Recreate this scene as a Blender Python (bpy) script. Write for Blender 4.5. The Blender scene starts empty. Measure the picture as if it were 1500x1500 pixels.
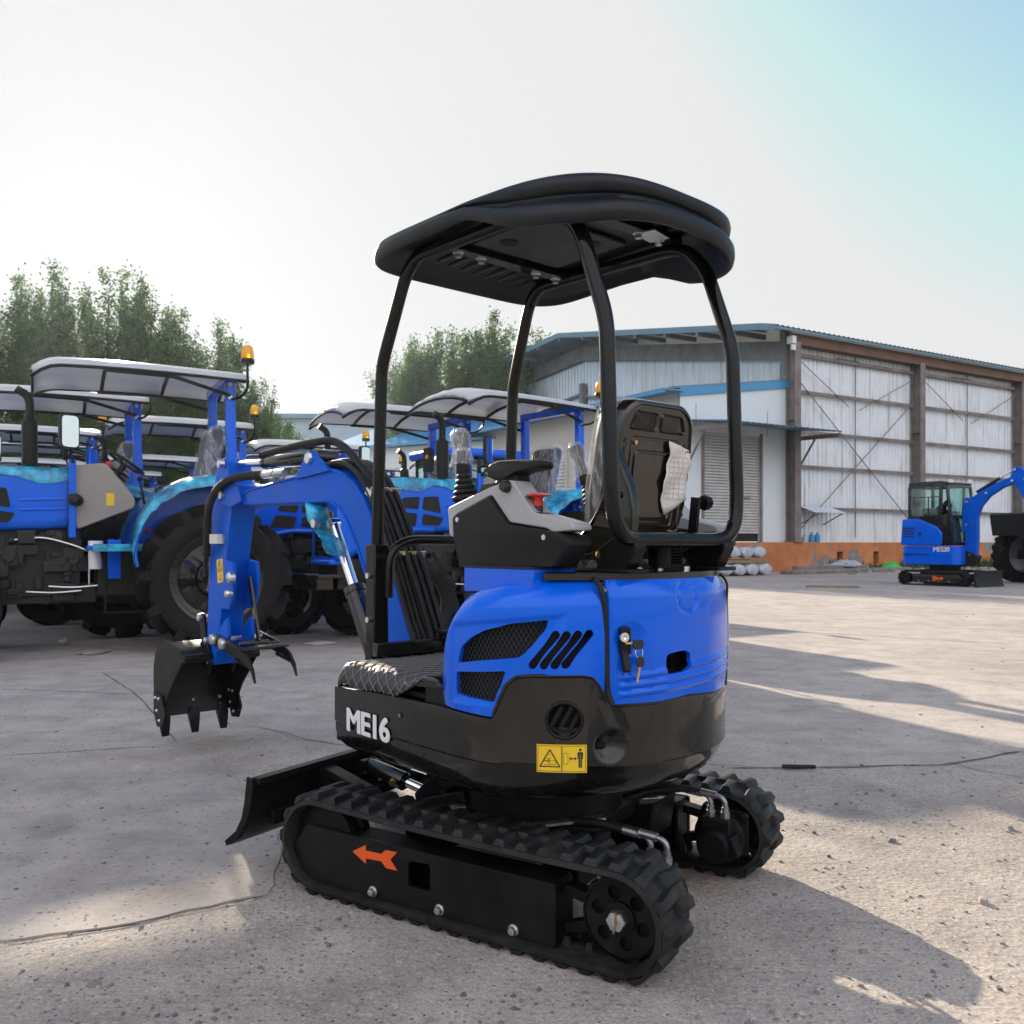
import bpy, bmesh, math, random
from mathutils import Vector as V, Matrix as Mx, noise
R = math.radians; PI = math.pi
rnd = random.Random(7)
sc = bpy.context.scene
COL = sc.collection

# ------------------------------------------------------------------ materials
def mat(name, rgb, rough=.5, metal=0., coat=0., var=.0, vscale=8., bump=0., bscale=60., spec=.5,
        rgb2=None, r2=None, bdist=.01, coatrough=.06, trans=0., alpha=1., emit=None, estr=0.):
    m = bpy.data.materials.new(name); m.use_nodes = True
    nt = m.node_tree; N = nt.nodes; L = nt.links
    b = N['Principled BSDF']
    b.inputs['Base Color'].default_value = (*rgb, 1); b.inputs['Roughness'].default_value = rough
    b.inputs['Metallic'].default_value = metal; b.inputs['Coat Weight'].default_value = coat
    b.inputs['Coat Roughness'].default_value = coatrough
    b.inputs['Specular IOR Level'].default_value = spec
    b.inputs['Transmission Weight'].default_value = trans; b.inputs['Alpha'].default_value = alpha
    if emit: b.inputs['Emission Color'].default_value = (*emit, 1); b.inputs['Emission Strength'].default_value = estr
    if var or rgb2 or bump:
        tc = N.new('ShaderNodeTexCoord')
    if var or rgb2:
        n = N.new('ShaderNodeTexNoise'); n.inputs['Scale'].default_value = vscale; n.inputs['Detail'].default_value = 6; n.inputs['Roughness'].default_value = .6
        L.new(tc.outputs['Object'], n.inputs['Vector'])
        r = N.new('ShaderNodeValToRGB'); r.color_ramp.elements[0].position = .36; r.color_ramp.elements[1].position = .66
        c2 = rgb2 or tuple(min(1, c*(1+var)) for c in rgb)
        c1 = rgb if rgb2 else tuple(c*(1-var) for c in rgb)
        r.color_ramp.elements[0].color = (*c1, 1); r.color_ramp.elements[1].color = (*c2, 1)
        L.new(n.outputs['Fac'], r.inputs['Fac']); L.new(r.outputs['Color'], b.inputs['Base Color'])
        mr = N.new('ShaderNodeMapRange'); mr.inputs[1].default_value = .3; mr.inputs[2].default_value = .7
        mr.inputs[3].default_value = rough*.82; mr.inputs[4].default_value = min(1, r2 if r2 else rough*1.2)
        L.new(n.outputs['Fac'], mr.inputs[0]); L.new(mr.outputs[0], b.inputs['Roughness'])
    if bump:
        n2 = N.new('ShaderNodeTexNoise'); n2.inputs['Scale'].default_value = bscale; n2.inputs['Detail'].default_value = 4
        L.new(tc.outputs['Object'], n2.inputs['Vector'])
        bp = N.new('ShaderNodeBump'); bp.inputs['Strength'].default_value = bump; bp.inputs['Distance'].default_value = bdist
        L.new(n2.outputs['Fac'], bp.inputs['Height']); L.new(bp.outputs[0], b.inputs['Normal'])
    return m

M = {}
M['blue'] = mat('blue_paint', (.0, .102, .68), .14, 0, .45, .06, 2.2, .05, 4., bdist=.04, spec=.45, coatrough=.025)
M['blue'].node_tree.nodes['Principled BSDF'].inputs['Specular Tint'].default_value = (.10, .42, 1, 1)
M['blue2'] = mat('blue_cast_paint', (.0, .085, .54), .5, 0, .08, .10, 5.0, .15, 60., bdist=.004, spec=.3, coatrough=.25)
M['blue2'].node_tree.nodes['Principled BSDF'].inputs['Specular Tint'].default_value = (.10, .42, 1, 1)
M['black'] = mat('black_gloss_paint', (.005, .0048, .0045), .28, 0, .9, .25, 4., .06, 7., bdist=.02, spec=.1, coatrough=.03)
M['tube'] = mat('black_tube_paint', (.005, .005, .005), .25, 0, .45, .25, 4., .02, 9., spec=.05, coatrough=.06)
M['blackm'] = mat('black_satin_paint', (.0045, .0045, .0047), .40, 0, .05, .3, 9., .12, 80., bdist=.003, spec=.18)
M['steel_dark'] = mat('dark_underbody_metal', (.006, .006, .0065), .5, .0, 0, .4, 12., .2, 60., spec=.14)
M['rubber'] = mat('black_rubber', (.006, .006, .007), .40, 0, 0, 0, 9., .22, 60., rgb2=(.013, .0127, .0124), r2=.7, bdist=.005, spec=.26)
M['tyre'] = mat('tractor_tyre_rubber', (.009, .009, .0095), .60, 0, 0, 0, 5., .25, 50., rgb2=(.016, .0155, .015), r2=.85, bdist=.006, spec=.14)
M['plastic'] = mat('charcoal_plastic', (.010, .0103, .0105), .45, 0, 0, .1, 8., .25, 260., bdist=.0015, spec=.22)
M['seatshell'] = mat('black_shell_brown_reflection', (.010, .0075, .0055), .24, 0, .6, .15, 6., .03, 30.)  # black gloss shell; the brown of its reflections is mixed into the colour
M['grey'] = mat('light_grey_plastic', (.36, .36, .37), .5, 0, 0, .06, 7., .15, 220., bdist=.0015)
M['beige'] = mat('beige_cowl_plastic', (.28, .25, .22), .55, 0, 0, .08, 6.)
M['canopy'] = mat('canopy_polyethylene', (.0045, .006, .0100), .40, 0, 0, .2, 5., .15, 180., r2=.52, bdist=.002, spec=.35)
M['underside'] = mat('canopy_underside', (.011, .012, .014), .45, 0, 0, .15, 6.)
M['chrome'] = mat('chrome_rod', (.75, .76, .78), .16, 1.)
M['zinc'] = mat('zinc_plated', (.62, .63, .63), .34, 1., 0, .1, 40.)
M['brass'] = mat('yellow_zinc', (.62, .42, .16), .36, 1., 0, .2, 40.)
M['rust'] = mat('rusty_steel', (.10, .055, .035), .8, 0, 0, 0, 3., .3, 30., rgb2=(.16, .12, .10))
M['white'] = mat('white_lettering', (.72, .72, .72), .5)
M['orange'] = mat('orange_arrow', (.72, .09, .008), .45)
M['yellow'] = mat('yellow_sticker', (.75, .50, .015), .45)
M['ink'] = mat('black_print', (.012, .012, .012), .5)
M['red'] = mat('red_plastic', (.62, .02, .015), .35)
M['amber'] = mat('amber_lens', (1., .45, .01), .18, trans=.35)
M['mirror'] = mat('mirror_glass', (.85, .87, .9), .03, 1.)
M['glass'] = mat('tinted_glass', (.55, .8, .75), .02, trans=.95)
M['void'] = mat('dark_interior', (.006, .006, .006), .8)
M['mat_vinyl'] = mat('quilted_vinyl', (.055, .055, .058), .58, 0, 0, .15, 12., .2, 150., bdist=.002, spec=.3)
M['stitch'] = mat('pale_stitching', (.20, .195, .185), .9)
M['fitting'] = mat('dull_plated_fitting', (.30, .30, .31), .42, .9, 0, .15, 30.)
def trans_mat(name, rgb, t, rough):
    m = mat(name, rgb, rough, 0, .5, .05, 3.); nt = m.node_tree; N = nt.nodes; L = nt.links; b = N['Principled BSDF']
    tr = N.new('ShaderNodeBsdfTranslucent'); tr.inputs['Color'].default_value = (.8, .8, .82, 1); ms = N.new('ShaderNodeMixShader'); ms.inputs[0].default_value = t
    L.new(b.outputs[0], ms.inputs[1]); L.new(tr.outputs[0], ms.inputs[2]); L.new(ms.outputs[0], N['Material Output'].inputs['Surface']); return m
M['roofsheet'] = trans_mat('pale_roof_panel', (.62, .62, .64), .28, .18)
M['wire'] = mat('dark_wire', (.05, .055, .065), .45, .5)
M['film'] = mat('teal_plastic_film', (.008, .33, .52), .12, 0, .6, .55, 7., .8, 13., bdist=.04, rgb2=None)
M['rimgrey'] = mat('silver_rim', (.42, .42, .44), .35, .6)
M['engine'] = mat('engine_black', (.007, .007, .0074), .45, .1, 0, .6, 14., .3, 40.)
M['filterw'] = mat('white_filter', (.7, .7, .7), .4)
M['paper'] = mat('creased_paper', (.62, .60, .57), .85, 0, 0, .05, 12., .5, 24., bdist=.01)
M['papergrid'] = mat('faded_print', (.35, .30, .27), .9)
M['skin'] = mat('skin', (.30, .16, .11), .5)
M['hair'] = mat('black_hair', (.012, .010, .009), .6)
M['shirt'] = mat('navy_shirt', (.015, .025, .075), .85)
M['trousers'] = mat('dark_trousers', (.03, .03, .035), .85)

def _f():
    m = M['film']; nt = m.node_tree; N = nt.nodes; b = N['Principled BSDF']; n = [q for q in N if q.type == 'TEX_NOISE'][0]; r = N.new('ShaderNodeMapRange'); r.inputs[1].default_value = .3; r.inputs[2].default_value = .7; r.inputs[3].default_value = .55; r.inputs[4].default_value = .95; nt.links.new(n.outputs['Fac'], r.inputs[0]); nt.links.new(r.outputs[0], b.inputs['Alpha'])
_f()
def dusty(m, col, lo, hi, scale):          # thin patchy dust film over a paint
    nt = m.node_tree; N = nt.nodes; L = nt.links; b = N['Principled BSDF']; src = b.inputs['Base Color'].links[0].from_socket
    tc = N.new('ShaderNodeTexCoord'); n = N.new('ShaderNodeTexNoise'); n.inputs['Scale'].default_value = scale; n.inputs['Detail'].default_value = 9; n.inputs['Roughness'].default_value = .72; L.new(tc.outputs['Object'], n.inputs[0])
    r = N.new('ShaderNodeMapRange'); r.inputs[1].default_value = .42; r.inputs[2].default_value = .75; r.inputs[3].default_value = lo; r.inputs[4].default_value = hi; L.new(n.outputs['Fac'], r.inputs[0])
    x = N.new('ShaderNodeMix'); x.data_type = 'RGBA'; L.new(r.outputs[0], x.inputs[0]); L.new(src, x.inputs[6]); x.inputs[7].default_value = (*col, 1); L.new(x.outputs[2], b.inputs['Base Color'])
    r2 = N.new('ShaderNodeMapRange'); r2.inputs[1].default_value = .35; r2.inputs[2].default_value = .7; r2.inputs[3].default_value = .01; r2.inputs[4].default_value = .06; L.new(n.outputs['Fac'], r2.inputs[0]); L.new(r2.outputs[0], b.inputs['Coat Roughness'])
dusty(M['blue'], (.26, .30, .36), .0, .035, 5.); dusty(M['black'], (.16, .15, .14), .0, .06, 5.); dusty(M['rubber'], (.14, .13, .12), .0, .16, 14.); dusty(M['blackm'], (.16, .15, .14), .0, .06, 7.)
def film_mat(sc_=9):                       # clear crinkled polythene
    m = bpy.data.materials.new('clear_plastic_film'); m.use_nodes = True
    nt = m.node_tree; N = nt.nodes; L = nt.links; b = N['Principled BSDF']
    b.inputs['Base Color'].default_value = (.9, .9, .9, 1); b.inputs['Roughness'].default_value = .22
    b.inputs['Specular IOR Level'].default_value = .8
    tc = N.new('ShaderNodeTexCoord'); mp = N.new('ShaderNodeMapping'); mp.inputs['Scale'].default_value = (sc_, sc_, sc_*.36); mp.inputs['Rotation'].default_value = (.3, .25, 0); L.new(tc.outputs['Object'], mp.inputs[0])
    n = N.new('ShaderNodeTexNoise'); n.inputs['Scale'].default_value = 1.6; n.inputs['Detail'].default_value = 3; n.inputs['Distortion'].default_value = 2.2; L.new(mp.outputs[0], n.inputs['Vector'])
    bp = N.new('ShaderNodeBump'); bp.inputs['Strength'].default_value = .9; bp.inputs['Distance'].default_value = .03
    L.new(n.outputs['Fac'], bp.inputs['Height']); L.new(bp.outputs[0], b.inputs['Normal'])
    r = N.new('ShaderNodeValToRGB'); e = r.color_ramp.elements; e[0].position = .40; e[0].color = (.10, .10, .10, 1); e[1].position = .70; e[1].color = (.16, .16, .16, 1); q = e.new(.52); q.color = (.36, .36, .36, 1); q = e.new(.58); q.color = (.14, .14, .14, 1)
    L.new(n.outputs['Fac'], r.inputs[0]); L.new(r.outputs[0], b.inputs['Alpha']); b.inputs['Roughness'].default_value = .12
    return m
M['clear'] = film_mat(); M['clear2'] = film_mat(3.4)

# ------------------------------------------------------------------ mesh builder
SPLIT = set('liner_hole pivot_pin cover_strap frame_bolt awning_bracket bolt link_pin thumb_pin console_screw track_roller shell_screw bracket_bolt motor_bolt bucket_bolt clamp_bolt thumb_link bucket_link purlin_end brace_rod panel_joint hood_vent hood_louvre work_light work_lamp'.split())
class G:
    def __init__(s): s.v = []; s.f = []; s.mi = []; s.cur = 0; s.T = Mx.Identity(4)
    def add(s, vs, fs):
        o = len(s.v); s.v += [tuple(s.T @ V(v)) for v in vs]
        s.f += [tuple(i+o for i in f) for f in fs]; s.mi += [s.cur]*len(fs); return s
    def box(s, c, d, rot=None):
        x, y, z = d[0]/2, d[1]/2, d[2]/2
        m = Mx.Translation(V(c)) @ (rot.to_4x4() if rot else Mx.Identity(4))
        vs = [m @ V((a*x, b*y, e*z)) for a in (-1, 1) for b in (-1, 1) for e in (-1, 1)]
        return s.add(vs, [(0, 1, 3, 2), (4, 6, 7, 5), (0, 4, 5, 1), (2, 3, 7, 6), (0, 2, 6, 4), (1, 5, 7, 3)])
    def bar(s, a, b, w, h, up=(0, 0, 1)):
        a, b = V(a), V(b); d = (b-a); ln = d.length; d.normalize()
        u = V(up); x = d.cross(u)
        if x.length < 1e-4: x = d.cross(V((1, 0, 0)))
        x.normalize(); u = x.cross(d)
        m = Mx((x, d, u)).transposed()
        return s.box((a+b)/2, (w, ln, h), m)
    def prism(s, poly, ax, a, b):
        # poly in the two axes other than ax
        def P(p, t):
            q = list(p); q.insert(ax, t); return q
        n = len(poly); vs = [P(p, a) for p in poly] + [P(p, b) for p in poly]
        fs = [tuple(range(n-1, -1, -1)), tuple(range(n, 2*n))] + [(i, (i+1) % n, n+(i+1) % n, n+i) for i in range(n)]
        return s.add(vs, fs)
    def tube(s, path, r, n=10, cap=True, closed=False):
        P = [V(p) for p in path]; rs = r if isinstance(r, (list, tuple)) else [r]*len(P)
        m = len(P); T = []
        for i in range(m):
            a = P[(i-1) % m] if (closed or i > 0) else P[i]; b = P[(i+1) % m] if (closed or i < m-1) else P[i]
            t = (b-a); T.append(t.normalized() if t.length > 1e-9 else V((0, 0, 1)))
        x = T[0].orthogonal().normalized(); vs = []; fs = []
        for i in range(m):
            x = (x - T[i]*x.dot(T[i])); x = x.normalized() if x.length > 1e-6 else T[i].orthogonal().normalized()
            y = T[i].cross(x)
            for k in range(n):
                a = 2*PI*k/n; vs.append(P[i] + (x*math.cos(a)+y*math.sin(a))*rs[i])
        for i in range(m if closed else m-1):
            for k in range(n):
                j = (i+1) % m; fs.append((i*n+k, i*n+(k+1) % n, j*n+(k+1) % n, j*n+k))
        if cap and not closed:
            fs.append(tuple(range(n-1, -1, -1))); fs.append(tuple((m-1)*n+k for k in range(n)))
        return s.add(vs, fs)
    def cyl(s, a, b, r, n=16, r2=None): return s.tube([a, b], [r, r if r2 is None else r2], n)
    def lathe(s, prof, c, axis, n=32):
        # prof: (radius, distance along axis)
        ax = V(axis).normalized(); x = ax.orthogonal().normalized()
        if abs(ax.y) > .9: x = V((1, 0, 0))
        y = ax.cross(x); c = V(c); vs = []; fs = []
        for (r, t) in prof:
            for k in range(n):
                a = 2*PI*k/n; vs.append(c + ax*t + (x*math.cos(a)+y*math.sin(a))*r)
        for i in range(len(prof)-1):
            for k in range(n): fs.append((i*n+k, i*n+(k+1) % n, (i+1)*n+(k+1) % n, (i+1)*n+k))
        return s.add(vs, fs)
    def rings(s, rings, cap0=True, cap1=True, closed=True):
        n = len(rings[0]); vs = [p for r in rings for p in r]; fs = []
        for i in range(len(rings)-1):
            for k in range(n if closed else n-1): fs.append((i*n+k, i*n+(k+1) % n, (i+1)*n+(k+1) % n, (i+1)*n+k))
        if cap0: fs.append(tuple(range(n-1, -1, -1)))
        if cap1: fs.append(tuple((len(rings)-1)*n+k for k in range(n)))
        return s.add(vs, fs)
    def ball(s, c, r, n=12, sc=(1, 1, 1)):
        rg = []
        for i in range(1, n//2):
            a = PI*i/(n//2); rg.append([(c[0]+sc[0]*r*math.sin(a)*math.cos(2*PI*k/n), c[1]+sc[1]*r*math.sin(a)*math.sin(2*PI*k/n), c[2]-sc[2]*r*math.cos(a)) for k in range(n)])
        return s.rings(rg)
    def mesh(s, name, mats, smooth=40):
        me = bpy.data.meshes.new(name); me.from_pydata(s.v, [], s.f)
        for m in mats: me.materials.append(m)
        me.polygons.foreach_set('material_index', s.mi)
        bm = bmesh.new(); bm.from_mesh(me); bmesh.ops.recalc_face_normals(bm, faces=bm.faces); bm.to_mesh(me); bm.free()
        if smooth:
            me.polygons.foreach_set('use_smooth', [True]*len(me.polygons)); me.set_sharp_from_angle(angle=R(smooth))
        me.update(); return me
    def islands(s):
        par = list(range(len(s.v)))
        def fd(a):
            while par[a] != a: par[a] = par[par[a]]; a = par[a]
            return a
        for f in s.f:
            for a in f[1:]: par[fd(a)] = fd(f[0])
        comp = {}
        for i, f in enumerate(s.f): comp.setdefault(fd(f[0]), []).append(i)
        bx = []
        for fs in comp.values():
            P = [s.v[a] for i in fs for a in s.f[i]]; bx.append([[min(p[k] for p in P)-.0015 for k in range(3)], [max(p[k] for p in P)+.0015 for k in range(3)], fs])
        done = False
        while not done:
            done = True
            for i in range(len(bx)):
                for j in range(i+1, len(bx)):
                    if all(bx[i][0][k] <= bx[j][1][k] and bx[j][0][k] <= bx[i][1][k] for k in range(3)):
                        bx[i] = [[min(bx[i][0][k], bx[j][0][k]) for k in range(3)], [max(bx[i][1][k], bx[j][1][k]) for k in range(3)], bx[i][2]+bx[j][2]]; del bx[j]; done = False; break
                if not done: break
        out = []
        for _, _, fs in bx:
            g = G(); mp_ = {}
            for i in sorted(fs):
                for a in s.f[i]:
                    if a not in mp_: mp_[a] = len(g.v); g.v.append(s.v[a])
                g.f.append(tuple(mp_[a] for a in s.f[i])); g.mi.append(s.mi[i])
            out.append(g)
        return out
    def build(s, name, mats, parent=None, smooth=40, bevel=0, label=None, bseg=2):
        if not isinstance(mats, (list, tuple)): mats = [mats]
        if name in SPLIT:
            isl = s.islands()
            if len(isl) > 1: return [q.build_one(name, mats, parent, smooth, bevel, label, bseg) for q in isl][0]
        return s.build_one(name, mats, parent, smooth, bevel, label, bseg)
    def build_one(s, name, mats, parent=None, smooth=40, bevel=0, label=None, bseg=2):
        o = bpy.data.objects.new(name, s.mesh(name, mats, smooth)); COL.objects.link(o)
        if parent: o.parent = parent
        if bevel:
            b = o.modifiers.new('edge', 'BEVEL'); b.width = bevel; b.segments = bseg; b.limit_method = 'ANGLE'; b.angle_limit = R(40); b.harden_normals = False
        if label: o['label'] = label
        return o

def thing(name, label, cat, loc=(0, 0, 0), rz=0, group=None):
    o = bpy.data.objects.new(name, None); COL.objects.link(o); o.empty_display_size = .2
    o.location = loc; o.rotation_euler = (0, 0, rz)
    return tag(o, label, cat, group)
def tag(o, label=None, cat=None, group=None, kind=None):
    if label: o['label'] = label
    if cat: o['category'] = cat
    if group: o['group'] = group
    if kind: o['kind'] = kind
    return o
KIDS = {}
def dup(root, loc, rz, label, group, skip=(), scale=1.):
    kids = {}
    for o in COL.objects:
        if o.parent: kids.setdefault(o.parent.name, []).append(o)
    def cp(o, par):
        c = o.copy(); COL.objects.link(c)
        if par: c.parent = par
        for ch in kids.get(o.name, []):
            if ch.name.split('.')[0] not in skip: cp(ch, c)
        return c
    r = cp(root, None); r.location = loc; r.rotation_euler = (0, 0, rz); r.scale = (scale,)*3
    r['label'] = label; r['group'] = group
    return r

def arcpath(pts, rad, n=6):
    """polyline with rounded corners"""
    P = [V(p) for p in pts]; out = [P[0]]
    for i in range(1, len(P)-1):
        a, b, c = P[i-1], P[i], P[i+1]
        r = rad[i] if isinstance(rad, dict) and i in rad else (rad if not isinstance(rad, dict) else .05)
        d1 = min(r, (a-b).length*.49); d2 = min(r, (c-b).length*.49)
        p, q = b+(a-b).normalized()*d1, b+(c-b).normalized()*d2
        for k in range(n+1):
            t = k/n; out.append(p*(1-t)**2 + b*2*t*(1-t) + q*t*t)
    out.append(P[-1]); return out
def spline(pts, n=8):
    P = [V(p) for p in pts]; P = [P[0]*2-P[1]] + P + [P[-1]*2-P[-2]]; out = []
    for i in range(1, len(P)-2):
        for k in range(n):
            t = k/n; a, b, c, d = P[i-1:i+3]
            out.append(.5*((2*b)+(c-a)*t+(2*a-5*b+4*c-d)*t*t+(3*b-a-3*c+d)*t**3))
    out.append(P[-2]); return out
def interp(tab, x):
    if x <= tab[0][0]: return tab[0][1]
    for (a, b), (c, d) in zip(tab, tab[1:]):
        if x <= c: return b+(d-b)*(x-a)/(c-a) if c > a else d
    return tab[-1][1]
def rot2(a): return Mx.Rotation(a, 4, 'Z')
def text_mesh(txt, size, bold=.0, sx=1., depth=.001):
    cu = bpy.data.curves.new('lettering', 'FONT'); cu.body = txt; cu.size = size; cu.offset = bold; cu.extrude = depth; cu.align_x = 'CENTER'; cu.align_y = 'CENTER'
    cu.space_character = .92
    o = bpy.data.objects.new('lettering', cu); COL.objects.link(o)
    dg = bpy.context.evaluated_depsgraph_get(); me = bpy.data.meshes.new_from_object(o.evaluated_get(dg))
    vs = [(v.co.x*sx, v.co.y, v.co.z) for v in me.vertices]; fs = [tuple(p.vertices) for p in me.polygons]
    bpy.data.objects.remove(o); bpy.data.curves.remove(cu); bpy.data.meshes.remove(me)
    return vs, fs
def boolean(obj, cutters):
    """cut closed meshes out of obj, applied"""
    for c in cutters:
        md = obj.modifiers.new('cut', 'BOOLEAN'); md.operation = 'DIFFERENCE'; md.solver = 'EXACT'; md.object = c
    dg = bpy.context.evaluated_depsgraph_get(); dg.update()
    me = bpy.data.meshes.new_from_object(obj.evaluated_get(dg))
    obj.modifiers.clear(); old = obj.data; obj.data = me
    for c in cutters: bpy.data.objects.remove(c)
    me.polygons.foreach_set('use_smooth', [True]*len(me.polygons)); me.set_sharp_from_angle(angle=R(35))
# ------------------------------------------------------------------ main mini excavator (local: x forward, y left, z up)
EX = thing('mini_excavator', 'large blue and black mini excavator in front, with open canopy, rubber tracks and raised blade', 'excavator', (.114, 3.03, 0), R(131))

def chaikin(p, n=3):
    for _ in range(n):
        q = [p[0]]
        for a, b in zip(p, p[1:]):
            q += [(a[0]*.75+b[0]*.25, a[1]*.75+b[1]*.25), (a[0]*.25+b[0]*.75, a[1]*.25+b[1]*.75)]
        q.append(p[-1]); p = q
    return p
_half = [(.54, .5), (0, .5), (-.28, .495), (-.49, .36), (-.595, .14), (-.6, 0)]
OUT = chaikin(_half + [(u, -l) for u, l in _half[-2::-1]])
OS = [0]
for a, b in zip(OUT, OUT[1:]): OS.append(OS[-1]+math.dist(a, b))
STOT = OS[-1]
ONRM = []
for i in range(len(OUT)):
    a = OUT[max(0, i-1)]; b = OUT[min(len(OUT)-1, i+1)]; d = V((b[0]-a[0], b[1]-a[1])).normalized(); ONRM.append(V((d.y, -d.x)))
def hull(s, z, off=0):
    s = max(0, min(STOT, s))
    for i in range(len(OS)-1):
        if s <= OS[i+1]: break
    t = (s-OS[i])/(OS[i+1]-OS[i]); a, b = OUT[i], OUT[i+1]; n = ONRM[i].lerp(ONRM[i+1], t).normalized()
    return (a[0]+(b[0]-a[0])*t+n.x*off, a[1]+(b[1]-a[1])*t+n.y*off, z)
def frange(a, b, n): return [a+(b-a)*i/(n-1) for i in range(n)]

# --- lower body / counterweight
ZT_H = [(0, .650), (.30, .662), (.604, .667), (.83, .656), (.86, .719), (.875, .752), (.905, .776), (.95, .783), (1.09, .785), (1.118, .779), (1.137, .755), (1.161, .711), (1.19, .700), (1.31, .700), (STOT/2, .708)]
def ztop(s): return interp(ZT_H, s if s < STOT/2 else STOT-s)
ss = sorted(set([round(x, 4) for x in frange(0, STOT, 150)] + [round(x, 4) for x in frange(.82, 1.26, 100)] + [round(x, 4) for x in frange(STOT-1.2, STOT-.82, 40)]))
g = G()
def rearness(s): q = min(s, STOT-s); return max(0, min(1, (q-.75)/.45))
def dimple(s, z):          # dish round the tow eye and the crease beside it
    d = math.hypot(s-1.168, z-.590); o = -.024*max(0, 1-(d/.05)**2)**1.3 if d < .05 else 0
    t = max(0, min(1, (.72-z)/.11)); sc_ = 1.158+.05*t; e = s-sc_
    if .60 < z < .72: o -= .005*max(0, min(1, 1-abs(e)/.03))*min(1, (z-.60)/.05)
    return o
rings_ = []
rows = [('b', .40, .20, .10), ('b', .410, .15, .085), ('b', .432, .085, .045), ('b', .462, .04, .012), ('b', .50, .014, .0), ('b', .525, .005, 0)] + [('t', t, 0, 0) for t in frange(.04, 1, 40)]
for r in rows:
    ring = []
    for s in ss:
        if r[0] == 'b':
            k = rearness(s); z = r[1] if k > 0 else min(r[1], .6); off = -(r[2]*k + r[3]*(1-k))
            zr = r[1]
        else:
            zr = .525+(ztop(s)-.525)*r[1]; off = .004
            if r[1] > .985: off = -.004
        ring.append(hull(s, zr, off + dimple(s, zr)))
    rings_.append(ring)
rings_.append([hull(s, ztop(s)-.004, -.022) for s in ss])
rings_.append([hull(s, .635, -.030) for s in ss])
g.rings(rings_)
low = g.build('lower_body', [M['black']], EX, 35)
c = G(); nC = hull(1.040, .662, 0); n_ = V(hull(1.040, .662, .1))-V(nC); n_.normalize()
c.cyl(V(nC)-n_*.035, V(nC)+n_*.05, .046, 28); cut = c.build('cutter', M['void'])
cut.parent = EX
bpy.context.view_layer.update()
boolean(low, [cut])
# round vent louvre
g = G(); g.tube([V(nC)+n_*.006+(V((0, 0, 1))*math.sin(a)+V((0, 0, 1)).cross(n_)*math.cos(a))*.049 for a in frange(0, 2*PI, 29)[:-1]], .005, 8, closed=True)
tx = V((0, 0, 1)).cross(n_).normalized()          # along the wall
for k in (-.026, .002, .030):
    a = V(nC)+tx*(k+.02)+V((0, 0, .036))-n_*.008; b = V(nC)+tx*(k-.02)+V((0, 0, -.036))-n_*.008
    g.bar(a, b, .011, .004, n_)
g.build('round_vent', [M['blackm']], EX)
g = G(); g.cyl(V(hull(1.143, .592, -.03)), V(hull(1.143, .592, .001)), .013, 16); g.build('tow_eye', M['steel_dark'], EX)
# lip along the top edge
g = G(); g.tube([hull(s, ztop(s)+.001, .003) for s in frange(.835, STOT-.835, 160)], .0065, 8); g.build('edge_lip', M['black'], EX)
# underside ring / swing bearing
g = G(); g.lathe([(.0, .43), (.33, .43), (.34, .40), (.30, .395), (.26, .36), (.26, .27), (0, .27)], (0, 0, 0), (0, 0, 1), 40); g.build('swing_bearing', M['steel_dark'], EX)
# front cross member
g = G(); g.box((.545, 0, .55), (.02, .98, .19)); g.box((.60, .05, .52), (.12, .26, .2)); g.prism([(.5, .42), (.72, .46), (.74, .62), (.55, .66)], 1, -.03, .15); g.build('front_frame', M['blackm'], EX, bevel=.006)
# inner block so that openings look into darkness
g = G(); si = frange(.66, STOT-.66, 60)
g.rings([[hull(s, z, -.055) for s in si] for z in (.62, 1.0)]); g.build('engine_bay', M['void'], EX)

# --- blue panels: curved shells with real openings
def shell(name, s0, s1, zb, zt, disp, ns, nz, th=.014, mats=None, roll=True):
    S_ = frange(s0, s1, ns); g = G(); outer = []; inner = []
    T_ = frange(0, 1, nz)
    for t in T_:
        outer.append([hull(s, zb(s)+(zt(s)-zb(s))*t, disp(s, zb(s)+(zt(s)-zb(s))*t, t)) for s in S_])
        inner.append([hull(s, zb(s)+(zt(s)-zb(s))*t, disp(s, zb(s)+(zt(s)-zb(s))*t, t)-th) for s in S_])
    if roll:
        outer.append([hull(s, zt(s)+.006, disp(s, zt(s), 1)-.03) for s in S_]); inner.append([hull(s, zt(s)-.008, disp(s, zt(s), 1)-.03) for s in S_])
        outer.append([hull(s, zt(s)+.007, disp(s, zt(s), 1)-.14) for s in S_]); inner.append([hull(s, zt(s)-.007, disp(s, zt(s), 1)-.14) for s in S_])
    nzz = len(outer); n = ns; vs = [p for r in outer for p in r]+[p for r in inner for p in r]; fs = []; B0 = nzz*n
    for i in range(nzz-1):
        for k in range(n-1):
            a, b, c_, d = i*n+k, i*n+k+1, (i+1)*n+k+1, (i+1)*n+k
            fs.append((a, b, c_, d)); fs.append((B0+d, B0+c_, B0+b, B0+a))
    for k in range(n-1):
        fs.append((k+1, k, B0+k, B0+k+1)); t = (nzz-1)*n; fs.append((t+k, t+k+1, B0+t+k+1, B0+t+k))
    for i in range(nzz-1):
        a, b = i*n, (i+1)*n; fs.append((a, b, B0+b, B0+a)); a, b = i*n+n-1, (i+1)*n+n-1; fs.append((b, a, B0+a, B0+b))
    g.add(vs, fs); return g.build(name, mats or [M['blue']], EX, 35)
def cutter(poly):
    """prism following the wall normal, from a closed outline in (s, z)"""
    g = G(); g.rings([[hull(s, z, o) for s, z in poly] for o in (-.06, .06)]); o = g.build('cutter', M['void'], EX, 0); return o
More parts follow.
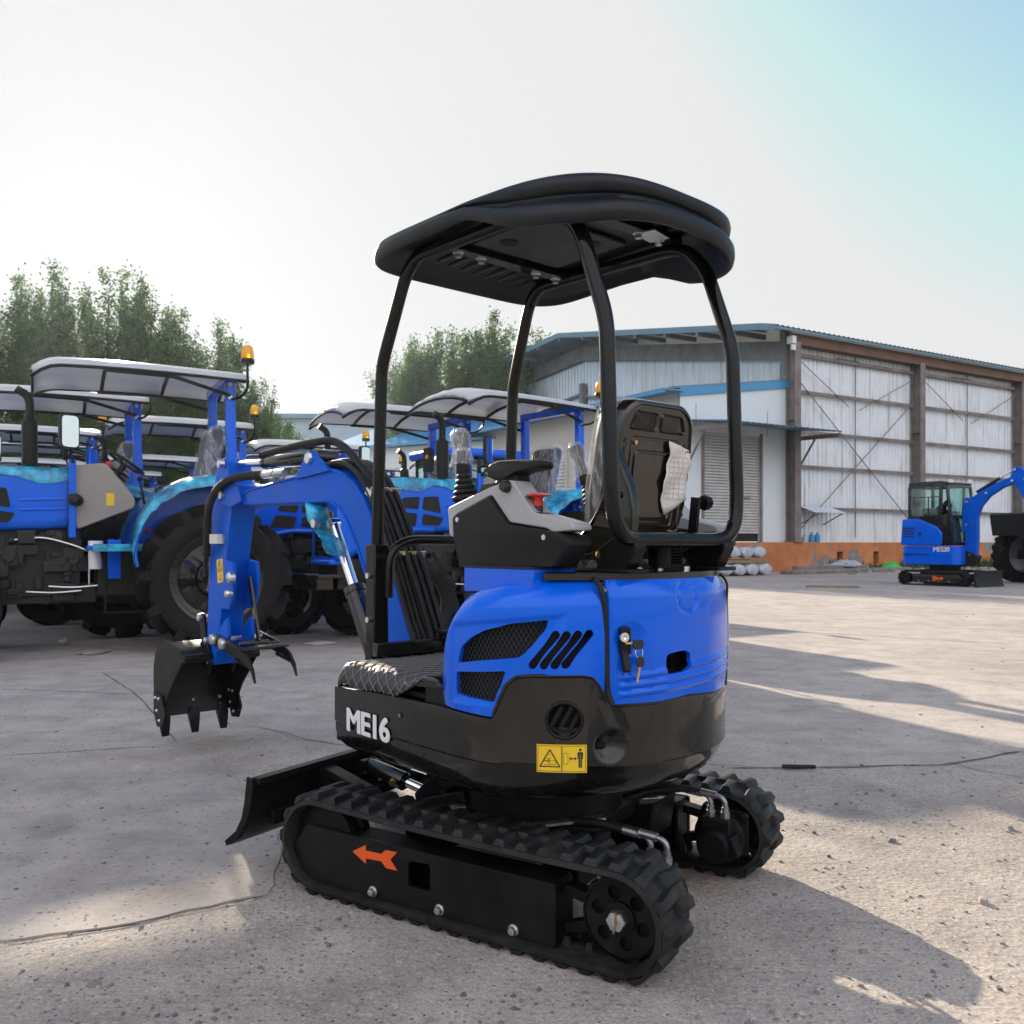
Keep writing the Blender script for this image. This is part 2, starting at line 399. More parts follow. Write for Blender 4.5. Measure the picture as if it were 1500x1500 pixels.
def roundpoly(P, r=.01, n=4):
    m = len(P); out = []
    for i in range(m):
        a, b, c_ = V(P[i-1]), V(P[i]), V(P[(i+1) % m]); d1 = min(r, (a-b).length*.45); d2 = min(r, (c_-b).length*.45)
        p, q = b+(a-b).normalized()*d1, b+(c_-b).normalized()*d2
        for k in range(n+1): t = k/n; w = p*(1-t)**2+b*2*t*(1-t)+q*t*t; out.append((w.x, w.y))
    return out
ZT_D = [(.612, .76), (.616, .80), (.631, .855), (.645, .905), (.660, .938), (.68, .967), (.708, .992), (.76, 1.012), (.85, 1.030), (.95, 1.040), (1.05, 1.044), (1.15, 1.046)]
def zt_d(s): return interp(ZT_D, s)
def zb_d(s): return ztop(s)+.003 if s < 1.10 else min(ztop(s)+.003, .79-(s-1.10)*.4)
def disp_d(s, z, t):
    o = .012*math.sin(PI*min(1, max(0, (z-.66)/.40)))+.004
    top = zt_d(s)-z
    if top < .07: o -= .042*((.07-top)/.07)**2
    if s < .70: o -= .02*((.70-s)/.09)**2
    # recessed field round the grilles
    e1 = min((s-.675)/.02, (z-.686)/.015, (1.012-s+(z-.81)*.25)/.02, (.952+(s-1.0)*.10-z)/.015)
    if e1 > 0: o -= .007*min(1, e1)
    return o
door = shell('side_panel', .612, 1.148, zb_d, zt_d, disp_d, 84, 60)
G1 = roundpoly([(.706, .802), (.722, .850), (.760, .880), (.807, .902), (.889, .925), (.998, .938), (.990, .912), (.959, .873), (.930, .842), (.915, .832)], .008)
G2 = roundpoly([(.694, .712), (.700, .776), (.876, .792), (.862, .755), (.835, .700)], .008)
def slot(p, q, w=.0115, n=6):
    p, q = V(p), V(q); d = (q-p).normalized(); x = V((-d.y, d.x)); out = []
    for k in range(n+1): a = PI*k/n; out.append(tuple(q+x*math.cos(a)*w+d*math.sin(a)*w))
    for k in range(n+1): a = PI*k/n; out.append(tuple(p-x*math.cos(a)*w-d*math.sin(a)*w))
    return out
SL = [slot((.953, .812), (1.017, .897)), slot((.984, .812), (1.046, .897)), slot((1.014, .814), (1.076, .899)), slot((1.043, .816), (1.106, .901))]
bpy.context.view_layer.update()
boolean(door, [cutter(p) for p in [G1, G2]+SL])
# diamond mesh behind the openings
def inside(p, poly):
    x, y = p; r = False; j = len(poly)-1
    for i in range(len(poly)):
        xi, yi = poly[i]; xj, yj = poly[j]
        if (yi > y) != (yj > y) and x < (xj-xi)*(y-yi)/(yj-yi)+xi: r = not r
        j = i
    return r
for poly in (G1, G2):
    g = G(); xs = [p[0] for p in poly]; ys = [p[1] for p in poly]; x0, x1, y0, y1 = min(xs)-.01, max(xs)+.01, min(ys)-.01, max(ys)+.01
    for sg in (1, -1):
        k = x0-(y1-y0)
        while k < x1+(y1-y0):
            run = []
            for i in range(41):
                z = y0+(y1-y0)*i/40; s = k+(z-y0)*.62*sg if sg > 0 else k+(y1-y0)*.62-(z-y0)*.62
                ok = inside((s, z), poly)
                if ok: run.append(hull(s, z, -.002))
                if (not ok or i == 40) and run:
                    if len(run) > 1: g.tube([run[0], run[-1]], .0008, 4, False)
                    run = []
            k += .0145
    g.build('grille', M['wire'], EX, 0)
# rear hood
def zt_h(s): return 1.046
def zb_h(s): return ztop(s)+.004 if 1.19 < s < STOT-1.19 else .704
def bumpf(x, w): return max(0, 1-(x/w)**2)
def disp_h(s, z, t):
    o = .010*math.sin(PI*min(1, max(0, (z-.66)/.40)))+.006
    top = 1.046-z
    if top < .05: o -= .02*((.05-top)/.05)**2
    q = (s-1.17)/.55
    for z0, z1, a in ((.775, .818, 1.), (.752, .786, 1.), (.728, .762, 1.)):
        zr = z0+(z1-z0)*q
        if 1.185 < s < 1.70: o += .007*bumpf(z-zr, .010)*min(1, (s-1.185)/.015, (1.70-s)/.015)
    d = math.hypot(s-1.432, z-.993); o += -.005*bumpf(d-.042, .007) - (.003 if d < .042 else 0)
    d = math.hypot((s-1.225)/1.1, (z-.885)/1.2); o -= .010*max(0, 1-(d/.042)**2)
    e = min(s-1.158, STOT-1.158-s)
    if e < .012: o -= .008*(1-e/.012)**2
    return o
hood = shell('rear_hood', 1.158, STOT-1.158, zb_h, zt_h, disp_h, 100, 84)
EXH = roundpoly([(1.336, .783), (1.336, .832), (1.35, .838), (1.41, .842), (1.437, .832), (1.437, .800), (1.425, .781), (1.35, .777)], .016)
bpy.context.view_layer.update()
boolean(hood, [cutter(EXH)])
g = G(); g.tube([hull(1.352, .806, -.05), hull(1.352, .806, .0)], .019, 16, False); g.tube([hull(1.352, .806, -.05), hull(1.352, .806, .0)], .016, 16, False); g.build('exhaust_pipe', M['steel_dark'], EX)
# far side panel
def dm(s, z, t): return .012*math.sin(PI*min(1, max(0, (z-.66)/.40)))+.004-(.04*((.07-(1.046-z))/.07)**2 if 1.046-z < .07 else 0)
shell('side_panel', STOT-1.148, STOT-.66, lambda s: ztop(s)+.003, lambda s: zt_d(STOT-s), dm, 40, 20)
# rubber seam between side panel and hood
for sg in (0, 1):
    pts = [(1.128, 1.05), (1.140, 1.02), (1.150, .96), (1.153, .87), (1.155, .78), (1.160, .735), (1.172, .704)]
    g = G(); g.tube(spline([hull(s if not sg else STOT-s, z, .010-(.02 if z > 1.03 else 0)) for s, z in pts], 6), .008 if not sg else .004, 8); g.build('seal', M['rubber'], EX)
# lock, with its keys as things of their own
P0 = V(hull(1.203, .880, .012)); nn = (V(hull(1.203, .88, .1))-V(hull(1.203, .88, 0))).normalized(); tt = V((0, 0, 1)).cross(nn).normalized()
FB = Mx((tt, nn, V((0, 0, 1)))).transposed().to_4x4()
g = G(); g.T = Mx.Translation(P0) @ FB
g.box((0, .006, 0), (.032, .022, .075)); g.box((-.002, .018, -.056), (.020, .02, .06), Mx.Rotation(.35, 3, 'X')); g.build('lock_handle', M['blackm'], EX, bevel=.004)
g = G(); g.T = Mx.Translation(P0) @ FB; g.lathe([(0, .014), (.009, .014), (.009, .030), (.013, .030), (.013, .036), (.005, .037), (0, .034)], (-.012, 0, .012), (0, 1, 0), 18); g.build('lock_barrel', M['chrome'], EX)
KEY = EX.matrix_basis if False else None
# --- decals on the hull
def hdecal(name, polys, m, off, parent=None):
    g = G()
    for p in polys: g.add([hull(s, z, off) for s, z in p], [tuple(range(len(p)))])
    return g.build(name, m, parent or EX, 0)
def htext(name, txt, s0, s1, z0, z1, bold, m, off):
    vs, fs = text_mesh(txt, 1, .0); xs = [v[0] for v in vs]; ys = [v[1] for v in vs]
    fx = (s1-s0-2*bold)/(max(xs)-min(xs)); fy = (z1-z0)/(max(ys)-min(ys)); zm = max(v[2] for v in vs); g = G()
    for k, (dx, dz) in enumerate(((0, 0), (2, 0), (1, .5), (0, 1), (2, 1))):
        g.add([hull(s0+dx*bold+(x-min(xs))*fx, z0+dz*.005+(y-min(ys))*(fy-.005/(max(ys)-min(ys))), off+.0004*k+(.0003 if z >= zm-1e-6 else 0)) for x, y, z in vs], fs)
    return g.build(name, m, EX, 0)
htext('lettering', 'ME16', .089, .356,   .507, .588, .0046, M['white'], .0075)
def strip(s0, s1, z0, z1, n=10):
    S_ = frange(s0, s1, n+1); return [[(a, z0), (b, z0), (b, z1), (a, z1)] for a, b in zip(S_, S_[1:])]
stk = hdecal('warning_sticker', strip(.965, 1.101, .519, .596), M['yellow'], .0075)
lw = .0011
pr = []
for a, b in ((.968, 1.0335), (1.0335, 1.098)):
    pr += strip(a, b, .522, .522+lw, 4)+strip(a, b, .593-lw, .593, 4)+[[(a, .522), (a+lw, .522), (a+lw, .593), (a, .593)], [(b-lw, .522), (b, .522), (b, .593), (b-lw, .593)]]
def seg(p, q, w):
    p, q = V(p), V(q); d = (q-p).normalized(); x = V((-d.y, d.x))*w/2; return [tuple(p-x), tuple(q-x), tuple(q+x), tuple(p+x)]
tri = [(.974, .535), (1.028, .535), (1.001, .582)]
for i in range(3): pr.append(seg(tri[i], tri[(i+1) % 3], .0032))
pr += [seg((.985, .541), (1.018, .541), .001), seg((1.0, .541), (1.0, .552), .001), seg((1.0, .552), (1.017, .552), .001), seg((1.017, .552), (1.017, .541), .001), seg((.986, .552), (.999, .549), .0025), seg((.999, .549), (.996, .560), .002), seg((1.005, .560), (.999, .556), .001), seg((.996, .568), (1.004, .568), .001)]
for e in (((1.038, .543), (1.038, .573)), ((1.038, .573), (1.050, .573)), ((1.050, .573), (1.050, .543)), ((1.050, .543), (1.038, .543))): pr.append(seg(*e, .0008))
pr += [seg((1.056, .558), (1.070, .558), .0022), [(1.053, .558), (1.0585, .553), (1.0585, .563)], [(1.0735, .558), (1.068, .563), (1.068, .553)]]
pm = 1.083
pr += [[(pm+.0035*math.cos(2*PI*k/10), .582+.004*math.sin(2*PI*k/10)) for k in range(10)], [(pm-.0075, .557), (pm-.0055, .557), (pm-.005, .570), (pm+.005, .570), (pm+.0055, .557), (pm+.0075, .557), (pm+.0075, .574), (pm+.006, .576), (pm-.006, .576), (pm-.0075, .574)][::-1],
       [(pm-.0046, .533), (pm-.0007, .533), (pm-.0007, .572), (pm-.0046, .572)], [(pm+.0007, .533), (pm+.0046, .533), (pm+.0046, .572), (pm+.0007, .572)]]
hdecal('print', pr, M['ink'], .0085, stk)
g = G(); g.cyl(hull(.41, .607, .003), hull(.41, .607, .007), .0095, 16); g.build('bolt_hole', M['void'], EX)
g = G(); g.cyl(hull(.412, .606, .0), hull(.412, .606, .010), .0055, 12); g.build('grease_nipple', M['brass'], EX)

# --- floor, mat, pedal, front bar
g = G(); g.box((.22, .0, .672), (.66, .94, .02)); g.prism([(-.1, .66), (.02, .66), (.02, .74), (-.1, .76)], 1, -.3, .488); g.build('floor_plate', M['blackm'], EX, bevel=.004)
def matz(x, y):
    z = .738
    z += .006*math.sin(x*9)*math.sin(y*7)
    return z
g = G(); nx, ny = 30, 26; pts = []
prof = [(-.40, 0)]+[(y, 0) for y in frange(-.36, .455, 16)]+[(.478, -.006), (.494, -.018), (.503, -.034), (.506, -.05), (.507, -.075)]
for i, x in enumerate(frange(-.075, .515, nx)):
    row = []
    for y, dz in prof:
        k = max(0, min(1, (x-.0)/.16)); dd = dz*(k if dz < -.03 else 1)        # flap rises at its rear end
        e = max(0, (x-.485)/.03); row.append((x, y, matz(x, min(y, .46))+dd-.022*e*e+.006*math.sin(x*23+y*5)*(.6 if dz else .15)))
    pts.append(row)
npf = len(prof); vs = [p for r in pts for p in r]
fs = [(i*npf+k, i*npf+k+1, (i+1)*npf+k+1, (i+1)*npf+k) for i in range(nx-1) for k in range(npf-1)]
g.add(vs, fs); fm = g.build('floor_mat', M['mat_vinyl'], EX, 60); s_ = fm.modifiers.new('t', 'SOLIDIFY'); s_.thickness = .012; s_.offset = -1
def matpt(u, t):          # t: length along the cross profile from y=-.36
    y = -.36+t
    if y <= .46: return V((u, y, matz(u, y)+.0015))
    e = y-.46; k = max(0, min(1, (u-.0)/.16))
    yy = interp([(0, .46), (.02, .479), (.035, .494), (.05, .5045), (.07, .508), (.12, .509)], e); dz = interp([(0, 0), (.02, -.006), (.035, -.018), (.05, -.034), (.07, -.052), (.10, -.078)], e)
    dz2 = dz*(k if dz < -.03 else 1)
    return V((u, yy+.0012, matz(u, .46)+dz2+.0015+.006*math.sin(u*23+yy*5)*.6))
g = G()
for sg in (1, -1):
    c0 = -1.2
    while c0 < 1.6:
        run = []
        for i in range(60):
            t = .92*i/59; u = c0+sg*t*.95
            if -.06 < u < .495: run.append(matpt(u, t))
            elif run: break
        if len(run) > 2: g.tube(run, .0014, 4, False)
        c0 += .052
g.build('stitching', M['stitch'], fm, 0)
# front bar of the floor and the pedal
g = G(); g.bar((.51, .36, .765), (.51, -.35, .765), .035, .05); g.bar((.535, .30, .70), (.535, -.30, .70), .02, .12); g.build('floor_bar', M['black'], EX, bevel=.004)
g = G(); g.prism([(.36, .10), (.50, .10), (.52, .06), (.52, -.06), (.36, -.06)], 2, .812, .824)
for k in range(4): g.box((.385+k*.032, .02, .826), (.012, .13, .006))
g.cyl((.44, .02, .75), (.44, .02, .815), .014); g.build('pedal', M['blackm'], EX, bevel=.003)
# blue riser below the console
g = G(); g.box((-.235, .33, 1.04), (.31, .17, .075)); g.build('console_riser', M['blue'], EX, bevel=.004)
g = G(); g.box((-.235, .33, 1.079), (.315, .175, .006)); g.build('rubber_strip', M['rubber'], EX)
# top plate over the hood
g = G(); si = frange(.98, STOT-.98, 70)
g.rings([[hull(s, z, o) for s in si] for z, o in ((1.046, -.02), (1.064, -.02), (1.066, -.026))]); g.build('top_plate', M['black'], EX)

# --- roll bars
TR = .0225
rops = G()
for sy in (1, -1):
    rail = [(.578, .316, .70), (.562, .316, 1.15), (.531, .316, 1.79), (.408, .295, 2.10), (.345, .29, 2.152), (-.36, .29, 2.135), (-.455, .29, 2.03), (-.553, .29, 1.76), (-.572, .29, 1.235), (-.572, .25, 1.17), (-.562, .19, 1.158), (-.562, 0, 1.158)]
    rail = [(x, y*sy, z) for x, y, z in rail]
    rops.tube(arcpath(rail, {2: .05, 3: .06, 4: .05, 5: .09, 6: .05, 7: .05, 8: .12, 9: .05, 10: .03}, 6), TR, 14)
    rops.tube([(-.562, .004*sy, 1.158), (-.562, .0, 1.158)], TR+.001, 14)
for x in (.2, -.33): rops.box((x, 0, 2.155), (.05, .58, .02))
rops.build('roll_bar', M['tube'], EX, 50)
for sy in (1, -1):
    g = G(); g.box((.563, .316*sy, .96), (.062, .062, .37)); g.box((.585, .316*sy, .72), (.05, .05, .14)); g.build('post_sleeve', M['tube'], EX, bevel=.006)
    g = G()
    for z in (.87, 1.03): g.cyl((.563, .316*sy+.03*sy, z), (.563, .316*sy+.044*sy, z), .012, 6); g.cyl((.59, .316*sy, z), (.606, .316*sy, z), .011, 6)
    g.build('bolt', M['zinc'], EX)
    # rear foot brackets
    y0, y1 = (.16, .21) if sy > 0 else (-.205, -.255)
    g = G(); g.prism([(-.585, 1.15), (-.585, 1.13), (-.55, 1.07), (-.30, 1.066), (-.30, 1.10), (-.43, 1.125), (-.50, 1.165), (-.56, 1.185)], 1, y0, y1); g.box((-.44, (y0+y1)/2, 1.07), (.28, .09, .012)); g.build('post_bracket', M['blackm'], EX, bevel=.004)
g = G()
for p in ((-.52, .12), (-.5, .0), (-.46, -.10), (-.40, -.2), (-.55, -.06)): g.cyl((p[0], p[1], 1.064), (p[0], p[1], 1.079), .011, 6)
g.build('bolt', M['zinc'], EX)
# grab rail at the front
g = G(); g.tube(arcpath([(.528, .29, .95), (.528, .285, 1.16), (.528, -.285, 1.16), (.528, -.29, .95)], .13, 8), .0185, 12); g.build('grab_rail', M['tube'], EX)

# --- canopy roof
def rim(t):      # plan outline, t = 0..2pi (0 = front, pi/2 = left)
    c_, s_ = math.cos(t), math.sin(t); n = 6. if c_ > 0 else 3.0
    r = (abs(c_)**n+abs(s_)**n)**(-1/n); x, y = c_*r, s_*r
    x = .505*x if x > 0 else .60*x
    y *= .455*(1+.02*math.cos(2*t))
    return x-.015, y
def lowz(t):     # height of the lower edge: waved along the sides
    x, y = rim(t); a = abs(math.sin(t))
    side = interp([(-.7, 2.020), (-.50, 2.025), (-.38, 2.034), (-.28, 2.055), (-.19, 2.092), (-.11, 2.118), (.05, 2.122), (.20, 2.118), (.36, 2.112), (.6, 2.112)], x)
    cen = interp([(-.7, 2.052), (-.45, 2.052), (-.3, 2.06), (.3, 2.10), (.6, 2.118)], x)
    k = min(1, abs(y)/.34)**2; return cen*(1-k)+side*k
def topz(x, y):  # dome with two broad flutes
    q = (x/.60)**2*.8+(y/.47)**2
    z = 2.266-.066*q - .045*q*q
    return z
nT = 160; ts = [2*PI*i/nT for i in range(nT)]
def rearw(t): return max(0, min(1, (-math.cos(t)+.05)/.35))
def ringpt(t, s, z): x, y = rim(t); return (x*s, y*s, z)
rg = []
under = [(.0, None), (.60, None), (.86, None), (.93, -.0), (.962, -.055)]
rg.append([ringpt(t, .02, 2.178) for t in ts]); rg.append([ringpt(t, .5, 2.176) for t in ts]); rg.append([ringpt(t, .84, 2.165) for t in ts]); rg.append([ringpt(t, .905, 2.135+.0*lowz(t)) for t in ts])
rg.append([ringpt(t, .945, lowz(t)+.018) for t in ts]); rg.append([ringpt(t, .965, lowz(t)+.003) for t in ts]); rg.append([ringpt(t, .985, lowz(t)) for t in ts]); rg.append([ringpt(t, .999, lowz(t)+.008) for t in ts]); rg.append([ringpt(t, 1.006, lowz(t)+.026) for t in ts])
def gz(f):       # rim face up to the roof edge, f 0..1
    return lambda t: lowz(t)+.03+(2.172+.006*math.cos(t)-lowz(t)-.03)*f
for f, sf, sr in ((.12, 1.005, 1.004), (.26, 1.003, .990), (.38, 1.0, .958), (.50, .998, .955), (.58, .996, .978), (.78, .992, .986), (.93, .984, .980), (1.0, .966, .962)):
    rg.append([ringpt(t, sf+(sr-sf)*rearw(t), gz(f)(t)) for t in ts])
for s in (.93, .89, .84, .78, .70, .6, .48, .34, .2, .08):
    ring = []
    for t in ts:
        x, y = rim(t); x *= s; y *= s; z = topz(x, y)
        e = (.952-s)/.15
        if e < 1: z0 = 2.172+.006*math.cos(t); z = z0+(z-z0)*(e*(2-e))**.9
        fl = .010*bumpf(y-.14*(1 if y > 0 else -1), .05)*min(1, e)*(1 if x < .25 else max(0, 1-(x-.25)/.15)); z -= fl
        ring.append((x, y, z))
    rg.append(ring)
g = G(); g.rings(rg); cano = g.build('canopy_roof', M['canopy'], EX, 50)
g = G()
for i in range(9): g.box((.40-.012*i, -.26+i*.062, 2.168), (.13, .018, .016), Mx.Rotation(.0, 3, 'Z'))
for i in range(6): g.box((-.42, -.2+i*.075, 2.168), (.10, .018, .016))
g.box((-.02, 0, 2.168), (.34, .40, .014)); g.build('ceiling_liner', M['underside'], EX, bevel=.005)
g = G(); g.cyl((.05, .12, 2.158), (.05, .12, 2.166), .032, 20); g.cyl((-.12, -.10, 2.158), (-.12, -.10, 2.166), .032, 20); g.build('liner_hole', M['void'], cano)
g = G()
for x, y in ((.20, .22), (.20, .12), (.20, -.14), (.20, -.24), (-.33, .2), (-.33, -.1), (-.33, -.2)):
    g.cyl((x, y, 2.126), (x, y, 2.144), .012, 6); g.cyl((x, y, 2.140), (x, y, 2.145), .019, 14)
g.build('bolt', M['zinc'], cano)
g = G(); g.box((-.345, -.15, 2.142), (.07, .10, .005), Mx.Rotation(.2, 3, 'Z')); g.build('bracket_plate', M['zinc'], cano)
# --- seat
ST = Mx.Translation((-.425, 0, 1.14)) @ Mx.Rotation(R(-9), 4, 'Y') @ Mx.Diagonal((1, .86, 1, 1))    # local z runs up the back, -x faces the rear
def seatT(): g = G(); g.T = ST; return g
bw = .195
BO = roundpoly([(-bw+.02, .03), (bw-.02, .03), (bw+.004, .14), (bw, .33), (bw-.012, .40), (bw-.07, .435), (-bw+.07, .435), (-bw+.012, .40), (-bw, .33), (-bw-.004, .14)], .03, 5)
g = seatT()
def bo(k, x, dz=0): return [(x, y*k, (z-.23)*k+.23+dz) for y, z in BO]
g.rings([bo(1.0, .05), bo(1.012, .03), bo(1.012, .0), bo(1.0, -.012), bo(.955, -.018), bo(.945, -.018), bo(.93, -.012), bo(.92, -.012)])
g.build('seat_shell', M['seatshell'], EX, 35)
g = seatT()                                                            # raised mouldings
for (y0, y1, z0, z1) in ((-.150, -.008, .345, .405), (.008, .150, .345, .405)):
    P = [(y0, z0), (y1, z0), (y1, z1), (y0 if y0 > -.1 else y0+.03, z1)] if y0 < -.1 else [(y0, z0), (y1, z0), (y1-.03, z1), (y0, z1)]
    q = roundpoly(P, .012); cy = sum(p[0] for p in q)/len(q); cz = sum(p[1] for p in q)/len(q)
    g.rings([[(-.011, y, z) for y, z in q], [(-.019, cy+(y-cy)*.93, cz+(z-cz)*.86) for y, z in q], [(-.012, cy+(y-cy)*.86, cz+(z-cz)*.74) for y, z in q]], False)
def frame_(y0, y1, z0, z1, x, w, h):
    g.tube([(x, a, b) for a, b in roundpoly([(y0, z0), (y1, z0), (y1, z1), (y0, z1)], .02)], w, 6, closed=True)
frame_(-.105, .105, .085, .285, -.012, .006, 0); frame_(-.128, .128, .062, .325, -.011, .005, 0)
for sy in (1, -1):
    g.tube([(-.012, .162*sy, .06), (-.012, .160*sy, .32)], .006, 6)
    for z in (.10, .13, .16, .19, .30): g.box((-.013, .178*sy, z), (.008, .024, .010))
g.build('shell_moulding', M['seatshell'], EX, 35)
g = seatT()
for y, z in ((.115, .31), (-.12, .31), (.135, .045), (-.135, .045)): g.lathe([(0, -.022), (.007, -.021), (.008, -.016), (.008, -.010)], (0, y, z), (1, 0, 0), 10)
g.build('shell_screw', M['brass'], EX)
g = seatT(); g.rings([bo(.97, .045), bo(.985, .06), bo(.97, .085), bo(.86, .10), bo(.4, .105)])
g.build('seat_back_cushion', M['plastic'], EX, 60)
g = seatT(); g.rings([bo(1.018, .028), bo(1.03, .05), bo(1.02, .092), bo(.89, .114), bo(.4, .12)], False)
g.build('plastic_wrap', M['clear'], EX, 60)
g = G(); g.prism(roundpoly([(-.43, 1.10), (.03, 1.10), (.06, 1.15), (.03, 1.19), (-.42, 1.175)], .03), 1, -.20, .20); g.build('seat_cushion', M['plastic'], EX, bevel=.012)
g = G(); g.prism(roundpoly([(-.44, 1.075), (.0, 1.085), (.0, 1.105), (-.44, 1.10)], .008), 1, -.215, .215); g.build('cushion_wrap', M['clear'], EX)
# curved side brackets of the seat
for sy, yb in ((1, .165),):
    A = spline([(-.47, 1.42), (-.475, 1.36), (-.46, 1.27), (-.40, 1.19), (-.30, 1.125), (-.24, 1.105)], 5)
    A = [(p.x if hasattr(p, 'x') else p[0], p[1]) for p in A]
    Bq = [(-.30, 1.078), (-.46, 1.078), (-.52, 1.10), (-.556, 1.16), (-.565, 1.235), (-.55, 1.31), (-.50, 1.42)]
    g = G(); g.prism(A+Bq, 1, yb, yb+.035*1); g.tube(spline([(-.505, yb+.036, 1.40), (-.555, yb+.036, 1.30), (-.566, yb+.036, 1.21), (-.545, yb+.036, 1.13), (-.49, yb+.036, 1.085), (-.36, yb+.036, 1.083)], 5), .007, 6)
    g.tube(spline([(-.465, yb+.036, 1.40), (-.462, yb+.036, 1.29), (-.40, yb+.036, 1.195), (-.30, yb+.036, 1.13), (-.24, yb+.036, 1.11)], 5), .006, 6)
    g.build('seat_bracket', M['black'], EX, bevel=.004)
    g = G()
    for x, z in ((-.515, 1.285), (-.445, 1.115)): g.lathe([(0, .049), (.011, .046), (.011, .036)], (x, yb, z), (0, 1, 0), 6)
    g.build('bracket_bolt', M['brass'], EX)
g = G(); g.bar((-.50, -.155, 1.16), (-.515, -.155, 1.29), .03, .012, (0, 1, 0)); g.lathe([(0, 0), (.022, .002), (.026, .012), (.022, .03), (0, .032)], (-.515, -.185, 1.275), (0, -1, 0), 8); g.build('recline_knob', M['blackm'], EX)
g = G(); g.cyl((-.50, .0, 1.075), (-.50, .0, 1.15), .035, 12); g.box((-.40, 0, 1.075), (.2, .3, .02))
for k in range(7): g.tube([(-.47+.028*math.cos(a), -.10+.028*math.sin(a), 1.08+k*.009+.009*a/(2*PI)) for a in frange(0, 2*PI, 10)], .004, 5)
g.build('seat_suspension', M['steel_dark'], EX)
# paper left on the seat
g = G(); g.T = ST; n1, n2 = 12, 16; pts = []
rr = random.Random(3)
for j in range(n2):
    for i in range(n1):
        v = j/(n2-1); u = i/(n1-1); y = -.055-.125*u-.006*math.sin(v*7)+.004*math.sin(v*23+u*3)-.05*max(0, v-.85)*(1-u)*2; z = .325-.205*v-.022*u*max(0, 1-v*5)+.03*u*max(0, v-.85)/.15-.02*max(0, v-.85)/.15*(1-u)
        x = -.022-.003*math.sin(u*5+v*4)-.003*math.sin(v*13+u*4)-.004*u*v
        pts.append((x, y, z))
g.add(pts, [(j*n1+i, j*n1+i+1, (j+1)*n1+i+1, (j+1)*n1+i) for j in range(n2-1) for i in range(n1-1)])
pap = g.build('paper_sheet', M['paper'], None, 60); pap.location = EX.location; pap.rotation_euler = EX.rotation_euler
tag(pap, 'creased white paper sheet stuck to the back of the black operator seat', 'paper')
s_ = pap.modifiers.new('t', 'SOLIDIFY'); s_.thickness = .0012
g = G(); g.T = ST
def pp(u, v): y = -.055-.125*u-.006*math.sin(v*7)+.004*math.sin(v*23+u*3); z = .325-.205*v; x = -.0236-.003*math.sin(u*5+v*4)-.003*math.sin(v*13+u*4)-.004*u*v; return (x, y, z)
for v in frange(.22, .85, 9): g.tube([pp(u, v) for u in frange(.12, .9, 12)], .0004, 4)
for u in (.12, .3, .5, .7, .9): g.tube([pp(u, v) for v in frange(.22, .85, 16)], .0004, 4)
g.build('faint_print', M['papergrid'], pap, 0)

# --- consoles
CB = [(.05, 1.262), (-.16, 1.316), (-.20, 1.318), (-.215, 1.312), (-.355, 1.232), (-.52, 1.192), (-.515, 1.15), (-.445, 1.082), (-.06, 1.078), (-.012, 1.106), (.038, 1.175)]
def console(sy, y0, y1):
    a, b = (y0, y1)
    g = G(); lo = [(.022, 1.232), (-.155, 1.288), (-.168, 1.285), (-.245, 1.207), (-.255, 1.203), (-.42, 1.184), (-.49, 1.17), (-.51, 1.15), (-.445, 1.082), (-.06, 1.078), (-.012, 1.106), (.018, 1.165)]
    lo = roundpoly(lo, .012, 3); cx, cz = -.2, 1.17
    def off(k): return [(cx+(x-cx)*k, cz+(z-cz)*k) for x, z in lo]
    g.rings([[(x, b-.016*sy, z) for x, z in off(1.0)], [(x, b-.004*sy, z) for x, z in off(.992)], [(x, b, z) for x, z in off(.97)]], False); g.rings([[(x, b-.016*sy, z) for x, z in lo], [(x, a, z) for x, z in lo]], False)
    g.build('console_body', M['plastic'], EX, 35)
    g = G(); up = [(.056, 1.262), (-.155, 1.318), (-.185, 1.322), (-.21, 1.335), (-.255, 1.332), (-.30, 1.285), (-.345, 1.238), (-.505, 1.203), (-.512, 1.185), (-.425, 1.178), (-.405, 1.190), (-.25, 1.209), (-.242, 1.212), (-.165, 1.290), (-.155, 1.292), (.016, 1.238), (.018, 1.165), (.048, 1.172)]
    up = roundpoly(up, .010, 3)
    g.prism(up, 1, a, b-.012*sy); o = g.build('console_cover', M['grey'], EX, 35, bevel=.006)
    g = G()
    for x, z in ((-.01, 1.222), (-.405, 1.165)): g.lathe([(.0, .004), (.008, .003), (.0085, -.004)], (x, b, z), (0, sy, 0), 12)
    g.build('console_screw', M['zinc'], EX)
console(1, .30, .385); console(-1, -.27, -.385)
# armrest with knob
g = G(); A = roundpoly([(-.085, 1.372), (-.10, 1.39), (-.15, 1.401), (-.24, 1.398), (-.335, 1.388), (-.335, 1.366), (-.24, 1.358), (-.19, 1.34), (-.13, 1.338), (-.10, 1.35)], .012)
cx, cz = -.2, 1.372
g.rings([[(cx+(x-cx)*k, y, cz+(z-cz)*k) for x, z in A] for y, k in ((.265, .8), (.272, .93), (.285, 1), (.325, 1), (.338, .93), (.345, .8))])
g.box((-.20, .305, 1.33), (.06, .05, .04)); g.build('armrest', M['plastic'], EX, 50)
g = G(); g.lathe([(0, .03), (.014, .03), (.017, .022), (.019, .01), (.017, 0)], (-.235, .365, 1.315), (0, 1, 0), 10); g.build('armrest_knob', M['ink'], EX)
g = G(); g.box((-.205, -.305, 1.372), (.24, .07, .05)); g.box((-.20, -.305, 1.33), (.06, .05, .04)); g.build('armrest', M['plastic'], EX, 50, bevel=.016)
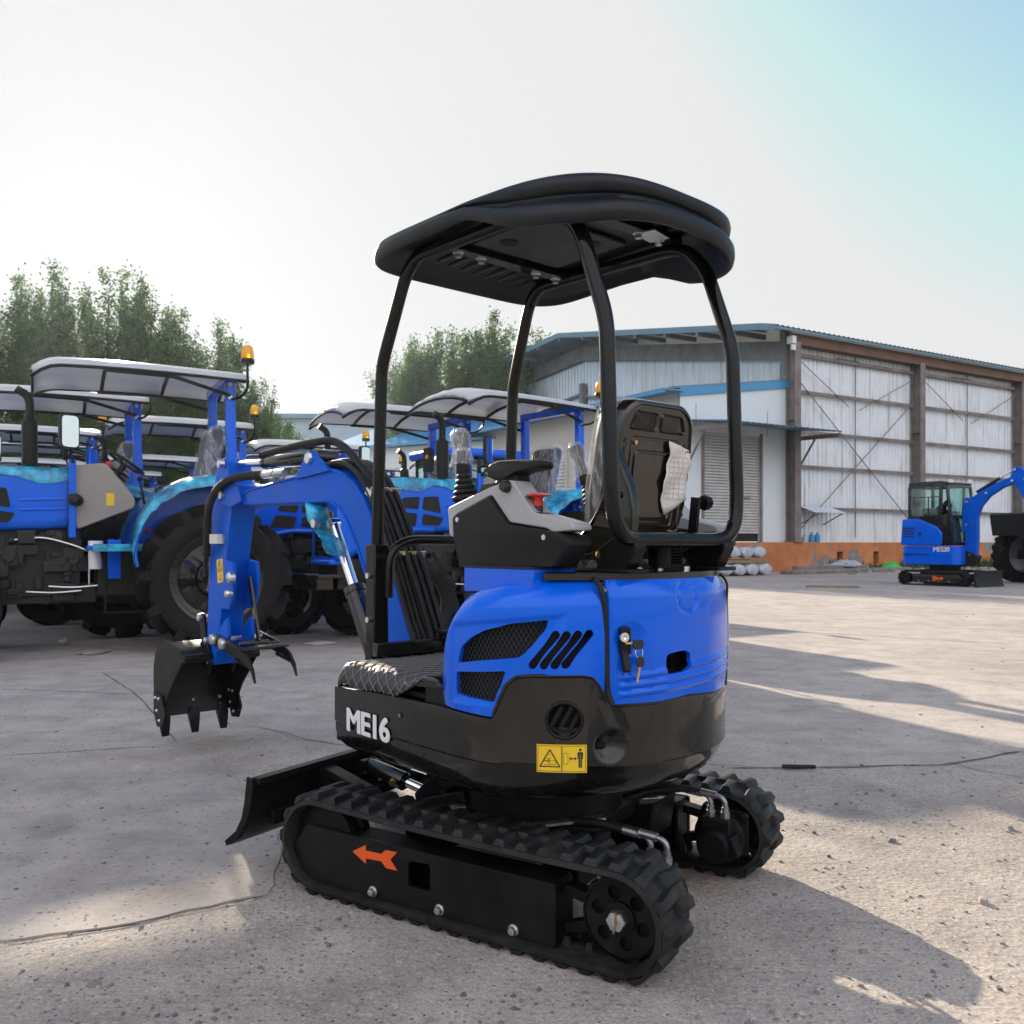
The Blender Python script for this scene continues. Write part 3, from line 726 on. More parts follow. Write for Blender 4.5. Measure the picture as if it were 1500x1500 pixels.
# joysticks under plastic film
def joystick(y, lean, top):
    g = G(); prof = []
    b = V((.055, y, 1.285)); t = V(top); ax = (t-b).normalized()
    for k in range(5):
        r = .046-.0055*k; prof += [(r*.82, .018*k), (r, .018*k+.006), (r, .018*k+.012), (r*.82, .018*k+.018)]
    prof += [(.024, .095), (.021, .135), (.019, .15), (0, .15)]
    g.lathe(prof, b, ax, 20); g.build('joystick_boot', M['rubber'], EX, 50)
    L_ = (t-b).length
    g = G(); g.lathe([(0, .14), (.018, .14), (.017, L_*.75), (.026, L_*.86), (.024, L_*.97), (.008, L_), (0, L_)], b, ax, 14); g.build('joystick_grip', M['ink'], EX, 60)
    g = G(); x = ax.orthogonal().normalized(); yv = ax.cross(x); rg = []; rr = random.Random(5)
    for (r, d) in ((.018, .125), (.034, .118), (.036, .135), (.030, .17), (.030, L_*.7), (.034, L_*.82), (.034, L_*.95), (.022, L_+.008), (.006, L_+.012)):
        rg.append([b+ax*(d+rr.uniform(-.003, .003))+(x*math.cos(2*PI*k/26)+yv*math.sin(2*PI*k/26))*r*(1+.16*noise.noise((k*.9, d*22, y*9)))+(x*.01 if d < .13 else x*0) for k in range(26)])
    g.rings(rg, False, True); g.build('plastic_wrap', M['clear'], EX, 60)
joystick(.30, 0, (.088, .30, 1.512)); joystick(-.30, 0, (.16, -.30, 1.515))
g = G(); g.prism([(-.04, 1.295), (-.115, 1.318), (-.14, 1.335), (-.06, 1.33)], 1, .27, .33); g.build('switch_panel', M['ink'], EX)
g = G(); g.tube([(-.10, .305, 1.325), (-.115, .305, 1.338), (-.135, .305, 1.346)], [.006, .008, .007], 10); g.build('horn_switch', M['red'], EX)
g = G(); g.box((-.335, .34, 1.238), (.085, .055, .006), Mx.Rotation(R(-13), 3, 'Y')); g.cyl((-.335, .34, 1.236), (-.333, .34, 1.258), .013); g.build('lever_base', M['ink'], EX)
g = G(); g.lathe([(.0, .0), (.014, .0), (.013, .020), (.016, .026), (.036, .028), (.037, .031), (.016, .037), (0, .038)], (-.333, .34, 1.256), (0, 0, 1), 16); g.build('throttle_knob', M['red'], EX)
# keys
g = G(); g.T = EX.matrix_basis.inverted() @ EX.matrix_basis
g.T = Mx.Translation(P0) @ FB
kh = G(); kh.T = g.T
kh.prism(roundpoly([(.014, .004), (.042, .004), (.046, -.010), (.040, -.022), (.018, -.022), (.012, -.012)], .006), 1, .030, .037)
kh.prism(roundpoly([(.026, -.046), (.042, -.040), (.050, -.056), (.046, -.070), (.030, -.072), (.024, -.058)], .006), 1, .026, .033)
kr = thing('key_ring', 'black headed keys on a wire ring hanging from the rear hood lock', 'keys', EX.location, EX.rotation_euler.z)
kh.build('key_head', M['ink'], kr, bevel=.001)
g.tube([(.033+.011*math.cos(a), .031, -.031+.014*math.sin(a)) for a in frange(0, 2*PI, 21)[:-1]], .0011, 6, closed=True); g.build('ring', M['chrome'], kr)
g = G(); g.T = Mx.Translation(P0) @ FB; g.bar((.036, .029, -.070), (.028, .029, -.112), .006, .0016, (0, 1, 0)); g.build('key_blade', M['brass'], kr)
g = G(); g.T = Mx.Translation(P0) @ FB; g.box((.004, .032, -.004), (.024, .0018, .006)); g.build('key_blade', M['brass'], kr)

# --- boom group
YB0, YB1 = .0, .15
BO_ = [(2.119, 1.386), (2.017, 1.416), (1.745, 1.439), (1.449, 1.460), (1.194, 1.471), (1.10, 1.450), (1.001, 1.403), (.924, 1.339), (.849, 1.242), (.759, 1.104), (.672, .953), (.56, .74), (.60, .60), (.70, .60), (.768, .759), (.813, .878), (.905, 1.003), (.981, 1.132), (1.06, 1.236), (1.121, 1.294), (1.215, 1.326), (2.046, 1.339)]
g = G(); g.prism(BO_, 1, YB0, YB1)
def inset(P, d):
    m = len(P); out = []
    for i in range(m):
        a, b, c_ = V(P[i-1]), V(P[i]), V(P[(i+1) % m]); n1 = V((-(b-a).y, (b-a).x)).normalized(); n2 = V((-(c_-b).y, (c_-b).x)).normalized(); n_ = (n1+n2).normalized(); out.append(tuple(b+n_*d))
    return out
for sy, yy in ((1, YB1), (-1, YB0)): g.tube([(x, yy, z) for x, z in inset(BO_, .006)], .007, 6, closed=True)
for y in (.15, -.012): g.prism([(1.49, 1.44), (1.40, 1.535), (1.375, 1.556), (1.335, 1.556), (1.30, 1.53), (1.18, 1.46)], 1, y-.004, y+.016)
g.build('boom', M['blue2'], EX, 30, bevel=.005)
g = G(); g.lathe([(0, .180), (.024, .180), (.028, .172), (.028, .150)], (1.355, 0, 1.525), (0, 1, 0), 8); g.lathe([(0, .180), (.02, .180), (.022, .172), (.022, .150)], (1.30, 0, 1.235), (0, 1, 0), 8); g.lathe([(0, .19), (.022, .188), (.024, .15)], (2.285, 0, 1.40), (0, 1, 0), 10); g.lathe([(0, .18), (.02, .178), (.022, .15)], (2.325, 0, 1.565), (0, 1, 0), 10)
g.build('pivot_pin', M['zinc'], EX)
# arm: tapering box
AO = [(2.30, 1.60), (2.345, 1.595), (2.42, 1.50), (2.46, 1.36), (2.52, .85), (2.535, .60), (2.52, .495), (2.44, .49), (2.40, .56), (2.33, .85), (2.24, 1.22), (2.20, 1.34), (2.10, 1.37), (2.12, 1.43), (2.24, 1.48), (2.26, 1.57)]
AO = [(x+.02, z) for x, z in AO]
g = G(); g.prism(AO, 1, .015, .145)
for y in (.0, .13): g.prism([(2.36, .70), (2.27, .76), (2.25, .66), (2.30, .60), (2.42, .56)], 1, y+.005, y+.025); g.prism([(2.30, 1.06), (2.205, 1.05), (2.19, .98), (2.21, .86), (2.25, .80), (2.36, .8)], 1, y+.003, y+.023)
g.prism([(2.06, 1.36), (2.20, 1.33), (2.34, 1.36), (2.36, 1.42), (2.26, 1.47), (2.10, 1.44)], 1, -.01, .17)
g.build('arm', M['blue2'], EX, 30, bevel=.005)
g = G()
for x, z, w in ((2.20, .97, .03), (2.225, .885, .022)): g.lathe([(0, .034), (w*.7, .032), (w, .024), (w, 0)], (x, .15, z), (0, 1, 0), 12)
g.box((2.36, .165, 1.17), (.10, .05, .05)); g.build('valve_block', M['zinc'], EX)
# arm sticker
g = G(); g.T = Mx.Translation((2.375, .1462, 1.0)) @ Mx.Rotation(R(7), 4, 'Y'); g.box((0, 0, 0), (.075, .002, .125)); asq = g.build('warning_sticker', M['yellow'], EX)
g = G(); g.T = Mx.Translation((2.375, .1478, 1.0)) @ Mx.Rotation(R(7), 4, 'Y')
for a, b in (((-.028, .008), (.028, .008)), ((.028, .008), (0, .055)), ((0, .055), (-.028, .008)), ((-.005, .02), (.006, .035)), ((-.03, -.002), (.03, -.002)), ((-.012, -.05), (-.012, -.02)), ((-.003, -.05), (.02, -.035))): g.bar((a[0], 0, a[1]), (b[0], 0, b[1]), .004, .001, (0, 1, 0))
g.build('print', M['ink'], asq)
# cylinders
def cylinder(a, b, r, split, y, name='boom_cylinder', black=True):
    a, b = V((a[0], y, a[1])), V((b[0], y, b[1])); m = a.lerp(b, split)
    g = G(); g.lathe([(0, 0), (r*.8, 0), (r, .01), (r, (m-a).length-.03), (r*1.12, (m-a).length-.03), (r*1.12, (m-a).length), (r*.6, (m-a).length), (0, (m-a).length)], a, (m-a), 18); g.cyl(a-V((0, r*1.3, 0)), a+V((0, r*1.3, 0)), r*1.1, 16)
    o = g.build(name, M['black'], EX)
    g = G(); g.cyl(m, b, r*.52, 16); g.cyl(b-V((0, r*.5, 0)), b+V((0, r*.5, 0)), r*.55, 16); g.build('piston_rod', M['chrome'], o)
cylinder((1.40, 1.538), (2.325, 1.565), .034, .62, .075, 'arm_cylinder')
cylinder((.90, .60), (1.30, 1.235), .044, .56, .075, 'boom_cylinder')
cylinder((2.50, 1.30), (2.60, .72), .032, .72, .10, 'bucket_cylinder')
g = G(); rr = random.Random(2); rg = []
for k, (x, z) in enumerate(spline([(1.375, 1.325), (1.36, 1.27), (1.30, 1.20), (1.235, 1.17), (1.20, 1.11)], 3)):
    rg.append([(x+(.035+.012*math.sin(k*1.7+j))*math.cos(2*PI*j/14)*(1.2 if k < 8 else .8), .12+(.05+.01*rr.random())*math.sin(2*PI*j/14), z+.02*math.cos(2*PI*j/14)) for j in range(14)])
g.rings(rg); g.build('film_wrap', M['film'], EX, 60)
# hoses
def hose(name, pts, r=.0105, ribbed=False, m='rubber', n=6, parent=None):
    p = spline(pts, n); g = G()
    if ribbed:
        L_ = [0]
        for a, b in zip(p, p[1:]): L_.append(L_[-1]+(b-a).length)
        q = []; rs = []; k = 0; st = .007; d = 0; i = 0
        while d < L_[-1]:
            while i < len(L_)-2 and L_[i+1] < d: i += 1
            q.append(p[i].lerp(p[i+1], (d-L_[i])/max(1e-6, L_[i+1]-L_[i]))); rs.append(r*(1.12 if k % 2 else .92)); k += 1; d += st
        g.tube(q, rs, 9)
    else: g.tube(p, r, 8)
    return g.build(name, M[m], parent or EX, 60)
for k in range(7):
    y = .015+.021*k; o = .012*math.sin(k*2.1)
    hose('hydraulic_hose', [(1.36, y*.8+.02, 1.475+o*.5), (1.20, y, 1.495+o), (1.08, y, 1.482+o), (.98, y, 1.430+o), (.885, y, 1.335), (.79, y, 1.195), (.69, y*1.05, 1.02), (.60, y*1.1, .86), (.55, y*1.1, .78)], .0115)
for k in range(3):
    y = .03+.03*k; hose('hydraulic_hose', [(1.10, y, 1.50), (.98, y, 1.455), (.865, y, 1.345), (.765, y, 1.20), (.665, y, 1.04), (.575, y, .87), (.53, y, .78)], .011)
hose('ribbed_hose', [(1.85, .16, 1.575), (1.6, .15, 1.59), (1.40, .13, 1.60), (1.24, .12, 1.595), (1.12, .115, 1.55), (1.03, .11, 1.48), (.96, .10, 1.40), (.90, .10, 1.33)], .0165, True)
hose('ribbed_hose', [(1.80, .175, 1.475), (1.95, .18, 1.48), (2.12, .185, 1.475), (2.28, .19, 1.44), (2.40, .19, 1.36), (2.455, .185, 1.24), (2.47, .18, 1.14), (2.50, .17, 1.08)], .020, True)
hose('ribbed_hose', [(2.50, .17, 1.10), (2.53, .165, 1.02), (2.53, .16, .96)], .012, True)
for x in (1.62, 1.74, 1.84): 
    g = G(); g.tube([(x-.045, .175, 1.476), (x+.045, .175, 1.476)], .018, 10); g.build('hose_fitting', M['zinc'], EX)
for x0, z0, L_ in ((.905, 1.335, .165), (.735, 1.075, .17)):
    g = G(); d = V((-.85, 0, .52)).normalized(); c_ = V((x0-.028, .08, z0+.028))
    g.box(c_+V((0, -.005, 0)), (.006, L_-.02, .028), Mx.Rotation(R(-30), 3, 'Y')); g.box((c_.x+.015, .065+L_/2, c_.z-.01), (.045, .005, .028), Mx.Rotation(R(-30), 3, 'Y')); cl = g.build('hose_clamp', M['zinc'], EX)
    g = G()
    for y in (.06, .11): g.cyl(c_+V((0, y-.08, 0)), c_+V((-.012, y-.08, .006)), .010, 6)
    g.build('clamp_bolt', M['brass'], cl)
# bucket (opening towards the machine)
bp = [(2.48, .53), (2.55, .578), (2.68, .602), (2.80, .592), (2.89, .545), (2.93, .46), (2.935, .36), (2.925, .29), (2.895, .165)]
bp = [(p[0], p[1]) for p in spline([(x, 0, z) for x, z in bp], 3)]; bp = [(V(p)[0], z) for p, z in zip(spline([(x, 0, z) for x, z in [(2.48, .53), (2.55, .578), (2.68, .602), (2.80, .592), (2.89, .545), (2.93, .46), (2.935, .36), (2.925, .29), (2.895, .165)]], 3), [q[2] for q in spline([(x, 0, z) for x, z in [(2.48, .53), (2.55, .578), (2.68, .602), (2.80, .592), (2.89, .545), (2.93, .46), (2.935, .36), (2.925, .29), (2.895, .165)]], 3)])]
y0, y1 = -.11, .29
g = G(); n = len(bp); inn = []
for i in range(n):
    a, b = V(bp[max(0, i-1)]), V(bp[min(n-1, i+1)]); d = (b-a).normalized(); q = V(bp[i])+V((d.y, -d.x))*.012; inn.append((q.x, q.y))
g.prism(bp+inn[::-1], 1, y0, y1)
side = bp+[(2.80, .18), (2.69, .333)]
for y in (y0-.012, y1): g.prism(side, 1, y, y+.012)
g.tube([(2.485, y0-.012, .532), (2.485, y1+.012, .532)], .022, 14)
g.prism([(2.935, .285), (2.897, .16), (2.876, .165), (2.912, .288)], 1, y0, y1)
bk = g.build('bucket', M['blackm'], EX, 35, bevel=.002)
for y in (y0+.03, (y0+y1)/2, y1-.03):
    g = G(); c_ = [(-.026, -.026), (.026, -.026), (.026, .026), (-.026, .026)]
    def sec(x, z, w, t): return [(x-t, y-w, z), (x+t, y-w, z), (x+t, y+w, z), (x-t, y+w, z)]
    g.rings([sec(2.892, .20, .026, .022), sec(2.885, .155, .030, .024), sec(2.872, .10, .024, .016), sec(2.862, .055, .020, .004)]); g.build('bucket_tooth', M['blackm'], bk, bevel=.003)
for y, s in ((y1+.012, 1), (y0-.024, -1)):
    g = G(); g.prism([(2.90, .31), (2.78, .30), (2.72, .20), (2.76, .13), (2.85, .12), (2.90, .20)], 1, y, y+.012); g.build('side_cutter', M['blackm'], bk, bevel=.002)
g = G()
for y in (y0+.04, (y0+y1)/2, y1-.03):
    for z in (.195, .24): x = 2.90-.0*(.29-z); g.ball((2.875+(z-.165)*.28, y, z), .011, 10)
for x, z in ((2.86, .28), (2.81, .28), (2.84, .21), (2.80, .16)): g.ball((x, y1+.026, z), .010, 10); g.ball((x, y0-.003, z), .010, 10)
g.build('bucket_bolt', M['zinc'], bk)
# linkage
g = G()
for y in (.0, .135):
    g.prism([(2.60, .76), (2.66, .76), (2.63, .62), (2.56, .50), (2.50, .50), (2.57, .63)], 1, y-.004, y+.014); g.prism([(2.50, .60), (2.46, .50), (2.50, .44), (2.56, .48), (2.62, .58), (2.58, .62)], 1, y+.016, y+.030)
g.build('bucket_link', M['blackm'], EX, bevel=.003)
g = G()
for x, z in ((2.63, .735), (2.535, .615), (2.58, .565), (2.51, .51)): g.lathe([(.0, .190), (.012, .190), (.020, .186), (.021, .165), (0, .165)], (x, -.02, z), (0, 1, 0), 14); g.cyl((x, -.01, z), (x, .16, z), .014)
g.build('link_pin', M['zinc'], EX)
# thumb
TH = [(2.44, .655), (2.36, .662), (2.12, .625), (1.99, .575), (1.935, .52), (1.915, .455), (1.94, .495), (1.985, .53), (2.06, .555), (2.16, .565), (2.30, .59), (2.42, .60)]
for y in (.155, -.115):
    g = G(); g.prism(TH if y > 0 else [(x+.09, z) for x, z in TH], 1, y, y+.014)
    for k in range(6): q = 2.0+k*.028+(0 if y > 0 else .09); g.box((q, y+.007, .532+.004*k), (.014, .014, .016), Mx.Rotation(.8, 3, 'Y'))
    g.build('thumb_claw', M['blackm'], EX, bevel=.002)
g = G(); g.box((2.13, .03, .61), (.10, .27, .012)); g.box((2.20, .03, .605), (.02, .27, .04)); g.build('thumb_plate', M['black'], EX, bevel=.002)
g = G(); g.bar((2.215, .055, .97), (2.10, .055, .64), .03, .014, (0, 1, 0)); g.cyl((2.10, .0, .635), (2.10, .16, .635), .012); g.build('thumb_link', M['black'], EX, bevel=.003)
g = G()
for x, z in ((2.40, .635), (2.28, .622)): g.lathe([(0, .022), (.026, .02), (.030, .012), (.030, 0)], (x, .169, z), (0, 1, 0), 14)
g.cyl((2.40, -.13, .635), (2.40, .17, .635), .013); g.build('thumb_pin', M['zinc'], EX)
# slew post of the boom
g = G(); g.prism([(.54, .46), (.80, .50), (.86, .62), (.80, .72), (.60, .78), (.54, .70)], 1, -.03, .18); g.cyl((.66, .075, .42), (.66, .075, .80), .07, 20); g.build('boom_swing_post', M['blackm'], EX, bevel=.008)

# --- undercarriage, turned 16.65 degrees under the body
TT = rot2(R(16.65))
RC, FC, RR_, FR_ = (-.510, .156), (.56, .166), .134, .143
def loop(n_arc=20):
    pts = []
    for k in range(n_arc+1): a = PI/2+PI*k/n_arc; pts.append((RC[0]+RR_*math.cos(a), RC[1]+RR_*math.sin(a)))
    for k in range(1, 16):
        t = k/16; pts.append((RC[0]+(FC[0]-RC[0])*t, RC[1]-RR_+(FC[1]-FR_-RC[1]+RR_)*t))
    for k in range(n_arc+1): a = -PI/2+PI*k/n_arc; pts.append((FC[0]+FR_*math.cos(a), FC[1]+FR_*math.sin(a)))
    for k in range(1, 16):
        t = k/16; pts.append((FC[0]+(RC[0]-FC[0])*t, FC[1]+FR_+(RC[1]+RR_-FC[1]-FR_)*t-.008*math.sin(PI*t)))
    return pts
LP = loop()
LL = [0]
for a, b in zip(LP, LP[1:]+LP[:1]): LL.append(LL[-1]+math.dist(a, b))
def onloop(d):
    d %= LL[-1]
    for i in range(len(LP)):
        if d <= LL[i+1]: break
    a, b = V(LP[i]), V(LP[(i+1) % len(LP)]); t = (d-LL[i])/max(1e-9, LL[i+1]-LL[i]); p = a.lerp(b, t); e = (b-a).normalized(); return p, e, V((e.y, -e.x))
def track(y0, y1):
    sgn = 1 if y0 > 0 else -1
    g = G(); g.T = TT; N_ = 168; yc = (y0+y1)/2; w = (y1-y0)/2
    ring = [(-w, -.010), (-w+.004, .004), (-w+.02, .010), (w-.02, .010), (w-.004, .004), (w, -.010), (w-.01, -.016), (-w+.01, -.016)]
    rs = []
    for i in range(N_):
        p, e, nn_ = onloop(LL[-1]*i/N_); rs.append([(p.x+nn_.x*o, yc+q, p.y+nn_.y*o) for q, o in ring])
    rs.append(rs[0]); g.rings(rs, False, False)
    NL = 42
    for i in range(NL):
        for row in (0, 1):
            d = LL[-1]*(i+.5*row)/NL; p, e, nn_ = onloop(d)
            yy0, yy1 = (yc-w+.004, yc+.012) if row else (yc-.012, yc+w-.004)
            ym, hw = (yy0+yy1)/2, (yy1-yy0)/2; out = 1 if row == 0 else -1
            def ringL(o, a, b, sk):
                pts = []
                for (u, v) in ((-1, -1), (-.35, -1.0), (.35, -1), (1, -1), (1, 1), (.35, 1.0), (-.35, 1), (-1, 1)):
                    k = .72 if v*out > 0 else 1.0
                    q = p+e*(u*a*k+sk*v*out)+nn_*o; pts.append((q.x, ym+v*b, q.y))
                return pts
            g.rings([ringL(.006, .030, hw, .004), ringL(.014, .023, hw*.96, .004), ringL(.024, .016, hw*.86, .004), ringL(.0265, .010, hw*.74, .004)], False)
    # inner belt guides
    for i in range(42):
        p, e, nn_ = onloop(LL[-1]*(i+.25)/42)
        for q in (-.03, .03):
            b0 = p-nn_*.014; b1 = p-nn_*.040
            g.rings([[(b0.x-e.x*.012, yc+q-.009, b0.y-e.y*.012), (b0.x+e.x*.012, yc+q-.009, b0.y+e.y*.012), (b0.x+e.x*.012, yc+q+.009, b0.y+e.y*.012), (b0.x-e.x*.012, yc+q+.009, b0.y-e.y*.012)], [(b1.x-e.x*.007, yc+q-.005, b1.y-e.y*.007), (b1.x+e.x*.007, yc+q-.005, b1.y+e.y*.007), (b1.x+e.x*.007, yc+q+.005, b1.y+e.y*.007), (b1.x-e.x*.007, yc+q+.005, b1.y-e.y*.007)]])
    g.build('rubber_track', M['rubber'], EX, 32)
    ys = y1 if sgn > 0 else y0                          # outer side
    yf = ys-.030*sgn
    # side frame
    g = G(); g.T = TT
    P = roundpoly([(.685, .135), (.615, .218), (-.325, .215), (-.325, .04), (.618, .036)], .01, 2)
    g.prism(P, 1, yf-.012*sgn, yf); fr = g.build('track_frame', M['blackm'], EX, 35)
    c_ = G(); c_.T = TT; c_.prism(roundpoly([(.19, .18), (.19, .102), (.105, .104), (.105, .186)], .012), 1, yf-.05*sgn, yf+.05*sgn); cu = c_.build('cutter', M['void'], EX)
    bpy.context.view_layer.update(); boolean(fr, [cu])
    g = G(); g.T = TT; yi = yf-.012*sgn
    a_, b_ = sorted((yi, yi-.10*sgn)); g.box((.15, (a_+b_)/2, .198), (.93, b_-a_, .03)); g.box((.15, (a_+b_)/2, .06), (.90, b_-a_, .02)); g.box((-.315, (a_+b_)/2-.0, .125), (.012, b_-a_, .16)); g.box((.14, yi-.09*sgn, .13), (.86, .012, .14))
    g.box((.38, yi-.04*sgn, .13), (.02, .09, .13)); g.box((-.05, yi-.04*sgn, .13), (.02, .09, .13))
    g.bar((-.33, yi-.05*sgn, .19), (-.47, yi-.05*sgn, .17), .05, .03); g.bar((-.33, yi-.05*sgn, .08), (-.46, yi-.05*sgn, .12), .04, .03)
    g.build('frame_beam', M['steel_dark'], EX, bevel=.003)
    if sgn > 0:
        g = G(); g.T = TT; AR = [(.415, .168), (.360, .198), (.3595, .181), (.295, .182), (.279, .197), (.232, .199), (.259, .172), (.232, .142), (.277, .142), (.295, .159), (.359, .156), (.359, .139)]
        g.prism(AR, 1, yf+.0005, yf+.0015); g.build('direction_arrow', M['orange'], EX, 0)
    g = G(); g.T = TT
    for x in (.33, .07, -.19): g.lathe([(0, .016), (.0105, .015), (.012, .009), (.012, .003), (.017, .002), (.017, 0)], (x, yf, .058), (0, sgn, 0), 12)
    g.build('frame_bolt', M['zinc'], EX)
    g = G(); g.T = TT; ymid = yc
    for x in (.33, .07, -.19):
        g.lathe([(0, -.06), (.045, -.06), (.045, -.03), (.03, -.025), (.03, .025), (.045, .03), (.045, .06), (0, .06)], (x, ymid, .075), (0, 1, 0), 20)
    g.build('track_roller', M['steel_dark'], EX)
    # idler
    g = G(); g.T = TT; g.lathe([(0, -.05), (.10, -.05), (.125, -.045), (.125, -.02), (.112, -.012), (.112, .012), (.125, .02), (.125, .045), (.10, .05), (0, .05)], (FC[0], ymid, FC[1]), (0, 1, 0), 32); g.build('idler_wheel', M['steel_dark'], EX)
    # sprocket: disc with holes, flange and nut
    g = G(); g.T = TT; yo = ys-.052*sgn
    HN = 6; seg_ = 48; vs = []; 
    def disc(y, r0, r1): return [[(RC[0]+r*math.cos(2*PI*k/seg_), y, RC[1]+r*math.sin(2*PI*k/seg_)) for k in range(seg_)] for r in (r0, r1)]
    b = None
    o1 = [(RC[0]+(.104*math.cos(2*PI*k/seg_)), RC[1]+.104*math.sin(2*PI*k/seg_)) for k in range(seg_)]
    g.prism(o1, 1, yo-.012*sgn, yo); sp = g.build('drive_sprocket', M['blackm'], EX, 35)
    cs = []
    for k in range(HN):
        c_ = G(); c_.T = TT; an = 2*PI*(k+.25)/HN; cx, cz = RC[0]+.067*math.cos(an), RC[1]+.067*math.sin(an); c_.cyl((cx, yo-.03, cz), (cx, yo+.03, cz), .0195, 18); cs.append(c_.build('cutter', M['void'], EX))
    bpy.context.view_layer.update(); boolean(sp, cs)
    g = G(); g.T = TT; g.lathe([(.104, -.012), (.110, -.010), (.110, .002), (.104, .004)], (RC[0], yo, RC[1]), (0, sgn, 0), 40); g.lathe([(.0, .0), (.046, .0), (.044, .008), (.036, .010), (.0, .010)], (RC[0], yo, RC[1]), (0, sgn, 0), 24)
    for k in range(13):
        an = 2*PI*k/13; c1 = V((RC[0]+.106*math.cos(an), ymid, RC[1]+.106*math.sin(an))); g.box(c1, (.03, .035, .022), Mx.Rotation(-an, 3, 'Y'))
    g.lathe([(0, -.03), (.1, -.03), (.1, .03), (0, .03)], (RC[0], ymid, RC[1]), (0, 1, 0), 30); g.build('sprocket_flange', M['steel_dark'], sp)
    g = G(); g.T = TT; g.lathe([(.0, .030), (.010, .030), (.0105, .034), (.013, .034), (.026, .032), (.029, .027), (.029, .008), (0, .008)], (RC[0], yo, RC[1]), (0, sgn, 0), 6)
    g.build('hub_nut', M['zinc'], sp, 20)
    g = G(); g.T = TT; g.bar((RC[0]-.004, yo+.036*sgn, RC[1]+.030), (RC[0]+.002, yo+.036*sgn, RC[1]-.028), .004, .003, (0, 1, 0)); g.build('split_pin', M['brass'], sp)
    # motor on the inner side
    yin = y0 if sgn > 0 else y1
    g = G(); g.T = TT; g.prism(roundpoly([(-.60, .10), (-.60, .24), (-.46, .25), (-.42, .22), (-.42, .09)], .02), 1, yin-.0*sgn, yin-.012*sgn)
    g.lathe([(.0, .0), (.088, .0), (.088, .05), (.07, .06), (0, .06)], (RC[0], yin, RC[1]), (0, -sgn, 0), 28)
    g.box((-.52, yin-.085*sgn, .17), (.10, .06, .13)); g.lathe([(0, .15), (.05, .148), (.055, .14), (.055, .1), (0, .1)], (-.52, yin, .15), (0, -sgn, 0), 20); g.box((-.57, yin-.10*sgn, .15), (.05, .06, .07), Mx.Rotation(.3, 3, 'Y'))
    mo = g.build('drive_motor', M['steel_dark'], EX, bevel=.006)
    g = G(); g.T = TT
    for x, z in ((-.59, .23), (-.47, .235), (-.44, .11), (-.59, .11)): g.lathe([(0, .022), (.012, .02), (.013, 0)], (x, yin-.012*sgn, z), (0, -sgn, 0), 8)
    g.build('motor_bolt', M['blackm'], mo)
    for k, x in enumerate((-.545, -.495)):
        yy = yin-.085*sgn
        g = G(); g.T = TT; g.cyl((x, yy, .225), (x, yy, .255), .017, 6); g.cyl((x, yy, .25), (x, yy, .27), .012, 12); g.tube(spline([(x, yy, .262), (x, yy, .285), (x+.012, yy, .300), (x+.035, yy, .306)], 4), .0085, 10); g.cyl((x+.03, yy, .3055), (x+.085, yy, .310), .0125, 12); g.build('hose_fitting', M['fitting'], mo)
        o = hose('motor_hose', [tuple(TT @ V(q)) for q in ((x+.08, yy, .310), (x+.16, yy-.01*sgn, .312), (x+.27, yy-.05*sgn, .29), (x+.36, yy-.12*sgn, .25), (x+.42, yy-.17*sgn, .24))], .0115, True, parent=EX)
track(.335, .535); track(-.535, -.335)
g = G(); g.T = TT
g.box((0, 0, .25), (.52, .40, .05)); g.box((0, 0, .20), (.34, .34, .10)); 
for sy in (1, -1):
    for x in (.26, -.26): g.prism([(x-.05, .14), (x+.05, .14), (x+.07, .24), (x-.07, .27)], 1, min(.16*sy, .36*sy), max(.16*sy, .36*sy))
    g.bar((.20, .16*sy, .275), (.42, .10*sy, .20), .05, .08)
g.prism([(.36, .17), (.48, .16), (.50, .24), (.44, .30), (.36, .27)], 1, -.09, .09)
g.build('carbody', M['steel_dark'], EX, bevel=.006)
g = G(); g.T = TT; g.bar((-.12, .30, .285), (-.28, .12, .29), .035, .008); g.bar((.18, .22, .278), (.30, .34, .272), .03, .006); g.build('cover_strap', M['zinc'], EX)
# blade
g = G(); g.T = TT
bl = [(.846, .345), (.860, .345), (.868, .31), (.872, .26), (.884, .20), (.915, .15), (.965, .108), (.955, .098), (.90, .135), (.862, .19), (.850, .25)]
g.prism(bl, 1, -.535, .535); 
for y in (.535, -.545): g.prism([(.838, .345), (.864, .35), (.876, .26), (.89, .205), (.92, .155), (.975, .112), (.967, .095), (.94, .108), (.89, .155), (.856, .21), (.842, .27), (.834, .32)], 1, y, y+.010)
dz = g.build('dozer_blade', M['blackm'], EX, 35, bevel=.002)
g = G(); g.T = TT; g.box((.835, 0, .335), (.035, 1.06, .022)); g.box((.848, 0, .19), (.03, .9, .05)); 
for y in (.20, -.20): g.prism([(.84, .30), (.84, .17), (.40, .155), (.40, .215), (.70, .25)], 1, y-.022, y+.022); g.prism([(.84, .33), (.84, .30), (.62, .25), (.62, .27)], 1, y-.03, y+.03)
g.box((.70, 0, .22), (.05, .40, .03)); g.build('blade_arm', M['blackm'], EX, bevel=.003)
g = G(); g.T = TT; g.lathe([(0, 0), (.03, 0), (.036, .01), (.036, .19), (.026, .20), (.0, .20)], (.80, 0, .285), (-.97, 0, -.20), 16); g.cyl((.80, -.05, .285), (.80, .05, .285), .03); bc = g.build('blade_cylinder', M['black'], EX)
g = G(); g.T = TT; g.cyl((.61, 0, .246), (.42, 0, .207), .018, 14); g.build('piston_rod', M['chrome'], bc)
g = G(); g.T = TT; g.cyl((.64, .035, .255), (.63, .06, .25), .012, 8); g.build('port_fitting', M['brass'], bc)
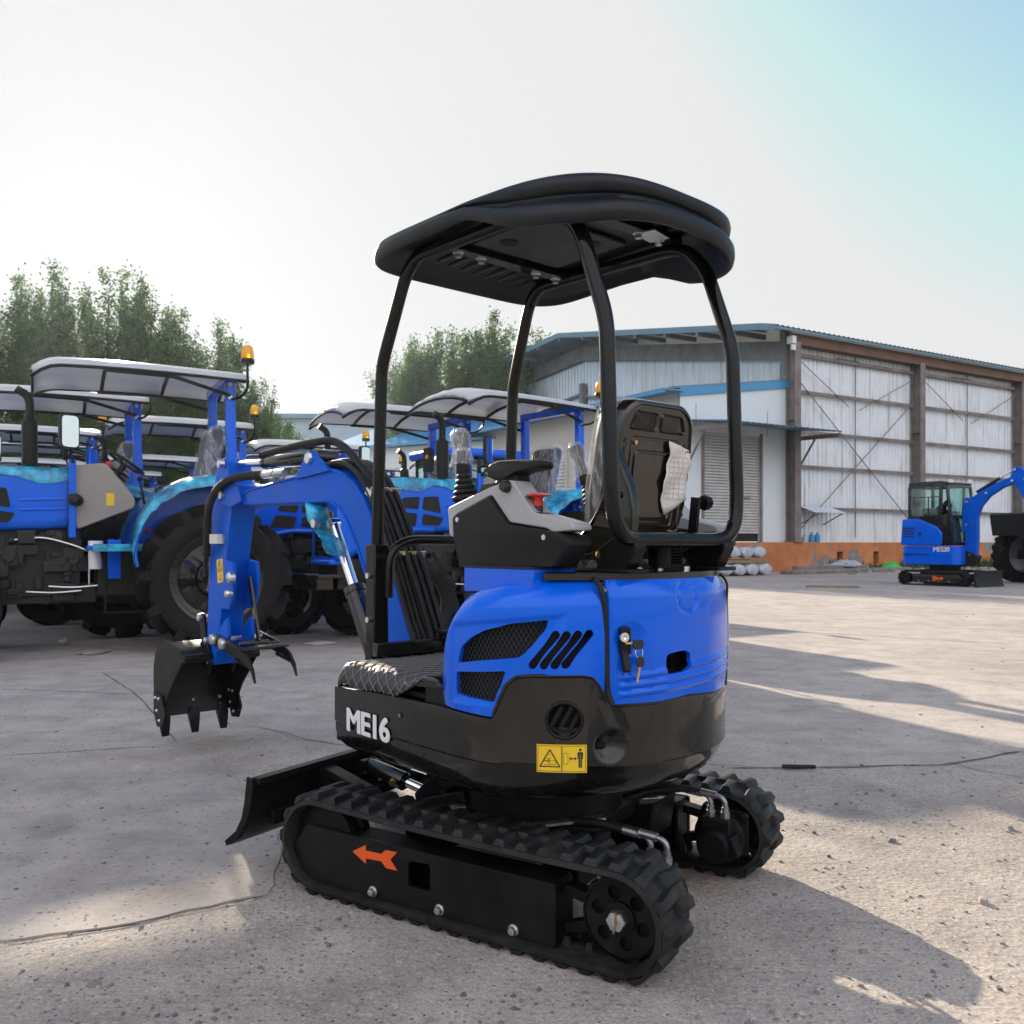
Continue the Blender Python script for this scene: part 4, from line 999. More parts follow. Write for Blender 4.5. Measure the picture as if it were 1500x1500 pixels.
# ------------------------------------------------------------------ tractor prototype (x forward, y left; origin under the rear axle)
TRL = 'blue tractors parked in rows'
def wheel(name, parent, c, R_, w, rr, side, nl, rimmat, lug=.055):
    """tyre with chevron lugs; child rim"""
    g = G(); h = w/2
    prof = [(rr, -h*.72), (rr+.03, -h*.86), (R_*.78, -h), (R_*.84, -h*.93), (R_-lug, -h*.80), (R_-lug+.012, 0), (R_-lug, h*.80), (R_*.84, h*.93), (R_*.78, h), (rr+.03, h*.86), (rr, h*.72)]
    g.lathe(prof, c, (0, 1, 0), 48)
    for k in range(nl*2):
        s = 1 if k % 2 else -1; a0 = 2*PI*k/(nl*2)
        def P(a, y, r): return (c[0]+r*math.cos(a), c[1]+y, c[2]+r*math.sin(a))
        wd = .058/R_; sw = .24/R_*s*side
        def sec(t, hw):     # t 0 centre .. 1 shoulder
            a = a0+sw*t; y = s*(h*(.02+.97*t)); rt = R_-(.0 if t < .8 else .03*(t-.8)/.2); rb = R_-lug-.03
            return [P(a-hw, y, rb), P(a+hw, y, rb), P(a+hw*.72, y, rt), P(a-hw*.72, y, rt)]
        g.rings([sec(0, wd*.7), sec(.5, wd*.8), sec(.85, wd*1.0), sec(1.03, wd*1.05)])
        a = a0+sw*1.03; y = s*h; sl = .10*s*side
        g.rings([[P(a-wd, y*.9, R_-lug-.03), P(a+wd, y*.9, R_-lug-.03), P(a+wd*.74, y*.9, R_-.03), P(a-wd*.74, y*.9, R_-.03)],
                 [P(a-wd, y*1.03, R_-lug-.03), P(a+wd, y*1.03, R_-lug-.03), P(a+wd*.74, y*1.03, R_-.035), P(a-wd*.74, y*1.03, R_-.035)]])
        g.rings([[P(a-wd, y*1.03, R_-lug-.02), P(a+wd, y*1.03, R_-lug-.02), P(a+wd, y*.9, R_-lug-.02), P(a-wd, y*.9, R_-lug-.02)],
                 [P(a-wd*.8+sl, y*1.015, R_*.80), P(a+wd*.6+sl, y*1.015, R_*.80), P(a+wd*.6+sl, y*.95, R_*.80), P(a-wd*.8+sl, y*.95, R_*.80)]])
    t = g.build(name, M['tyre'], parent, 35)
    g = G()
    o = side
    g.lathe([(rr+.012, h*.74), (rr+.012, h*.66), (rr-.03, h*.60), (rr-.05, h*.1), (rr*.80, h*.05), (rr*.78, h*.12), (rr*.45, h*.22), (rr*.40, h*.40), (rr*.25, h*.46), (0, h*.46)], c, (0, o, 0), 36)
    g.lathe([(rr+.012, h*.74), (rr-.02, h*.6), (rr-.05, 0), (0, 0)], c, (0, -o, 0), 30)
    for k in range(8):
        a = 2*PI*k/8; g.cyl((c[0]+rr*.34*math.cos(a), c[1]+o*h*.38, c[2]+rr*.34*math.sin(a)), (c[0]+rr*.34*math.cos(a), c[1]+o*h*.50, c[2]+rr*.34*math.sin(a)), .018, 6)
        a += .39; g.box((c[0]+rr*.66*math.cos(a), c[1]+o*h*.15, c[2]+rr*.66*math.sin(a)), (.07, .05, .05), Mx.Rotation(-a, 3, 'Y'))
    g.build('rim', rimmat, t, 35)
    return t

def rot_m(g):          # turn the mirror head outwards about its stalk
    m = Mx.Translation((1.37, .62, 0)) @ Mx.Rotation(R(-62), 4, 'Z') @ Mx.Translation((-1.37, -.62, 0))
    g.v = [tuple(m @ V(v)) if v[2] > 2.05 and abs(v[1]-.62) < .12 else v for v in g.v]; return g
def make_tractor():
    t = thing('tractor', 'nearest blue farm tractor at left, big rear wheel behind the raised excavator bucket', 'tractor', (0, 0, 0), 0, TRL)
    for s in (1, -1):
        wheel('rear_wheel', t, (0, .80*s, .78), .78, .42, .47, s, 12, M['black'], .115)
        wheel('front_wheel', t, (2.42, .70*s, .48), .48, .30, .27, s, 10, M['black'], .07)
    # chassis
    g = G(); g.box((.35, 0, .85), (1.5, .46, .52)); g.box((0, 0, .78), (.34, 1.3, .30)); g.box((.2, 0, 1.15), (.9, .7, .2)); g.cyl((0, -.6, .78), (0, .6, .78), .16, 14)
    g.build('gearbox', M['engine'], t, bevel=.02)
    g = G(); rr = random.Random(11); g.box((2.0, 0, .95), (1.5, .40, .70)); g.box((1.9, 0, .62), (1.6, .30, .2)); g.box((2.42, 0, .50), (.26, 1.15, .20)); g.box((3.0, 0, .80), (.35, .46, .34))
    for k in range(60):
        x = rr.uniform(1.2, 2.7); z = rr.uniform(.62, 1.28); g.box((x, .2+rr.uniform(0, .09), z), (rr.uniform(.05, .22), rr.uniform(.05, .16), rr.uniform(.05, .2)))
        if k % 3 == 0: g.cyl((x, .22, z), (x+.02, .35, z), rr.uniform(.03, .08), 12)
    g.build('engine', M['engine'], t, bevel=.008)
    g = G()
    for z0, x0, x1 in ((.66, 1.25, 1.75), (.71, 1.10, 1.55)): g.tube(spline([(x0, .40, z0), ((x0+x1)/2, .39, z0-.015), (x1, .38, z0)], 4), .008, 6)
    g.tube(spline([(1.18, .40, 1.06), (1.34, .40, 1.13), (1.6, .36, 1.20), (1.85, .30, 1.18)], 5), .009, 6); g.tube([(1.18, .42, .72), (1.18, .42, 1.06)], .008, 6)
    g.build('fuel_line', M['zinc'], t)
    g = G(); g.lathe([(0, 0), (.06, .0), (.06, .2), (.05, .23), (.07, .24), (.07, .29), (0, .29)], (1.12, .42, .88), (0, 0, 1), 16); g.build('fuel_filter', M['filterw'], t)
    # hood
    def hs(x, w, zb, zt, r=.10):
        P = roundpoly([(w, zb), (w, zt), (-w, zt), (-w, zb)], r, 5); return [(x, y, z) for y, z in P]
    g = G(); secs = [(1.36, .36, 1.30, 1.90), (1.6, .365, 1.28, 1.90), (2.2, .36, 1.26, 1.875), (2.8, .35, 1.10, 1.82), (3.10, .335, .95, 1.74), (3.22, .30, .93, 1.60)]
    g.rings([hs(*q) for q in secs])
    for s in (1, -1):
        for z in (1.60, 1.50): g.tube([(1.40, .366*s, z), (1.6, .368*s, z-.01), (1.8, .367*s, z-.02)], .014, 6)
        g.tube(spline([(2.0, .37*s, 1.30), (2.3, .375*s, 1.30), (2.6, .37*s, 1.22), (2.75, .37*s, 1.08), (2.8, .36*s, .96)], 4), .03, 8)
    hood_ = g.build('hood', M['blue'], t, 35)
    g = G()
    for s in (1, -1):
        for P in (((1.92, 1.70), (2.12, 1.69), (2.14, 1.54), (1.88, 1.50)), ((2.18, 1.69), (2.40, 1.67), (2.46, 1.56), (2.20, 1.54)), ((1.84, 1.45), (2.13, 1.49), (2.15, 1.36), (1.90, 1.35)), ((2.21, 1.49), (2.48, 1.51), (2.56, 1.34), (2.24, 1.34))):
            q = roundpoly(list(P), .03, 4); yy = .366; g.rings([[(x, (yy-.006-max(0, x-2.2)*.02)*s, z) for x, z in q], [(x, (yy+.004-max(0, x-2.2)*.02)*s, z) for x, z in q]])
    g.build('hood_vent', M['void'], hood_)
    g = G(); g.box((3.19, 0, 1.25), (.10, .44, .52)); g.build('front_grille', M['black'], t, bevel=.02)
    g = G()
    for k in range(7): g.box((3.243, 0, 1.04+k*.07), (.012, .40, .012))
    g.build('grille_bar', M['plastic'], t)
    for s in (1, -1):
        g = G(); g.box((3.16, .21*s, 1.62), (.10, .17, .09), Mx.Rotation(.4, 3, 'Y')); g.build('headlight', M['zinc'], t, bevel=.015)
    g = G(); g.box((3.18, 0, .93), (.20, .50, .06)); g.build('grille_frame', M['blue'], t, bevel=.02)
    g = G(); g.box((3.30, 0, .78), (.35, .70, .05)); g.box((3.36, 0, .70), (.2, .6, .14)); g.build('front_weight_bracket', M['black'], t, bevel=.012)
    # teal film over the hood top
    g = G(); rr = random.Random(4); rows = []
    for i in range(20):
        x = 1.355+1.3*i/19; row = []
        for j in range(15):
            a = -1+2*j/14; y = .375*max(-1, min(1, a*1.25)); z = 1.912-.0*(x-1.36)-max(0, x-2.2)*.045-max(0, abs(a)-.8)*.62*(1+.3*math.sin(x*9))
            row.append((x, y*(1.02), z+rr.uniform(-.006, .008)))
        rows.append(row)
    g.rings(rows, False, False, False); g.build('film_cover', M['film'], hood_, 60)
    # exhaust stack
    g = G(); g.lathe([(0, 0), (.12, 0), (.12, .03), (.075, .05), (.075, .50), (.05, .52), (.042, .54), (0, .54)], (1.72, .16, 1.89), (0, 0, 1), 18); g.tube(spline([(1.72, .16, 2.40), (1.72, .16, 2.58), (1.75, .16, 2.66), (1.84, .16, 2.72)], 4), .042, 12); g.build('exhaust_stack', M['blackm'], t)
    # cowl, dash, steering
    g = G(); P = [(1.34, 1.94), (1.02, 1.98), (.74, 1.62), (.74, 1.52), (1.30, 1.28)]; P = roundpoly(P, .05, 4)
    for s in (1, -1): g = G(); g.prism(P, 1, .37*s, .40*s); g.build('side_cowl', M['beige'], t, bevel=.012)
    g = G(); g.box((.98, .403, 1.60), (.075, .002, .13)); g.box((.98, .4045, 1.64), (.04, .001, .03)); g.build('warning_sticker', M['yellow'], t)
    g = G(); g.box((1.12, 0, 1.66), (.32, .60, .56)); g.box((1.36, 0, 1.62), (.05, .74, .66)); g.build('dashboard', M['plastic'], t, bevel=.03)
    g = G()
    for k in range(8): g.lathe([(.10, 0), (.115, .012), (.10, .024)], (1.02-.022*k, 0, 1.62+.040*k), (-.5, 0, .87), 14)
    g.build('steering_boot', M['rubber'], t)
    sw = V((.80, 0, 2.02)); ax = V((-.55, 0, .83)).normalized(); x_ = V((0, 1, 0)); y_ = ax.cross(x_)
    g = G(); g.tube([sw+(x_*math.cos(a)+y_*math.sin(a))*.21 for a in frange(0, 2*PI, 33)[:-1]], .018, 8, closed=True)
    for k in range(3): a = PI/2+2*PI*k/3; g.bar(sw-ax*.04, sw+(x_*math.cos(a)+y_*math.sin(a))*.2, .04, .012, ax)
    g.cyl(sw-ax*.35, sw-ax*.02, .035, 10); g.build('steering_wheel', M['plastic'], t)
    for s in (1, -1): g = G(); g.box((1.335, .42*s, 1.60), (.07, .06, .80)); g.build('cowl_post', M['blue'], t, bevel=.008)
    g = G(); g.box((.95, .44, .98), (.12, .22, .40)); g.build('step_bracket', M['blue'], t, bevel=.008)
    g = G()
    for s in (1, -1): g.lathe([(0, .10), (.05, .09), (.07, .04), (.07, 0), (0, -.01)], (1.30, .47*s, 1.58), (.3, s*.8, .2), 14)
    g.build('work_light', M['plastic'], t)
    g = G(); g.tube(spline([(1.32, .42, 1.95), (1.34, .50, 2.0), (1.36, .58, 2.05), (1.37, .62, 2.12)], 4), .012, 6); g.rings([[(x, .62+y*1.0, 2.26+z) for y, z in roundpoly([(-.10, -.17), (.10, -.17), (.10, .17), (-.10, .17)], .05)] for x in (1.39, 1.35)]); g = rot_m(g); mi_ = g.build('side_mirror', M['plastic'], t, bevel=.012)
    g = G(); g.rings([[(x, .62+y, 2.26+z) for y, z in roundpoly([(-.085, -.155), (.085, -.155), (.085, .155), (-.085, .155)], .045)] for x in (1.350, 1.343)]); g = rot_m(g); g.build('mirror_glass', M['mirror'], mi_, 0)
    g = G(); g.tube(spline([(1.32, -.42, 1.95), (1.34, -.50, 2.0), (1.36, -.60, 2.05), (1.37, -.66, 2.12)], 4), .012, 6); g.rings([[(x, -.66+y, 2.24+z) for y, z in roundpoly([(-.10, -.16), (.10, -.16), (.10, .16), (-.10, .16)], .04)] for x in (1.40, 1.35)]); mi2 = g.build('side_mirror', M['plastic'], t, bevel=.012)
    g = G(); g.lathe([(0, .008), (.03, .006), (.032, 0)], (1.402, -.66, 2.28), (1, 0, 0), 14); g.build('reflector', M['amber'], mi2)
    # seat
    g = G(); g.prism(roundpoly([(-.02, 1.66), (.46, 1.68), (.50, 1.76), (.44, 1.80), (.02, 1.78)], .05), 1, -.24, .24); g.prism(roundpoly([(-.04, 1.72), (.08, 1.74), (.0, 2.20), (-.06, 2.42), (-.16, 2.44), (-.20, 2.38), (-.14, 2.1)], .06), 1, -.23, .23); g.box((.2, 0, 1.52), (.36, .36, .3))
    st_ = g.build('seat', M['plastic'], t, 45, bevel=.03)
    g = G(); g.prism(roundpoly([(-.06, 1.74), (.10, 1.76), (.02, 2.20), (-.04, 2.45), (-.17, 2.47), (-.23, 2.38), (-.16, 2.1)], .06), 1, -.25, .25); g.build('seat_wrap', M['clear2'], st_, 45)
    # platform, steps, levers
    g = G(); g.box((.84, 0, 1.10), (.74, 1.46, .04)); g.build('platform', M['blue'], t, bevel=.008)
    g = G(); g.box((.86, .74, 1.10), (.60, .02, .075)); g.build('platform_film', M['film'], t)
    for s in (1, -1):
        g = G()
        for x in (.58, 1.08): g.tube(arcpath([(x, .66*s, 1.06), (x+(.05 if x < .8 else -.05), .72*s, .80), (x+(.03 if x < .8 else -.03), .76*s, .44)], .05), .012, 6)
        for z in (.74, .45): g.box((.83, .74*s, z), (.46, .10, .018))
        g.build('step', M['steel_dark'], t)
    g = G(); g.tube([(.60, .42, 1.15), (.64, .42, 1.5), (.70, .44, 1.80)], .012, 6); g.tube([(.78, .36, 1.12), (.72, .40, 1.32)], .012, 6); g.tube([(.92, .2, 1.4), (.98, .25, 1.95)], .012, 6); lv = g.build('lever', M['steel_dark'], t)
    g = G(); g.ball((.70, .44, 1.82), .032, 8); g.build('lever_knob', M['plastic'], lv)
    g = G(); g.ball((.72, .40, 1.33), .03, 8); g.ball((.98, .25, 1.98), .036, 8); g.ball((.62, .50, 1.28), .028, 8); g.build('lever_knob', M['red'], lv)
    # fenders
    for s in (1, -1):
        prof = [(.78, .98), (.80, 1.12), (.76, 1.30), (.68, 1.48), (.54, 1.64), (.36, 1.75), (.16, 1.81), (-.08, 1.82), (-.34, 1.76), (-.50, 1.64)]
        prof = [(p[0], p[1]) for p in spline(prof, 3)]
        g = G(); rows = []
        for x, z in prof:
            rows.append([(x*.985, .42*s, z-.02), (x, .50*s, z+.005), (x*1.0, .70*s, z+.03*(1 if z > 1.5 else .4)), (x, .86*s, z+.012), (x*1.01, .985*s, z-.02), (x*1.0, 1.0*s, z-.075), (x*.97, .985*s, z-.06), (x*.97, .86*s, z-.02), (x*.96, .44*s, z-.04)])
        g.rings(rows, True, True)
        ctr = (.1, 1.1); pl = [(x*.96, z-.03) for x, z in prof]+[(-.45, 1.2), (.3, 1.15)]
        g.prism(pl, 1, .42*s, .44*s)
        fe = g.build('fender', M['blue'], t, 40)
        g = G(); rr = random.Random(8 if s > 0 else 9); rows = []
        n = len(prof)
        for i, (x, z) in enumerate(prof[int(n*.03):]):
            w0 = .46; jt = lambda: rr.uniform(-.006, .010)
            rows.append([(x*1.005, w0*s, z+.012), (x*1.01, .56*s, z+.03+jt()), (x*1.01, .70*s, z+.05+jt()), (x*1.01, .84*s, z+.034+jt()), (x*1.02, .97*s, z+.0+jt()), (x*1.02, 1.012*s, z-.05), (x*1.015, 1.014*s, z-.085-.03*rr.random())])
        g.rings(rows, False, False, False); g.build('film_cover', M['film'], fe, 60)
    # roll bar
    g = G()
    for s in (1, -1):
        g.prism([(-.27, 1.45), (-.16, 1.45), (-.165, 2.05), (-.15, 2.35), (-.14, 2.94), (-.245, 2.94), (-.255, 2.35), (-.27, 2.05)], 1, .56*s-.045, .56*s+.045)
        g.box((-.21, .56*s, 1.55), (.26, .03, .24))
    g.box((-.19, 0, 2.92), (.115, 1.2, .09)); rb = g.build('roll_bar', M['blue'], t, bevel=.012)
    g = G()
    for s in (1, -1):
        for z in (2.86, 2.72): g.cyl((-.19, (.56+.04)*s, z), (-.19, (.56+.062)*s, z), .022, 8)
        for x, z in ((-.27, 1.62), (-.15, 1.62), (-.27, 1.50), (-.15, 1.50)): g.cyl((x, .60*s, z), (x, .625*s, z), .018, 8)
    g.build('bolt', M['zinc'], rb)
    # canopy
    def cz(x, y): q = (x+.35)/2.05; return 2.985+.04*math.sin(min(1, q)*PI*.75)-.03*q-(.10 if q > .88 else 0)*((q-.88)/.12)**2+.13*(1-(y/.75)**2)-.06
    g = G(); rows = []
    xs = frange(-.36, 1.70, 26)
    for k, x in enumerate(xs):
        nar = .75-(.10*max(0, (x-1.45)/.25)**2)
        rows.append([(x, nar*a, cz(x, nar*a)-(.035 if abs(a) > .985 else 0)+(.012 if abs(a) < .9 and int((a+1)*6) % 2 else 0)) for a in frange(-1, 1, 21)])
    g.rings(rows, False, False, False); c_ = g.build('canopy', M['roofsheet'], t, 50); md = c_.modifiers.new('t', 'SOLIDIFY'); md.thickness = .018; md.offset = -1
    g = G()
    for s in (1, -1):
        g.tube([(x, (.765-(.10*max(0, (x-1.45)/.25)**2))*s, cz(x, .75)-.045) for x in xs], .018, 8)
        g.tube([(-.19, .62*s, 2.74), (.4, .70*s, 2.88), (1.05, .745*s, cz(1.05, .75)-.06)], .02, 8)
    for x in (-.30, .35, 1.0): g.tube([(x, y, cz(x, y)-.045) for y in frange(-.75, .75, 7)], .022, 8)
    g.tube([(1.70, y, cz(1.7, y)-.03) for y in frange(-.65, .65, 9)], .016, 8)
    g.build('canopy_frame', M['blackm'], t)
    # beacon on its mast
    g = G(); g.tube(spline([(-.20, .62, 2.70), (-.28, .70, 2.72), (-.33, .80, 2.80), (-.33, .82, 2.95), (-.33, .82, 3.08)], 5), .015, 8); bm_ = g.build('beacon_mast', M['blackm'], t)
    g = G(); g.lathe([(0, 0), (.07, 0), (.075, .03), (.066, .05), (0, .05)], (-.33, .82, 3.06), (0, 0, 1), 20); g.build('beacon_base', M['blackm'], bm_)
    g = G(); g.lathe([(.062, .0), (.068, .01), (.062, .09), (.048, .135), (.02, .15), (0, .152)], (-.33, .82, 3.11), (0, 0, 1), 20); g.build('beacon_lens', M['amber'], bm_)
    return t
TRAC = make_tractor()
def post_to_origin(X, Y, hd):
    a = R(hd); F = (math.cos(a), math.sin(a)); L_ = (-math.sin(a), math.cos(a))
    return (X+.19*F[0]-.6*L_[0], Y+.19*F[1]-.6*L_[1], 0)
def px(x, Y): return (x-750)/1300*Y
TRAC.location = post_to_origin(px(337, 9.6), 9.6, 208); TRAC.rotation_euler = (0, 0, R(208))
FARSKIP = ('fuel_line', 'lever', 'step', 'warning_sticker', 'grille_bar')
TP = [  # (post X, post Y, heading, label)
 (px(200, 11.1), 11.1, 208, 'blue tractor just beyond the nearest one, canopy cut off by the photo edge', ()),
 (px(851, 11.7), 11.7, 219, 'blue tractor whose bonnet shows through the open cab of the black excavator', ()),
 (px(685, 12.6), 12.6, 211, 'blue tractor behind the excavator boom, canopy ending at the left front post', ()),
 (px(355, 13.7), 13.7, 208, 'tractor in the gap right of the nearest big blue roll bar, beacon beside tree', FARSKIP),
 (px(135, 14.6), 14.6, 208, 'tractor seen between the black exhaust pipe and the left canopy posts', FARSKIP),
 (px(520, 16.8), 16.8, 208, 'tractor with pale canopy right above the excavator boom hoses', FARSKIP),
 (px(140, 16.6), 16.6, 208, 'small distant tractor under the second beacon at far left', FARSKIP),
 (-3.83, 18.7, 208, 'distant tractor canopy just over the arm cylinder of the excavator', FARSKIP),
 (-6.85, 19.45, 208, 'distant tractor half hidden by the steering wheel of the nearest tractor', FARSKIP),
 (.0, 19.4, 208, 'distant tractor behind the film wrapped joystick', FARSKIP),
 (-2.9, 21.6, 208, 'distant tractor in front of the grey blue shed, right of the boom', FARSKIP),
 (-9.85, 20.2, 208, 'distant tractor at far left behind the mirror of the nearest tractor', FARSKIP),
 (-5.9, 22.3, 208, 'distant tractor seen above the blue arm of the big excavator', FARSKIP),
 (-9.4, 23.4, 208, 'farthest tractor in the left rows, only its white canopy showing', FARSKIP),
 (-12.5, 18.8, 208, 'tractor in the back row cut by the left photo edge', FARSKIP),
 (-1.93, 24.4, 208, 'faint distant tractor roof seen between the exhaust stack and the joystick', FARSKIP),
 (-4.7, 25.6, 208, 'last tractor of the rows, a sliver of canopy below the pale shed', FARSKIP),
]
for X, Y, hd, lab, sk in TP: dup(TRAC, post_to_origin(X, Y, hd), R(hd), lab, TRL, sk)
# one tractor with a glazed cab further back
ct = dup(TRAC, post_to_origin(.05, 15.7, 208), R(208), 'blue tractor with a closed glass cab behind the joystick', TRL, FARSKIP+('canopy', 'canopy_frame', 'beacon_mast', 'roll_bar'))
g = G()
for x, y in ((-.3, .62), (-.3, -.62), (.55, .70), (.55, -.70), (1.2, .55), (1.2, -.55)): g.bar((x, y, 1.2), (x, y*.95, 2.62), .06, .06)
for z in (1.25, 2.6): g.tube([(-.3, .62, z), (1.2, .55, z), (1.2, -.55, z), (-.3, -.62, z)], .03, 8, closed=True)
g.build('cab_frame', M['blackm'], ct)
g = G(); g.box((.45, 0, 2.70), (1.75, 1.4, .16)); g.build('cab_roof', M['blue'], ct, bevel=.06)
g = G(); g.rings([[(-.3, .62, z), (.55, .69, z), (1.2, .55, z), (1.2, -.55, z), (.55, -.69, z), (-.3, -.62, z)] for z in (1.3, 2.58)], False, False); g.build('cab_window', M['glass'], ct, 0)
# ------------------------------------------------------------------ ground
def ground_mat(name, smooth):
    m = bpy.data.materials.new(name); m.use_nodes = True; nt = m.node_tree; N = nt.nodes; L = nt.links; b = N['Principled BSDF']
    geo = N.new('ShaderNodeNewGeometry')
    def nz(scale, det=5, rough=.6, dist=0, vec=None):
        n = N.new('ShaderNodeTexNoise'); n.inputs['Scale'].default_value = scale; n.inputs['Detail'].default_value = det; n.inputs['Roughness'].default_value = rough; n.inputs['Distortion'].default_value = dist
        L.new(vec or geo.outputs['Position'], n.inputs['Vector']); return n
    def ramp(src, els):
        r = N.new('ShaderNodeValToRGB'); e = r.color_ramp.elements
        e[0].position, e[0].color = els[0][0], (*els[0][1], 1); e[1].position, e[1].color = els[-1][0], (*els[-1][1], 1)
        for p, c in els[1:-1]: q = e.new(p); q.color = (*c, 1)
        L.new(src, r.inputs['Fac']); return r
    def mix(a, b_, fac, mode='MIX'):
        x = N.new('ShaderNodeMix'); x.data_type = 'RGBA'; x.blend_type = mode
        for sock, v in ((x.inputs[6], a), (x.inputs[7], b_), (x.inputs[0], fac)):
            if isinstance(v, (int, float)): sock.default_value = v
            elif isinstance(v, tuple): sock.default_value = (*v, 1)
            else: L.new(v, sock)
        return x.outputs[2]
    big = nz(.45, 6, .62, .4); mid = nz(3.2, 7, .65, .3); fine = nz(60, 4, .7); sp = nz(120, 3, .6)
    vo = N.new('ShaderNodeTexVoronoi'); vo.inputs['Scale'].default_value = 48; vo.inputs['Randomness'].default_value = 1; L.new(geo.outputs['Position'], vo.inputs['Vector'])
    vo2 = N.new('ShaderNodeTexVoronoi'); vo2.inputs['Scale'].default_value = 24 if smooth else 42; L.new(geo.outputs['Position'], vo2.inputs['Vector'])
    if smooth:
        base = ramp(big.outputs['Fac'], [(.30, (.30, .276, .266)), (.52, (.36, .332, .318)), (.72, (.42, .388, .366))]).outputs[0]
        base = mix(base, ramp(mid.outputs['Fac'], [(.3, (.66, .65, .65)), (.55, (1, 1, 1)), (.75, (1.12, 1.1, 1.08))]).outputs[0], .8, 'MULTIPLY')
        base = mix(base, ramp(fine.outputs['Fac'], [(.25, (.7, .7, .7)), (.5, (1, 1, 1)), (.8, (1.15, 1.13, 1.1))]).outputs[0], .75, 'MULTIPLY')
        dots = ramp(vo2.outputs['Distance'], [(.0, (1, 1, 1)), (.10, (1, 1, 1)), (.16, (0, 0, 0))]).outputs[0]
        sel = ramp(vo2.outputs['Color'], [(.0, (0, 0, 0)), (.80, (0, 0, 0)), (.84, (1, 1, 1))]).outputs[0]
        dk = mix(dots, sel, 1., 'MULTIPLY'); base = mix(base, (.07, .065, .065), dk)
        pit = ramp(nz(38, 3, .5).outputs['Fac'], [(.30, (1, 1, 1)), (.36, (0, 0, 0))]).outputs[0]; base = mix(base, (.12, .11, .105), pit)
        bs, bd = .35, .004; hsrc = mix(fine.outputs['Fac'], mid.outputs['Fac'], .5)
    else:
        stone = ramp(vo.outputs['Color'], [(.0, (.10, .095, .095)), (.15, (.24, .222, .215)), (.42, (.40, .365, .34)), (.62, (.50, .43, .37)), (.8, (.33, .31, .315)), (1, (.62, .57, .52))]).outputs[0]
        paste = ramp(mid.outputs['Fac'], [(.3, (.28, .257, .245)), (.6, (.42, .385, .36)), (.8, (.50, .455, .41))]).outputs[0]
        edge = ramp(vo.outputs['Distance'], [(.35, (0, 0, 0)), (.6, (1, 1, 1))]).outputs[0]
        base = mix(mix(stone, paste, edge), paste, .38); base = mix(base, ramp(big.outputs['Fac'], [(.3, (.72, .71, .71)), (.5, (.95, .95, .95)), (.7, (1.12, 1.08, 1.04))]).outputs[0], 1., 'MULTIPLY')
        base = mix(base, ramp(sp.outputs['Fac'], [(.32, (.50, .49, .49)), (.5, (.9, .9, .9)), (.70, (1.2, 1.17, 1.12))]).outputs[0], .8, 'MULTIPLY')
        dots = ramp(vo2.outputs['Distance'], [(.0, (1, 1, 1)), (.12, (1, 1, 1)), (.22, (0, 0, 0))]).outputs[0]
        sel = ramp(vo2.outputs['Color'], [(.0, (0, 0, 0)), (.50, (0, 0, 0)), (.54, (1, 1, 1))]).outputs[0]
        dk = mix(dots, sel, 1., 'MULTIPLY'); base = mix(base, (.075, .07, .07), dk)
        bs, bd = .8, .008; hsrc = mix(mix(vo.outputs['Distance'], sp.outputs['Fac'], .35), mid.outputs['Fac'], .4)
    # drag and tyre marks running across the yard
    mpn = N.new('ShaderNodeMapping'); mpn.inputs['Rotation'].default_value = (0, 0, .55); mpn.inputs['Scale'].default_value = (.35, 5., 1); L.new(geo.outputs['Position'], mpn.inputs[0])
    base = mix(base, ramp(nz(1.2, 6, .62, .3, mpn.outputs[0]).outputs['Fac'], [(.32, (.74, .73, .73)), (.5, (1, 1, 1)), (.72, (1.08, 1.07, 1.05))]).outputs[0], .32, 'MULTIPLY')
    base = mix(base, (1.10, 1.06, 1.0), 1., 'MULTIPLY')
    # old oil stains
    st = ramp(nz(.9, 4, .6, .8).outputs['Fac'], [(.62, (0, 0, 0)), (.76, (.6, .6, .6))]).outputs[0]; base = mix(base, (.10, .095, .095), st)
    L.new(base, b.inputs['Base Color']); b.inputs['Roughness'].default_value = .88; b.inputs['Specular IOR Level'].default_value = .35
    bp = N.new('ShaderNodeBump'); bp.inputs['Strength'].default_value = bs; bp.inputs['Distance'].default_value = bd; L.new(hsrc, bp.inputs['Height']); L.new(bp.outputs[0], b.inputs['Normal'])
    return m
M['rough'] = ground_mat('exposed_aggregate_concrete', False); M['smooth'] = ground_mat('trowelled_concrete', True)
g = G(); g.add([(-160, -40, 0), (160, -40, 0), (160, 260, 0), (-160, 260, 0)], [(0, 1, 2, 3)]); o = g.build('ground', M['rough'], None, 0); o['kind'] = 'structure'
def gp(x, y): Y = 1.15*1300/(y-795); return ((x-750)/1300*Y, Y)
def slab(name, pts, jit=.02, z=.004):
    rr = random.Random(len(pts)); out = []
    n = len(pts)
    for i in range(n):
        a, b = V(pts[i]), V(pts[(i+1) % n]); L_ = (b-a).length; m = max(1, min(60, int(L_/.06))); 
        if L_ > 12: m = 1
        d = (b-a).normalized() if L_ else V((1, 0)); x = V((-d.y, d.x))
        for k in range(m):
            t = k/m; p = a.lerp(b, t)+x*(noise.noise((p_ := a.lerp(b, t)).to_3d()*3.1)*jit*2.2+rr.uniform(-jit, jit)*.45); out.append((p.x, p.y))
    g = G(); g.prism(out, 2, z-.02, z); o = g.build(name, M['smooth'], None, 0); o['kind'] = 'structure'; return o
slab('concrete_slab', [gp(-300, 1452), gp(0, 1382), gp(210, 1350), gp(395, 1308), gp(412, 1250), gp(395, 1190), gp(300, 1110), gp(262, 1092), gp(330, 1078), gp(390, 1068), gp(450, 1085), gp(560, 1100), gp(760, 1110), (.05, 26), (-40, 60), (-60, 10)])
